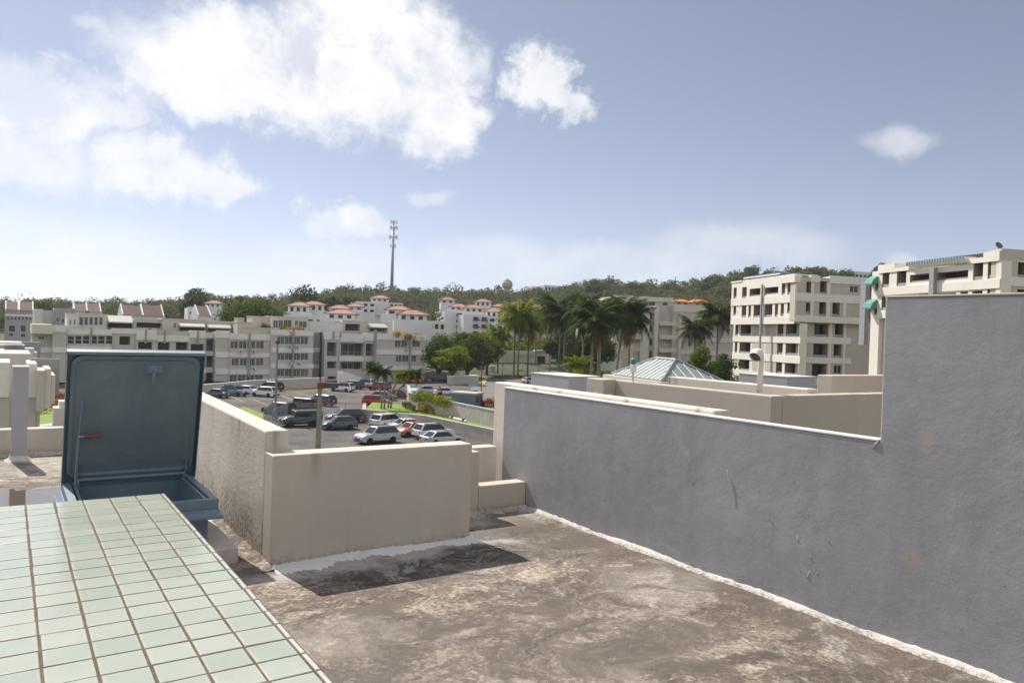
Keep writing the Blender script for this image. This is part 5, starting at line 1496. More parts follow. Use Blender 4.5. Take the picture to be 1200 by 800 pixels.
with_frame(SB2, build_B2)
# far flank of the twin with its green awnings
fl_ = Vector((far2.x, far2.y, 0))
SB3 = Sub(TB, (fl_.x - math.sin(rad(112)) * 0.0, fl_.y), 112)
for (x0, x1, y0, y1) in ((300, 350, 215, 268), (290, 344, 352, 408)):
    px = 960 + (x0 + x1) / 10; pz0 = 280 + y1 / 5; pz1 = 280 + y0 / 5
    u0, z0 = f.uz(960 + x0 / 5, pz0); u1, z1 = f.uz(960 + x1 / 5, pz1)
    mb = MB(); mb.prismx([(-.02, z1), (-.75, z1 - .55), (-.95, z0 + .1), (-.95, z0 - .1), (-.02, z0 + .1)], u0, u1 - .1); mb.build('awning', 'awning_green', f.root)
panels(f, 1020, 1030, 318, 440, [(330, 346, 262, 305), (322, 338, 408, 445)], y=.05, conv=C6, wall='tower_band', zb=-.5, door=False, depth=.8)
u, z = f.uz(1016, 330, 1.0); _, zb_ = f.uz(1013, 404, 1.0)
MB().box(u - .6, u + .45, .5, 1.1, zb_, z).build('downpipe', 'pipe_grey', f.root)

# ---- near neighbours: the next roof on the right
NZ = 11.0
n0 = onz(711, 445, NZ); n1_ = onz(905, 464, NZ); n2_ = onz(1012, 458.5, NZ)
xw, yc, ye = n1_.x, n1_.y, n0.y
d_ = pixdir(1010, 459); xe = d_.x / d_.y * yc
nb = thing('neighbour_roof', 'neighbouring flat roof with beige parapets beyond the grey stucco wall', 'building', (xw, yc, 0))
lx, ly = xe - xw, ye - yc
MB().box(0, lx + 3, -1.2, ly + .3, -.3, ROOF - .3).build('building_body', 'beige_plaster', nb)
MB().box(0.19, lx + 3, .19, ly, ROOF - .3, ROOF + .05).build('roof_deck', 'deck_concrete', nb)
MB().box(0, .18, 0, ly, ROOF - .3, NZ).build('parapet', 'beige_plaster', nb, bevel=.012)
MB().box(.182, lx, 0.001, .18, ROOF - .3, NZ - .002).build('parapet', 'beige_plaster', nb, bevel=.012)
MB().box(-.22, .0, ly - .05, ly + .30, ROOF - .3, NZ + .01).build('end_pier', 'beige_plaster', nb, bevel=.012)
q = onz(783, 441, NZ + .05); q2 = onz(1000, 457, NZ + .05)
o = MB().box(q.x - xw, q.x - xw + .18, 0.19, q.y - yc, ROOF - .3, NZ + .05).build('parapet', 'cream_plaster', nb, bevel=.012)
MB().box(lx + .02, lx + 3.2, .5, .7, ROOF - .3, NZ - .06).build('parapet', 'beige_plaster', nb, bevel=.01)
w0 = onz(976, 440, NZ + .12)
MB().box(w0.x - xw, w0.x - xw + 4, w0.y - yc, w0.y - yc + .25, ROOF - .3, NZ + .12).build('raised_wall', 'beige_plaster', nb, bevel=.012)
MB().box(-.226, -.2201, ly + .05, ly + .13, NZ - .25, NZ - .17).build('junction_box', 'frame_white', nb)
MB().box(-.16, -.08, ly - .06, ly - .0501, NZ - .26, NZ - .17).build('junction_box', 'frame_white', nb)
# gooseneck vent on the parapet
g0 = onz(887, 460, NZ); gz = upright(887, 420, g0) - NZ
gv = thing('gooseneck_vent', 'cream gooseneck vent pipe standing on the beige parapet of the next roof', 'vent pipe', (g0.x + .05, g0.y, NZ))
mb = MB(); R_ = .033
mb.path([(0, 0, 0), (0, 0, gz - .04), (-.004, 0, gz), (-.02, 0, gz + .04), (-.05, 0, gz + .06)], [R_, R_ * .95, R_, R_ * 1.15, R_ * 1.3], 12)
mb.build('pipe', 'tower_band', gv, smooth=True)
mb = MB(); mb.path([(-.03, 0, gz + .055), (-.075, 0, gz + .05), (-.115, -.005, gz + .015)], [.06, .07, .066], 12, caps=False); mb.build('hood', 'tower_band', gv, smooth=True)
mb = MB(); mb.path([(-.10, -.004, gz + .025), (-.104, -.004, gz + .022)], [.056, .056], 12); mb.build('opening', 'frame_dark', gv)
# photocell lamp on the parapet
l0 = onz(737.5, 447, NZ); lz = upright(737, 419, l0) - NZ
pl = thing('roof_lamp', 'small lamp with a teal cap on a white box beside the metal hip roof', 'lamp', (l0.x + .06, l0.y, NZ))
MB().tube((0, 0, 0), (0, 0, lz * .4), .014).build('post', 'frame_white', pl)
MB().box(-.03, .03, -.03, .03, lz * .4, lz * .72).build('box', 'tower_band', pl, bevel=.004)
mb = MB(); mb.lathe([(.022, lz * .72), (.032, lz * .76), (.034, lz * .93), (.02, lz * .99)], 12); mb.build('cap', 'teal_cap', pl, smooth=True)
# grey boxes on farther roofs
for (x0, x1, yt, xr, D, lab) in ((622.5, 664, 437, 672, 20, 'grey rendered roof box beyond the far end of the grey wall'), (866, 915, 437.5, 917, 24, 'grey rendered roof box behind the gooseneck vent')):
    p = at(x0, yt, D); q = at(x1, yt + (x1 - x0) * .10, D * .93)
    t = thing('roof_box', lab, 'roof box', (p.x, q.y, 0), 0, 'grey boxes on the neighbouring roofs')
    wd = (x1 - x0) * D / FPX * 1.05
    MB().box(0, wd, 0, p.y - q.y, -.3, p.z).build('walls', 'grey_paint', t, bevel=.01)
    MB().box(-.01, wd + .01, -.01, p.y - q.y + .01, p.z + .001, p.z + .02).build('cap', 'cap_paint', t)
# hip roof of grey sheet metal
ZE = 10.19
A_, B_, C_ = onz(776, 446, ZE), onz(717, 438, ZE), onz(847, 447, ZE)
e1 = B_ - A_; e2 = C_ - A_; e2 = (e2 - e1 * (e2.dot(e1) / e1.length_squared)); D_ = A_ + e1 + e2
hr = thing('metal_roof', 'grey sheet-metal hip roof with standing seams beyond the beige parapet', 'roof', (A_.x, A_.y, ZE), math.atan2(e1.y, e1.x))
l1, l2 = e1.length, -e2.length
hgt = .66; ins = abs(l2) / 2
ri, rj = (ins, l2 / 2, hgt), (l1 - ins, l2 / 2, hgt)
if e1.cross(e2).z > 0: l2 = -l2; ri = (ins, l2 / 2, hgt); rj = (l1 - ins, l2 / 2, hgt)
faces = [((0, 0, 0), (l1, 0, 0), rj, ri), ((0, l2, 0), (0, 0, 0), ri), ((l1, l2, 0), (0, l2, 0), ri, rj), ((l1, 0, 0), (l1, l2, 0), rj)]
for fc in faces:
    mb = MB(); mb.add(list(fc), [tuple(range(len(fc)))]); o = mb.build('roof_slope', 'metal_sheet', hr)
    md = o.modifiers.new('solid', 'SOLIDIFY'); md.thickness = .03; md.offset = 0
    p0, p1 = Vector(fc[0]), Vector(fc[1]); ed = p1 - p0; n = int(ed.length / .30)
    top = Vector(fc[-1]) if len(fc) == 3 else None
    inw = (Vector(fc[2]) + Vector(fc[-1])) / 2 - (p0 + p1) / 2
    for k in range(1, n):
        s = k / n; q = p0 + ed * s; x = s * ed.length
        run = min(1.0, x / ins, (ed.length - x) / ins)
        dirv = Vector((0, (l2 / abs(l2)) * ins, hgt))
        if abs(ed.y) > abs(ed.x): dirv = Vector(((1 if q.x < .1 else -1) * ins, 0, hgt))
        elif q.y != 0 and abs(q.y) > .1: dirv.y = -dirv.y
        mb = MB(); mb.tube(q + Vector((0, 0, .025)), q + dirv * run + Vector((0, 0, .025)), .018, n=4); mb.build('seam', 'metal_sheet', o)
mb = MB()
for aa, bb in (((0, 0, 0), ri), ((0, l2, 0), ri), ((l1, 0, 0), rj), ((l1, l2, 0), rj), (ri, rj)): mb.tube(Vector(aa) + Vector((0, 0, .03)), Vector(bb) + Vector((0, 0, .03)), .05, n=6)
mb.build('ridge_cap', 'metal_sheet', hr)
mb = MB(); y0, y1 = min(0, l2), max(0, l2); mb.box(-.25, l1 + .25, y0 - .25, y1 + .25, -.34, -.03); mb.build('eave_slab', 'cream_wall', hr)
mb = MB(); mb.box(.3, l1 - .3, y0 + .3, y1 - .3, -ZE - .2, -.341); mb.build('walls', 'cream_wall', hr)

# ---- stepped buildings of our own estate at the far left
ob = thing('stepped_block', 'stepped beige building with a grey fin wall seen past the vent column', 'building', (0, 46, 0))


def pblk(root, x0, x1, y0, y1, Y, d, mat, name='wall_block', zb=None, dz=None):
    a = pixdir(x0, (y0 + y1) / 2); c = pixdir(x1, (y0 + y1) / 2); t = pixdir((x0 + x1) / 2, y0); bt = pixdir((x0 + x1) / 2, y1)
    Yw = Y
    X0, X1 = a.x / a.y * Yw, c.x / c.y * Yw; z1 = CAM.z + t.z / t.y * Yw; z0 = CAM.z + bt.z / bt.y * Yw if zb is None else zb
    L_ = root.location
    return MB().box(X0 - L_.x, X1 - L_.x, Yw - L_.y, Yw - L_.y + d, z0 - L_.z, z1 - L_.z).build(name, mat, root, bevel=.02)


pblk(ob, -40, 36, 414, 424, 52, 6, 'warm_wall', zb=0)
pblk(ob, -40, 11, 424.5, 466, 46, 4, 'grey_band'); pblk(ob, -40, 11, 466, 520, 46.1, 4, 'grey_wall', zb=-.2)
pblk(ob, 31.5, 43, 426, 466, 46, 4, 'grey_band'); pblk(ob, 31.5, 42, 466, 520, 46.1, 4, 'grey_wall', zb=-.2); pblk(ob, 42, 46.5, 482, 512, 46.3, 3, 'band_wall', zb=-.2)
pblk(ob, 43, 52, 434, 482, 45, 3, 'warm_wall'); pblk(ob, 52, 59.5, 432, 479, 45.2, 3, 'band_wall'); pblk(ob, 59.5, 64.5, 439.5, 473, 45.4, 3, 'band_wall')
# grey fin with a slanted foot
a = []
for (px, py) in ((35, 419.5), (70, 420.5), (69, 462), (46, 476)):
    d = pixdir(px, py); a.append((d.x / d.y * 49, CAM.z + d.z / d.y * 49))
mb = MB(); n = 4
vs = [(x, 3.0, z) for x, z in a] + [(x, 3.3, z) for x, z in a]
mb.add(vs, [(3, 2, 1, 0), (4, 5, 6, 7)] + [(i, (i + 1) % 4, 4 + (i + 1) % 4, 4 + i) for i in range(4)]); mb.build('fin_wall', 'mauve_wall', ob)
mb = MB(); p = at(34.5, 423, 60); mb.tube((p.x, 5.5, p.z - 1.0), (p.x, 5.5, p.z), .16); mb.tube((p.x, 5.5, p.z), (p.x - .4, 5.5, p.z + .4), .14); mb.build('roof_vent', 'frame_white', ob)
ob2 = thing('stepped_block', 'farther stepped block with a grey fin wall and low parapets at the left edge', 'building', (0, 74, 0))
pblk(ob2, -40, 26, 401, 405, 84, 6, 'grey_wall', zb=0); pblk(ob2, 25, 47.5, 400.5, 420, 80, .5, 'mauve_wall', zb=3)
pblk(ob2, -40, 29, 404, 418, 76, 4, 'mauve_wall', zb=0); pblk(ob2, 4, 27, 403, 405, 75.5, .5, 'grey_band'); pblk(ob2, 29, 40, 408, 420, 75, 2, 'band_wall', zb=2); pblk(ob2, 40, 43.5, 412.5, 420, 75.2, 2, 'band_wall', zb=2)
pblk(ob2, -40, 5, 409, 416, 74, 2, 'band_wall', zb=0)
# shrubs, lawn and steps below it
s0 = onz(56, 482, 0)
structure(MB().box(-30, 14, -22, 16, -.32, .01).build('lawn', 'lawn', None, loc=(s0.x, s0.y, 0)))
shrub((s0.x, s0.y, 0), 3.2, 2.0, 'leaf_red', 'red-flowering shrub below the grey fin wall', seed=140, per=90, leaf=.25)
s1 = onz(74, 470, 0); shrub((s1.x, s1.y, 0), 2.6, 1.6, 'leaf_red', 'orange-leaved shrub beside the edge of the blue hatch lid', seed=141, per=90, leaf=.25)
s2 = onz(66, 508, 0)
gp_ = thing('garden_steps', 'stepped beige garden wall beside the lawn left of the hatch lid', 'wall', (s2.x, s2.y, 0))
for i, (dx, w, h) in enumerate(((-.3, 1.1, 2.6), (.2, 1.3, 3.2), (.6, 2.4, 2.4))): MB().box(dx, dx + w, i * .5, i * .5 + 2, 0, h).build('wall_block', ['tower_band', 'grey_band', 'warm_wall'][i], gp_, bevel=.03)
s3 = onz(62, 497, 0); structure(MB().box(-8, 3, -1.0, 1.0, -.3, .02).build('path', 'kerb_concrete', None, loc=(s3.x, s3.y, 0), rz=.6))
structure(MB().box(-12, 3.5, -2.2, 2.2, -.3, .015).build('road_strip', 'asphalt', None, loc=(onz(60, 508, 0).x, onz(60, 508, 0).y, 0)))

# ------------------------------------------------------------------ car park
pk = [onz(*q, 0) for q in ((200, 520), (180, 458), (300, 448), (500, 443), (640, 436), (760, 440), (640, 560))]
structure(MB().prism([(p.x, p.y) for p in pk][::-1], -.25, 0.0).build('parking_lot', 'asphalt'))


def strip(name, mat, pts, w, z, h=0.0, kind='structure'):
    """band along ground points; h is its height"""
    mb = MB()
    for a, c in zip(pts[:-1], pts[1:]):
        d = (c - a); d.z = 0; d.normalize(); n = Vector((-d.y, d.x, 0)) * w / 2
        mb.prism([((a - n).x, (a - n).y), ((c - n).x, (c - n).y), ((c + n).x, (c + n).y), ((a + n).x, (a + n).y)], z, z + max(h, .004))
    return tag(mb.build(name, mat), kind=kind)


G = lambda px, py, z=0.0: onz(px, py, z)
# access road sweeping to the gate, with yellow kerbs and a grass verge
rd = [G(545, 470), G(600, 462), G(640, 455), G(690, 450), G(690, 438), G(600, 432), G(575, 428), G(560, 436)]
structure(MB().prism([(p.x, p.y) for p in rd][::-1] if ((rd[1] - rd[0]).cross(rd[2] - rd[0])).z < 0 else [(p.x, p.y) for p in rd], -.2, .006).build('road', 'road_asphalt'))
strip('kerb', 'yellow_paint', [G(570, 437.5), G(577, 438.5), G(585, 440.5), G(593, 443), G(605, 444.5), G(620, 445.5)], .5, 0, .22)
strip('kerb', 'yellow_paint', [G(566.5, 441), G(567, 446), G(564, 452)], .5, 0, .22)
strip('kerb', 'yellow_paint', [onz(668, 440.5, 3.3), onz(690, 441.5, 3.3), onz(706, 443, 3.3)], .5, 3.2, .35)
strip('kerb', 'kerb_concrete', [G(570, 441.5), G(569, 447), G(565, 453)], .5, 0, .15)
vg = [G(587, 440), G(606, 443.5), G(640, 445), G(720, 447), G(720, 436), G(640, 434), G(600, 436)]
structure(MB().prism([(p.x, p.y) for p in vg], -.2, .14).build('verge', 'lawn'))
# blue painted bays and faded stall lines
for (x0, x1, y0, y1) in ((478, 491, 454.5, 457.5), (548, 562, 449.5, 452)):
    p = [G(x0 + 2, y1), G(x1, y1), G(x1 - 2, y0), G(x0, y0)]; structure(MB().prism([(q.x, q.y) for q in p], .004, .008).build('painted_bay', 'blue_paint'))
for (x0, y0, x1, y1) in ((268, 463.5, 286, 470.5), (296, 467.5, 312, 474), (330, 463, 345, 470), (345, 459, 366, 465), (377, 453, 388, 459), (424, 462, 430, 465), (455, 466, 462, 470)):
    strip('stall_line', 'line_paint', [G(x0, y0), G(x1, y1)], .14, .0)
strip('kerb', 'yellow_paint', [G(327, 457.6), G(356, 455.6), G(378, 453.6)], .35, 0, .16)
strip('kerb', 'yellow_paint', [G(420, 491), G(427, 493.5), G(436, 494)], .45, 0, .12)
# small lawn by the fence
p = [G(276, 482), G(309, 492), G(312, 487), G(285, 477)]; structure(MB().prism([(q.x, q.y) for q in p], -.2, .12).build('lawn', 'lawn'))


def wallrun(name, label, pts, th, z0, tops, mat='concrete_wall', cap='kerb_concrete', cat='wall', group=None):
    a = pts[0]; t = thing(name, label, cat, (a.x, a.y, 0), 0, group)
    mb = MB(); mc = MB()
    for i, (p, q) in enumerate(zip(pts[:-1], pts[1:])):
        d = q - p; d.z = 0; d.normalize(); n = Vector((-d.y, d.x, 0)) * th / 2; nc = n * 1.25
        for (bb, nn, lo0, lo1, hi0, hi1) in ((mb, n, z0, z0, tops[i] - .12, tops[i + 1] - .12), (mc, nc, tops[i] - .1195, tops[i + 1] - .1195, tops[i], tops[i + 1])):
            P4 = [p - nn, q - nn, q + nn, p + nn]
            vs = [(P4[k].x - a.x, P4[k].y - a.y, (lo0, lo1, lo1, lo0)[k]) for k in range(4)] + [(P4[k].x - a.x, P4[k].y - a.y, (hi0, hi1, hi1, hi0)[k]) for k in range(4)]
            bb.add(vs, [(3, 2, 1, 0), (4, 5, 6, 7)] + [(k, (k + 1) % 4, 4 + (k + 1) % 4, 4 + k) for k in range(4)])
    mb.build('wall_face', mat, t); mc.build('coping', cap, t)
    return t


# retaining walls and planted terrace
lw0, lw1, lw2 = G(426, 493.5), G(500, 502), G(585, 521)
wallrun('retaining_wall', 'long lower concrete retaining wall holding the bright green lawn above the parked cars', [lw0, lw1, lw2], .35, -.2, [1.55, 1.55, 1.5])
up0, up1 = onz(480, 476, 1.5), onz(590, 502, 1.5)
wallrun('retaining_wall', 'upper concrete retaining wall below the hedge and the grey utility shed', [up0, up1], .35, 1.2, [3.3, 3.3])
wallrun('retaining_wall', 'short end wall of the upper terrace behind the red car', [up0, onz(478, 461.5, 1.5) + Vector((0, 0, 0))], .35, 0, [3.3, 3.0], mat='concrete_wall')
wallrun('retaining_wall', 'short return of the lower retaining wall by the grey hatchback', [lw0, G(427, 484)], .35, -.2, [1.55, 1.4])
te = [lw0, lw1, lw2, onz(600, 505, 1.5), up1, up0, onz(470, 473, 1.5), G(436, 483)]
structure(MB().prism([(q.x, q.y) for q in te], -.2, 1.42).build('terrace', 'lawn'))
back = Vector((up1 - up0).cross(Vector((0, 0, 1)))).normalized() * -7.5
te2 = [up0, up1, up1 + back, up0 + back]
structure(MB().prism([(q.x, q.y) for q in te2], -.2, 2.75).build('terrace', 'soil'))
for i, (px, py, z, w, h, m, lab) in enumerate(((476, 478, 1.42, 1.2, .9, 'leaf_olive', 'round yellowish shrub on the lawn at the foot of the upper wall end'), (489, 482, 1.42, 2.2, 1.0, 'leaf_olive', 'low dark shrub on the lawn below the upper wall'), (499, 484, 1.42, 1.5, 1.1, 'leaf_yellow', 'yellow-green shrub on the lawn below the upper wall'))):
    p = onz(px, py, z); shrub((p.x, p.y, z), w, h, m, lab, seed=160 + i, per=80, leaf=.16, group='shrubs on the terrace lawn')
hp = [onz(488, 467, 3.0), onz(530, 474, 3.0)]
rs = np.random.RandomState(9); cs = []
for k in range(26):
    q = hp[0].lerp(hp[1], k / 25); cs.append((q.x + rs.uniform(-.3, .3), q.y + .6 + rs.uniform(-.4, .4), 2.95 + rs.uniform(0, .65)))
hd = thing('hedge', 'bright green clipped hedge along the top of the upper retaining wall', 'hedge', (0, 0, 0))
link('foliage', quads_mesh('foliage', leaf_cloud(cs, [.75] * len(cs), 90, .2, .8, rs), 'leaf_bright'), hd)
p = onz(574, 474, 3.0); shrub((p.x, p.y, 2.75), 1.6, 1.0, 'leaf_red', 'small red-leaved shrub right of the grey utility shed', seed=171, per=80, leaf=.2)
# lying white pipe on the lawn
p0, p1 = onz(527, 489.5, 1.45), onz(547, 494.5, 1.45)
lp = thing('fallen_sign', 'white board lying on the lawn in front of the upper wall', 'board', (p0.x, p0.y, 1.42))
d = p1 - p0; MB().path([(0, 0, .14), (d.x, d.y, .14)], .14, 6).build('board', 'white_wall', lp)
for k in (.15, .8): MB().box(d.x * k - .15, d.x * k + .15, d.y * k - .35, d.y * k + .1, 0, .35).build('foot', 'frame_dark', lp)
# utility shed
a = onz(528, 474, 2.75); c = onz(556, 476, 2.75); w = (c - a).length; ang = math.atan2((c - a).y, (c - a).x)
us = thing('utility_shed', 'low grey-blue utility shed with a flat pale roof on the upper terrace', 'shed', (a.x, a.y, 2.75), ang)
zt = upright(528, 461, a) - 2.75
MB().box(0, w, 0, 2.6, 0, zt).build('walls', 'blue_metal', us)
MB().box(-.15, w + .15, -.15, 2.75, zt + .002, zt + .22).build('roof', 'kerb_concrete', us)
for k in range(5): MB().box(w + .002, w + .03, .3 + k * .42, .55 + k * .42, .4, zt - .2).build('vent_slot', 'frame_dark', us)
for k in range(1, 6): MB().box(w * k / 6 - .03, w * k / 6 + .03, -.03, -.002, 0, zt).build('rib', 'blue_metal', us)
# wall in front of the long block, ramp and stairs
wallrun('boundary_wall', 'long grey boundary wall between the car park and the apartment block', [G(236, 461), G(300, 457.5), G(380, 454)], .3, -.2, [1.5, 1.9, 2.0], mat='grey_wall', cap='grey_band')
wallrun('boundary_wall', 'grey boundary wall behind the red sedan at the end of the block', [G(456, 447), G(505, 443.5), G(530, 445)], .3, -.2, [1.7, 1.9, 1.9], mat='grey_wall', cap='grey_band')
gb = G(527, 450.5); ge = G(558, 449); 
wallrun('entrance_wall', 'broad low grey entrance wall right of the navy van', [gb, ge], 1.6, -.2, [1.9, 1.9], mat='grey_wall', cap='grey_band')
sg = G(536.5, 447.5); st = thing('entrance_sign', 'blank pale sign slab standing on the grey entrance wall', 'sign', (sg.x, sg.y + 1, 0))
MB().box(-.75, .75, -.15, .15, 1.2, upright(536.5, 433, sg)).build('slab', 'warm_wall', st)
# stairs up to the block
sa = G(398, 449.5); sb = G(432, 450)
sr = thing('entrance_stairs', 'grey entrance ramp and stair with sloping side walls in front of the apartment block', 'stairs', (sa.x, sa.y, 0))
dx = (sb - sa).x; zt = upright(398, 434, sa)
for yy in (-1.5, 1.2):
    mb = MB(); mb.add([(0, yy, 0), (dx, yy, 0), (dx, yy, .9), (0, yy, zt), (0, yy + .25, 0), (dx, yy + .25, 0), (dx, yy + .25, .9), (0, yy + .25, zt)], [(0, 1, 2, 3), (7, 6, 5, 4), (3, 2, 6, 7), (0, 3, 7, 4), (1, 5, 6, 2)]); mb.build('side_wall', 'grey_band', sr)
for k in range(12):
    MB().box(dx * (.10 + .85 * k / 12), dx * (.10 + .85 * (k + 1) / 12), -1.24, 1.19, 0, zt * .85 * (1 - k / 12)).build('step', 'grey_band', sr)

# ---- mesh fence beside the jeep
def fence(label, pts, h, name='mesh_fence', posts=2.2, z0=0.0, group=None):
    t = thing(name, label, 'fence', (pts[0].x, pts[0].y, z0), 0, group); mbm = MB()
    for a, c in zip(pts[:-1], pts[1:]):
        d = c - a; n = max(1, int(d.length / posts)); ang = math.atan2(d.y, d.x)
        o0 = a - pts[0]
        for k in range(n + 1):
            q = o0 + d * (k / n); MB().tube((q.x, q.y, 0), (q.x, q.y, h + .05), .04, n=6).build('post', 'rail_metal', t)
        for zz in (.12, h): MB().tube((o0.x, o0.y, zz), (o0.x + d.x, o0.y + d.y, zz), .03, n=5).build('rail', 'rail_metal', t)
        m = int(d.length / .22)
        for k in range(m):
            q = o0 + d * (k / m); mbm.tube((q.x, q.y, .12), (q.x, q.y, h), .013, n=3, caps=False)
        for k in range(1, 7):
            zz = .12 + (h - .12) * k / 7; mbm.tube((o0.x, o0.y, zz), (o0.x + d.x, o0.y + d.y, zz), .010, n=3, caps=False)
    stuff(mbm.build('mesh', 'rail_metal', t))
    return t


fence('grey mesh fence running up beside the thin lamp post', [G(309, 493), G(323, 485)], 1.5)
fence('grey mesh fence sloping behind the dark boxy off-roader', [G(319, 497), G(338, 487), G(352, 485)], 1.7)
fence('long grey mesh fence between the lower row of cars and the upper car park', [G(352, 485), G(430, 486)], 1.5)

# ---- poles
b0 = G(322.3, 493); hz = upright(322, 399, b0)
lp = thing('lamp_post', 'thin tall grey lamp post with a dark cap, beside the mesh fence', 'lamp post', (b0.x, b0.y, 0))
MB().tube((0, 0, 0), (0, 0, hz - .4), .15, .11, n=10).build('pole', 'wood_pole', lp); MB().box(-.22, .22, -.22, .22, hz - .4, hz).build('cap', 'frame_dark', lp, bevel=.04)
MB().tube((0, 0, 0), (0, 0, .25), .28, n=8).build('base', 'kerb_concrete', lp)
pp = at(375, 455, 37); zt = pp.z
up_ = thing('floodlight_pole', 'weathered wooden pole with a dark floodlight on its top in front of the car park', 'pole', (pp.x, pp.y, 0))
MB().path([(.0, 0, -.2), (0, 0, zt * .5), (0, 0, zt)], [.17, .15, .12], 8).build('pole', 'wood_pole', up_)
MB().box(-.13, .18, -.12, .12, zt + .02, zt + .30).build('bracket', 'rust', up_, bevel=.02)
mb = MB(); mb.T = Matrix.Translation((.42, 0, zt + .15)) @ Matrix.Rotation(-YAW, 4, 'Z'); mb.prismx([(-.2, -.12), (.2, -.12), (.14, .14), (-.14, .14)], -.25, .48); mb.build('floodlight', 'frame_dark', up_, bevel=.02)
MB().box(-.03, .03, -.03, .03, zt + .3, zt + .55).build('conduit', 'rust', up_)
for (px, yb, yt, lab) in ((564, 459, 425, 'thin dark post by the blue painted bay'), (588.5, 447, 428, 'short dark post at the bend of the yellow kerb'), (617.5, 442, 425, 'dark sign post under the bright palms')):
    q = G(px, yb); h = upright(px, yt, q); t = thing('street_post', lab, 'post', (q.x, q.y, 0), 0, 'thin dark posts by the access road')
    MB().tube((0, 0, 0), (0, 0, h), .10, .08, n=7).build('post', 'frame_dark', t); MB().box(-.18, .18, -.18, .18, h - .02, h + .22).build('head', 'frame_dark', t)

# ---- gatehouse
gc = at(600, 420, 245)
GH = Facade('gatehouse', 'beige gatehouse with a long flat canopy and pale blue roof trim', (gc.x, gc.y), 118)
f = b = GH
q = f.rect(562, 646, 411, 437.5)
R7 = lambda x0, x1, y0, y1: (560 + x0 / 7.5, 560 + x1 / 7.5, 370 + y0 / 7.5, 370 + y1 / 7.5)
hol = [f.rect(*R7(20, 118, 420, 500)), f.rect(*R7(520, 590, 352, 500)), f.rect(*R7(255, 275, 415, 490)), f.rect(*R7(330, 410, 425, 470))]
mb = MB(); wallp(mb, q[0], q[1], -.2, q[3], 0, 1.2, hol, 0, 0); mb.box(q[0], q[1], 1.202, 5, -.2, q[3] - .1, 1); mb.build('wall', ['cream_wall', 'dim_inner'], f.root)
window(f, hol[3], .3, nx=3)
for (x0, x1, py0, py1) in ((30, 230, 296, 315), (500, 612, 307, 325)):
    r_ = f.rect(*R7(x0, x1, py0, py1)); MB().box(r_[0], r_[1], -1.2, 4.8, q[3] + .002, q[3] + .45).build('roof_trim', 'blue_trim', f.root)
r_ = f.rect(*R7(330, 600, 330, 350)); MB().box(r_[0], r_[1], -.6, -.002, r_[2], r_[3]).build('canopy', 'cream_wall', f.root)
r_ = f.rect(*R7(215, 258, 308, 510)); MB().box(r_[0], r_[1], -.5, -.003, -.1, r_[3] + .3).build('pillar', 'warm_wall', f.root)
r_ = f.rect(*R7(175, 215, 365, 505)); MB().box(r_[0], r_[1], -.8, -.003, -.1, r_[3]).build('pillar', 'cream_wall', f.root)
r_ = f.rect(*R7(225, 252, 308, 335)); MB().box(r_[0], r_[1], -.55, -.503, r_[2], r_[3]).build('wall_sign', 'grey_paint', f.root)
r_ = f.rect(*R7(455, 482, 312, 345)); MB().box(r_[0], r_[1], -.66, -.603, r_[2], r_[3]).build('wall_sign', 'grey_paint', f.root)
# dark canopy of the waiting bench, barrel, cabinet
q0 = G(625, 443); t = thing('bus_shelter', 'dark flat shelter roof on thin posts under the bright palms', 'shelter', (q0.x, q0.y, 0), -.4); zt = upright(625, 426.5, q0)
MB().box(-2.2, 2.0, -.9, .9, zt - .18, zt).build('roof', 'frame_dark', t)
for xx in (-1.6, 1.4): MB().tube((xx, .3, 0), (xx, .3, zt - .181), .07, n=6).build('post', 'frame_dark', t)
q0 = G(562, 437); zt = upright(562, 430, q0); t = shrub((q0.x, q0.y, 0), 2.6, zt + .3, 'leaf_red', 'orange flowering shrub at the corner of the entrance wall', seed=181, per=110, leaf=.22)
q0 = G(576.5, 439); zt = upright(576.5, 429, q0); t = thing('utility_cabinet', 'pale blue-grey utility cabinet beside the gatehouse road', 'cabinet', (q0.x, q0.y, 0), -.5)
MB().box(-.75, .75, -.5, .5, 0, zt).build('body', 'pipe_grey', t, bevel=.03); MB().box(-.8, .8, -.55, .55, zt + .002, zt + .08).build('lid', 'grey_band', t)
for s in (-1, 1): MB().box(s * .36 - .33, s * .36 + .33, -.53, -.502, .12, zt - .12).build('door', 'grey_band', t)
# barrier gate
ga = G(515, 463.5); t = thing('barrier_gate', 'red barrier gate with a long yellow and white arm across the exit lane', 'barrier', (ga.x, ga.y, 0)); zt = upright(515, 452, ga)
gb_ = G(556, 461.5); d = gb_ - ga
for sx, r_ in ((-.7, .08), (.7, .08)): MB().tube((sx, 0, 0), (0, 0, zt), r_, n=6).build('stand', 'red_metal', t)
MB().tube((0, 0, zt), (d.x, d.y, zt * .82), .075, n=6).build('arm', 'yellow_paint', t)
MB().box(d.x - .9, d.x + .6, d.y - .3, d.y + .3, 0, .75).build('counterweight', 'red_metal', t, bevel=.05)
for k in range(1, 6): MB().tube((d.x * k / 6, d.y * k / 6, zt * (1 - .03 * k) - .09), (d.x * (k / 6 + .05), d.y * (k / 6 + .05), zt * (1 - .03 * k) - .09), .085, n=6).build('stripe', 'white_wall', t)
mb = MB(); q4 = [onz(664, 455, 2.0), onz(760, 460, 2.0), at(760, 440, 215), at(664, 438, 215)]; q4[2].z = q4[3].z = 4.4
mb.add([tuple(q) for q in q4] + [(q.x, q.y, -.2) for q in q4], [(0, 1, 2, 3), (0, 4, 5, 1), (1, 5, 6, 2), (2, 6, 7, 3), (3, 7, 4, 0)]); structure(mb.build('grass_bank', 'lawn'))
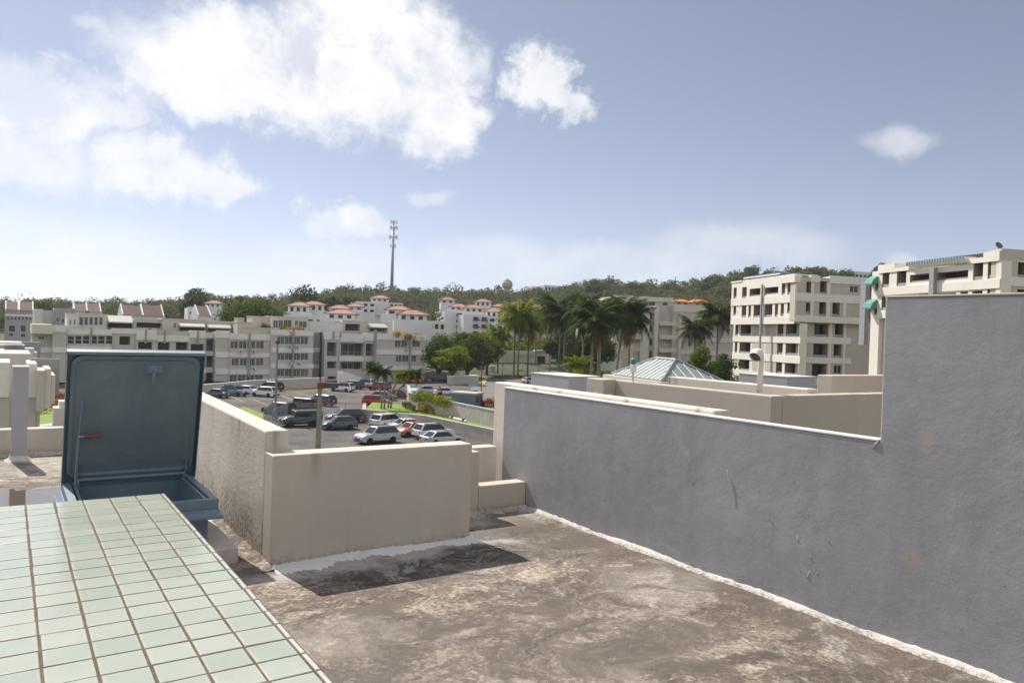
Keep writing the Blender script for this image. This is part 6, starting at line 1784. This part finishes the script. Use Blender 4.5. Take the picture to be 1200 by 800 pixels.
# white fence behind the palms, hedge plants, dustbins
wl = [at(668, 437, 186) * 1, at(700, 437, 186) * 1, at(728, 437.5, 186) * 1]
wallrun('white_fence', 'white perimeter wall seen between the palm trunks', wl, .2, 2, [6.2, 6.2, 6.2], mat='white_wall', cap='white_wall', cat='fence')
for i, (px, py, w, h, m) in enumerate(((676, 451, 2.2, 3.2, 'leaf_bright'), (681, 449, 2.0, 1.6, 'leaf_dark'), (698, 452, 2.6, 2.0, 'leaf_dark'), (704, 449, 2.4, 1.8, 'leaf_dark'), (612, 439, 2.4, 1.6, 'leaf_dark'), (595, 438, 1.8, 1.2, 'leaf_mid'), (872, 437, 2.2, 1.8, 'leaf_bright'), (862, 436, 1.8, 2.2, 'leaf_mid'), (838, 438, 2.6, 2.8, 'leaf_mid'), (926, 444, 1.6, 1.0, 'leaf_dark'))):
    bz = 2.3 if 665 < px < 800 else 0.0; q0 = onz(px, py, bz) if px < 800 else at(px, py, 100)
    shrub((q0.x, q0.y, bz) if px < 800 else (q0.x, q0.y, 0), w, h if px < 800 else q0.z + .8, m, ['bright tall shrub right of the short palms', 'dark shrub at the foot of the short palms', 'dark round shrub between the royal palm trunks', 'dark shrub at the foot of the thick royal palm', 'dark shrub below the gatehouse window', 'small shrub in front of the gatehouse pillar', 'yellow-green bush at the left foot of the beige tower', 'green bush beside the yellow-green bush at the beige tower', 'leafy bush under the thick-trunked palm', 'dark bush at the foot of the beige tower behind the parapet'][i], seed=190 + i, per=70, leaf=.2 if px < 800 else .3, group='bushes among the palms and at the tower')

# ---- mast and water tower on the hill
m0 = at(459, 338, 560); mz = m0.z - 10; ht = at(462, 259, 560).z - mz
mt = thing('radio_mast', 'tall slim telecom mast with antenna clusters rising above the hill', 'mast', (m0.x, m0.y, mz))
MB().path([(0, 0, 0), (.0, 0, ht * .5), (0, 0, ht * .9)], [1.35, 1.05, .75], 10).build('pole', 'mast_steel', mt, smooth=True)
for zz, n, r_ in ((.985, 6, 2.3), (.915, 8, 2.6), (.80, 8, 2.9), (.69, 5, 2.0)):
    z = ht * zz
    mb = MB(); mb.lathe([(r_ * .55, z - .25), (r_ * .55, z + .25)], 10); 
    for k in range(n): a = 2 * PI * k / n; mb.tube((0, 0, z), (r_ * math.cos(a), r_ * math.sin(a), z), .12, n=4)
    mb.build('platform', 'mast_steel', mt)
    for k in range(n):
        a = 2 * PI * k / n + .3; x, y = r_ * math.cos(a), r_ * math.sin(a); MB().box(x - .3, x + .3, y - .3, y + .3, z - 1.3, z + 1.3).build('antenna', 'grey_band', mt)
MB().tube((0, 0, ht * .9), (0, 0, ht * 1.01), .7, .35, n=8).build('mast_top', 'mast_steel', mt)
w0 = at(594.5, 333.5, 600); R_ = 6.3 * 600 / FPX
wt_ = thing('water_tower', 'round beige water tower with a rusty crown on a pedestal above the trees', 'water tower', (w0.x, w0.y, w0.z - 22))
prof = [(R_ * math.sin(PI * k / 16), 22 - R_ * math.cos(PI * k / 16)) for k in range(1, 12)]; mb = MB(); mb.lathe(prof, 24); mb.build('tank', 'tank_paint', wt_, smooth=True)
prof = [(max(.05, R_ * 1.001 * math.sin(PI * k / 16)), 22 - R_ * 1.001 * math.cos(PI * k / 16)) for k in range(11, 17)]; mb = MB(); mb.lathe(prof, 24); mb.build('crown_cap', 'tank_rust', wt_, smooth=True)
mb = MB(); mb.lathe([(R_ * .5, 0), (R_ * .36, 10), (R_ * .36, 15), (R_ * .62, 22 - R_ * .80)], 18); mb.build('pedestal', 'tank_paint', wt_, smooth=True)
MB().tube((0, 0, 22 + R_), (0, 0, 22 + R_ + .9), .5, n=8).build('hatch', 'tank_rust', wt_)
for (px, yt, lab) in ((584, 333, 'thin aerial mast on the ridge left of the water tower'), (791, 324, 'thin aerial mast on the ridge above the middle block')):
    p = at(px, 342, 620); zt = at(px, yt, 620).z; t = thing('aerial_mast', lab, 'mast', (p.x, p.y, p.z - 6), 0, 'thin aerials on the ridge'); MB().tube((0, 0, 0), (0, 0, zt - p.z + 6), .32, .22, n=6).build('pole', 'mast_steel', t)
    mb = MB(); mb.box(-.9, .9, -.1, .1, zt - p.z + 4.5, zt - p.z + 4.8); mb.build('crossbar', 'mast_steel', t)

# ------------------------------------------------------------------ cars
def paint_mat(name, col, metal=0.25):
    m, N, b_ = newmat(name); b_.inputs['Base Color'].default_value = (*col, 1); b_.inputs['Roughness'].default_value = .32; b_.inputs['Metallic'].default_value = metal
    b_.inputs['Coat Weight'].default_value = .8; b_.inputs['Coat Roughness'].default_value = .05
    lw = N.n('ShaderNodeTexCoord').outputs['Object']; f = N.noise(lw, 1.2, 3, .6); N.l(N.ramp(f, [(.3, tuple(x * .9 for x in col)), (.7, tuple(min(1, x * 1.08) for x in col))]), b_.inputs['Base Color'])


for nm, c, mt in (('car_white', (.72, .72, .72), 0), ('car_silver', (.46, .47, .48), .5), ('car_grey', (.085, .095, .12), .5), ('car_bluegrey', (.16, .22, .30), .4), ('car_black', (.018, .019, .022), .2), ('car_navy', (.022, .028, .05), .3), ('car_red', (.50, .035, .025), .1), ('car_darkred', (.22, .022, .03), .2), ('car_orange', (.42, .13, .06), .2), ('car_jeep', (.022, .030, .040), .2), ('car_plum', (.12, .03, .05), .2)):
    paint_mat(nm, c, mt)
simple('car_glass', (.02, .025, .028), .05, .05, .5)
simple('car_trim', (.025, .025, .026), .6)
simple('tyre_rubber', (.022, .022, .022), .85)
simple('rim_alloy', (.42, .42, .43), .35, metal=.7)
simple('lamp_clear', (.75, .76, .78), .1)
simple('lamp_red', (.45, .02, .02), .2)
simple('plate', (.65, .65, .62), .5)

# kinds: L, W, H, ground clearance, belt height, stations of the cabin (x of windscreen foot, roof front, roof rear, rear foot), bonnet height, boot height, wheel radius
KINDS = {'sedan': (4.6, 1.80, 1.45, .20, .93, (.95, .25, -1.15, -1.85), .80, .95, .32),
         'hatchback': (4.05, 1.75, 1.50, .19, .95, (1.05, .40, -1.35, -1.95), .86, .98, .31),
         'suv': (4.6, 1.86, 1.70, .22, 1.05, (1.10, .45, -1.75, -2.22), .98, 1.08, .36),
         'boxy_car': (4.15, 1.80, 1.62, .19, 1.02, (1.20, .75, -1.70, -2.02), .98, 1.05, .33),
         'off_roader': (4.6, 1.88, 1.86, .30, 1.22, (.95, .78, -2.10, -2.22), 1.15, 1.22, .41),
         'van': (4.9, 1.95, 1.80, .20, 1.05, (1.65, .85, -2.15, -2.40), .98, 1.08, .35)}
WHEEL = {}


def wheel_meshes(R_):
    k = round(R_, 2)
    if k in WHEEL: return WHEEL[k]
    mb = MB(); mb.T = Matrix.Rotation(PI / 2, 4, 'X')
    mb.lathe([(R_ * .66, -.10), (R_ * .94, -.11), (R_, -.07), (R_, .07), (R_ * .94, .11), (R_ * .66, .10)], 18); ty = mb.mesh('tyre', 'tyre_rubber', True)
    mb = MB(); mb.T = Matrix.Rotation(PI / 2, 4, 'X'); mb.lathe([(R_ * .64, -.07), (R_ * .64, .07)], 18)
    for i in range(5):
        a = 2 * PI * i / 5
        for sgn in (-1, 1):
            mb.add([(.02 * math.cos(a + PI / 2), .04 * math.sin(a + PI / 2), sgn * .085), (R_ * .64 * math.cos(a - .16), R_ * .64 * math.sin(a - .16), sgn * .095), (R_ * .64 * math.cos(a + .16), R_ * .64 * math.sin(a + .16), sgn * .095)], [(0, 1, 2)])
    rm = mb.mesh('rim', ['rim_alloy'])
    WHEEL[k] = (ty, rm); return WHEEL[k]


def car(kind, paint, label, loc, azd, roof=None, group='cars parked in the car park', extras=(), name=None):
    if roof == 'car_silver' and paint == 'car_black': roof = 'car_grey'
    L_, W_, H_, gc_, belt, (wf, rf, rr, rb), bon, boot, R_ = KINDS[kind]
    a = rad(azd)
    t = thing(name or {'suv': 'parked_suv', 'van': 'parked_van', 'off_roader': 'off_road_car'}.get(kind, 'parked_' + kind if kind != 'boxy_car' else 'boxy_car'), label, {'suv': 'SUV', 'van': 'van', 'off_roader': 'off-roader'}.get(kind, 'car'), loc, PI / 2 - a, group)
    hl = L_ / 2; ax0, ax1 = hl * .60, -hl * .58
    # lower body as a lofted shell with wheel arches cut into the profile
    arch = []
    def sidepts(ax, n=7):
        return [(ax + (R_ + .07) * math.cos(PI * k / (n - 1)), .30 + (R_ + .07) * math.sin(PI * k / (n - 1)) - .02) for k in range(n)]
    f_, r_ = hl, -hl
    low = [(f_ - .05, gc_ + .08)] + [(x, max(z, gc_)) for x, z in sidepts(ax0)] + [(x, max(z, gc_)) for x, z in sidepts(ax1)] + [(r_ + .05, gc_ + .10)]
    top = [(r_ + .0, .55), (r_ + .03, boot - .08), (r_ + .12, boot), (rb, boot if boot > belt - .1 else belt), (rb + .1, belt), (wf, belt), (wf + .1, belt - .02), (hl * .82, bon - .02), (f_ - .10, bon - .16), (f_, .55)]
    prof = low + top
    stations = [(-1, .0, .0), (-.985, .9, .06), (-.90, 1, 0), (.90, 1, 0), (.985, .9, .06), (1, 0, 0)]
    mb = MB(); n = len(prof); cx, cz = 0, .6
    ys = [(-W_ / 2 + .0, .10), (-W_ / 2, .0), (W_ / 2, .0), (W_ / 2, .10)]
    vs = []
    for (y, ins) in ((-W_ / 2 + .10, .035), (-W_ / 2, 0.0), (W_ / 2, 0.0), (W_ / 2 - .10, .035)):
        for (x, z) in prof:
            tz = .5 * max(0, (z - .6)) ** 1.0 * .22       # tumble in above the waist
            yy = y - math.copysign(tz, y)
            inner = abs(y) < W_ / 2 - .05
            vs.append((x * (1.0 if inner else .985), yy, z + (.02 if (inner and z > .5) else 0)))
    order = [1, 2]
    rows = [0, 1, 2, 3]
    # centre section between inner rows, sides folded out
    idx = lambda rw, k: rw * n + k % n
    fs = []
    fs_side_l = tuple(idx(1, k) for k in range(n)); fs_side_r = tuple(idx(2, k) for k in range(n - 1, -1, -1))
    for k in range(n):
        fs.append((idx(1, k), idx(0, k), idx(0, k + 1), idx(1, k + 1)))
        fs.append((idx(0, k), idx(3, k), idx(3, k + 1), idx(0, k + 1)))
        fs.append((idx(3, k), idx(2, k), idx(2, k + 1), idx(3, k + 1)))
    fs += [fs_side_l, fs_side_r]
    mb.add(vs, fs)
    o = mb.build('body', paint, t, bevel=.045)
    # cabin: glass shell, painted roof and pillars
    gw, rw_ = W_ / 2 - .06, W_ / 2 - .22 if kind != 'off_roader' else W_ / 2 - .10
    zr = H_ - .05
    base = [(wf, gw, belt - .01), (rb, gw, belt - .01)]
    B4 = [(wf, -gw, belt - .02), (wf, gw, belt - .02), (rb, gw, belt - .02), (rb, -gw, belt - .02)]; T4 = [(rf, -rw_, zr), (rf, rw_, zr), (rr, rw_, zr), (rr, -rw_, zr)]
    mb = MB(); mb.add(B4 + T4, [(0, 1, 5, 4), (1, 2, 6, 5), (2, 3, 7, 6), (3, 0, 4, 7)]); mb.build('glasshouse', 'car_glass', t, bevel=.03)
    mb = MB()
    e = .04
    mb.add([(rf + .08, -rw_ - .02, zr - .02), (rf + .08, rw_ + .02, zr - .02), (rr - .08, rw_ + .02, zr - .02), (rr - .08, -rw_ - .02, zr - .02), (rf - .05, -rw_ + .08, H_), (rf - .05, rw_ - .08, H_), (rr + .08, rw_ - .08, H_), (rr + .08, -rw_ + .08, H_)], [(3, 2, 1, 0), (4, 5, 6, 7), (0, 1, 5, 4), (1, 2, 6, 5), (2, 3, 7, 6), (3, 0, 4, 7)])
    mb.build('roof', roof or paint, t, bevel=.03)
    for s in (-1, 1):
        for nm, xa, xb, w_ in (('windscreen_pillar', wf, rf, .05), ('door_pillar', (wf + rb) / 2 - .05, (rf + rr) / 2 - .05, .045), ('rear_pillar', rb + .04, rr + .02, .10 if kind in ('suv', 'hatchback', 'boxy_car', 'van') else .06)):
            m2 = MB(); m2.add([(xa - w_, s * (gw + .012), belt - .01), (xa + w_, s * (gw + .012), belt - .01), (xb + w_ * .8, s * (rw_ + .012), zr - .005), (xb - w_ * .8, s * (rw_ + .012), zr - .005), (xa - w_, s * (gw - .03), belt - .01), (xa + w_, s * (gw - .03), belt - .01), (xb + w_ * .8, s * (rw_ - .03), zr - .005), (xb - w_ * .8, s * (rw_ - .03), zr - .005)], [(0, 1, 2, 3), (7, 6, 5, 4), (0, 3, 7, 4), (1, 5, 6, 2), (0, 4, 5, 1), (3, 2, 6, 7)])
            m2.build(nm, paint if nm != 'door_pillar' else 'car_trim', t)
    ty, rm = wheel_meshes(R_)
    for ax in (ax0, ax1):
        for s in (-1, 1):
            w = bpy.data.objects.new('wheel', ty); COL.objects.link(w); w.parent = t; w.location = (ax, s * (W_ / 2 - .12), R_)
            r2 = bpy.data.objects.new('rim', rm); COL.objects.link(r2); r2.parent = w
    for s in (-1, 1):
        MB().box(f_ - .16, f_ + .005, s * (W_ / 2 - .36) - .17, s * (W_ / 2 - .36) + .17, bon - .33, bon - .18).build('headlight', 'lamp_clear', t, bevel=.03)
        MB().box(r_ - .005, r_ + .14, s * (W_ / 2 - .26) - .15, s * (W_ / 2 - .26) + .15, boot - .28, boot - .10).build('tail_light', 'lamp_red', t, bevel=.03)
        MB().box(wf - .35, wf - .18, s * (W_ / 2 + .07) - .09, s * (W_ / 2 + .07) + .09, belt - .02, belt + .13).build('mirror', paint, t, bevel=.03)
        for xx in ((wf + rb) / 2 + .15, (wf + rb) / 2 - .85):
            MB().box(xx - .10, xx + .10, s * (W_ / 2 + .005) - .015, s * (W_ / 2 + .005) + .015, belt - .20, belt - .16).build('door_handle', 'car_trim' if kind != 'sedan' else paint, t)
        MB().box(ax1 + R_ + .1, ax0 - R_ - .1, s * (W_ / 2 + .003) - .02, s * (W_ / 2 + .003) + .02, gc_ + .02, gc_ + .16).build('side_sill', 'car_trim', t)
    MB().box(f_ - .10, f_ + .008, -W_ * .27, W_ * .27, gc_ + .18, bon - .36).build('grille', 'car_trim', t, bevel=.02)
    MB().box(f_ - .12, f_ + .03, -W_ * .44, W_ * .44, gc_ + .02, gc_ + .17).build('bumper', 'car_trim', t, bevel=.03)
    MB().box(r_ - .03, r_ + .12, -W_ * .44, W_ * .44, gc_ + .06, gc_ + .28).build('bumper', 'car_trim' if kind != 'sedan' else paint, t, bevel=.03)
    MB().box(r_ - .012, r_ + .02, -.26, .26, boot - .34, boot - .20).build('licence_plate', 'plate', t)
    if 'spare' in extras:
        mb = MB(); mb.T = Matrix.Translation((r_ - .12, 0, 1.0)) @ Matrix.Rotation(PI / 2, 4, 'Y'); mb.lathe([(R_ * .4, -.1), (R_, -.1), (R_, .1), (R_ * .4, .1)], 16); mb.build('spare_wheel', 'tyre_rubber', t)
    if 'rails' in extras:
        for s in (-1, 1): MB().box(rr + .1, rf - .1, s * (rw_ - .08) - .02, s * (rw_ - .08) + .02, H_ + .002, H_ + .06).build('roof_rail', 'car_trim', t)
    return t


def cpos(px, py): p = onz(px, py, 0); return (p.x, p.y, 0.0)


N1 = -38
car('sedan', 'car_grey', 'dark grey sedan at the left end of the back row, its rear towards us', cpos(254, 465.5), N1)
car('suv', 'car_bluegrey', 'blue-grey pickup-like SUV facing us beside the dark grey sedan', cpos(274.5, 463.5), 142, extras=('rails',))
car('sedan', 'car_white', 'low white sedan squeezed between the blue-grey SUV and a white SUV', cpos(293, 461.5), 142)
car('suv', 'car_white', 'white SUV with its rear towards us in the back row beside the dark SUV', cpos(310, 464.5), N1)
car('suv', 'car_black', 'black SUV behind the thin lamp post, partly hidden by the white SUV', cpos(317, 457.5), N1)
car('suv', 'car_black', 'black SUV with silver roof behind the mesh fence near the thin lamp post', cpos(327, 485.5), N1 + 6, roof='car_silver')
jb = car('off_roader', 'car_black', 'black off-roader carrying red bicycles on its back behind the mesh fence', cpos(354, 481), N1 + 6)
car('suv', 'car_plum', 'dark plum SUV with a pale roof behind the wooden pole', cpos(376, 475), N1 + 4, roof='car_silver')
car('off_roader', 'car_jeep', 'large dark boxy off-roader facing left in front of the mesh fence', cpos(352, 499), -88, extras=('spare',))
car('hatchback', 'car_grey', 'blue-grey hatchback facing left, just right of the wooden pole', cpos(397, 502.5), -84)
car('suv', 'car_black', 'dark SUV behind the blue-grey hatchback, its silver bonnet to the left', cpos(404, 494.5), -84, roof='car_silver')
car('suv', 'car_silver', 'silver SUV facing left, nearest to the tan parapet', cpos(442, 518.5), -97, extras=('rails',))
car('suv', 'car_white', 'white SUV below the lower retaining wall, rear left corner towards us', cpos(455, 500.5), 72)
car('sedan', 'car_white', 'white car nose to the left behind the silver SUV', cpos(473, 505), -86)
car('hatchback', 'car_orange', 'faded orange-red car wedged between the white cars', cpos(483, 510), -100)
car('suv', 'car_white', 'large white SUV facing right against the retaining wall', cpos(508, 513.5), 84, extras=('rails',))
car('sedan', 'car_silver', 'silver sedan facing right, half hidden by the tan parapet', cpos(518, 520.5), 86)
car('suv', 'car_white', 'white SUV with black rear glass in the back row, left of a navy car', cpos(401, 458.5), N1, extras=('rails',))
car('suv', 'car_navy', 'navy SUV between the two white SUVs of the back row', cpos(413, 455.5), N1)
car('suv', 'car_white', 'white SUV beside the dark red SUV, with red tail lights', cpos(426.5, 453.5), N1, extras=('rails',))
car('suv', 'car_darkred', 'dark red SUV in the back row behind the slim palms', cpos(444, 457), N1)
car('boxy_car', 'car_red', 'bright red boxy car in the aisle left of the slim palms', cpos(441, 475), 130)
car('hatchback', 'car_bluegrey', 'blue-grey car mostly hidden behind the bright red boxy car', cpos(450, 468.5), 130, roof='car_silver')
car('hatchback', 'car_darkred', 'red hatchback behind the slim palms at the end of the upper wall', cpos(469.5, 466.5), 130)
car('sedan', 'car_red', 'bright red sedan facing right near the navy van', cpos(483.5, 449), 125)
car('van', 'car_navy', 'navy blue van in front of the large dark green tree', cpos(515, 446.5), 128)
car('sedan', 'car_white', 'white sedan behind the barrier gate', cpos(523, 463), 110)
car('sedan', 'car_silver', 'silver car behind the hedge, left of the white sedan at the gate', cpos(503, 461), 110)
car('hatchback', 'car_white', 'white car just showing beside the grey roof box', cpos(621, 449), 90)
car('hatchback', 'car_black', 'dark car on the road behind the palm trunks', tuple(onz(664, 440, 3.4)), 60)
car('hatchback', 'car_black', 'dark car under the gatehouse canopy', cpos(568, 431), 60)
# the two bicycles on the black off-roader
for i in range(2):
    bt = thing('bicycle', ['red bicycle hung on the back of the black off-roader, outer one', 'red bicycle hung on the back of the black off-roader, inner one'][i], 'bicycle', jb.location + Vector((0, 0, 0)), jb.rotation_euler.z, 'bicycles on the black off-roader')
    xo = -2.45 - .22 * i; z0 = 1.05 + .1 * i
    for yy in (-.52 + .1 * i, .52 + .1 * i):
        mb = MB(); mb.T = Matrix.Translation((xo, yy, z0)) @ Matrix.Rotation(PI / 2, 4, 'Y'); n = 18
        mb.path([(.33 * math.cos(2 * PI * k / n), .33 * math.sin(2 * PI * k / n), 0) for k in range(n + 1)], .03, 5, caps=False); w = mb.build('wheel', 'tyre_rubber', bt)
    mb = MB(); F0 = Vector((xo, -.52 + .1 * i, z0)); F1 = Vector((xo, .52 + .1 * i, z0)); S_ = Vector((xo, .22, z0 + .45)); H2 = Vector((xo, -.36, z0 + .5)); Bt = Vector((xo, .05, z0 - .05))
    for p, q in ((F0, H2), (H2, S_), (S_, Bt), (Bt, H2), (F1, Bt), (F1, S_)): mb.tube(p, q, .03, n=5)
    mb.build('frame', 'red_metal', bt); MB().box(xo - .08, xo + .08, .12, .36, z0 + .5, z0 + .56).build('saddle', 'car_trim', bt); MB().tube((xo - .28, -.38, z0 + .6), (xo + .28, -.38, z0 + .6), .02, n=5).build('handlebar', 'car_trim', bt)

# ------------------------------------------------------------------ humid air
m = bpy.data.materials.new('haze_air'); m.use_nodes = True; t_ = m.node_tree; t_.nodes.clear()
pv = t_.nodes.new('ShaderNodeVolumePrincipled'); pv.inputs['Density'].default_value = 0.00013; pv.inputs['Color'].default_value = (0.93, 0.95, 1.0, 1); pv.inputs['Anisotropy'].default_value = 0.3
oo = t_.nodes.new('ShaderNodeOutputMaterial'); t_.links.new(pv.outputs[0], oo.inputs['Volume'])
MATS['haze_air'] = m
stuff(MB().box(-3900, 3900, -3900, 3900, -4, 170).build('haze', 'haze_air'))
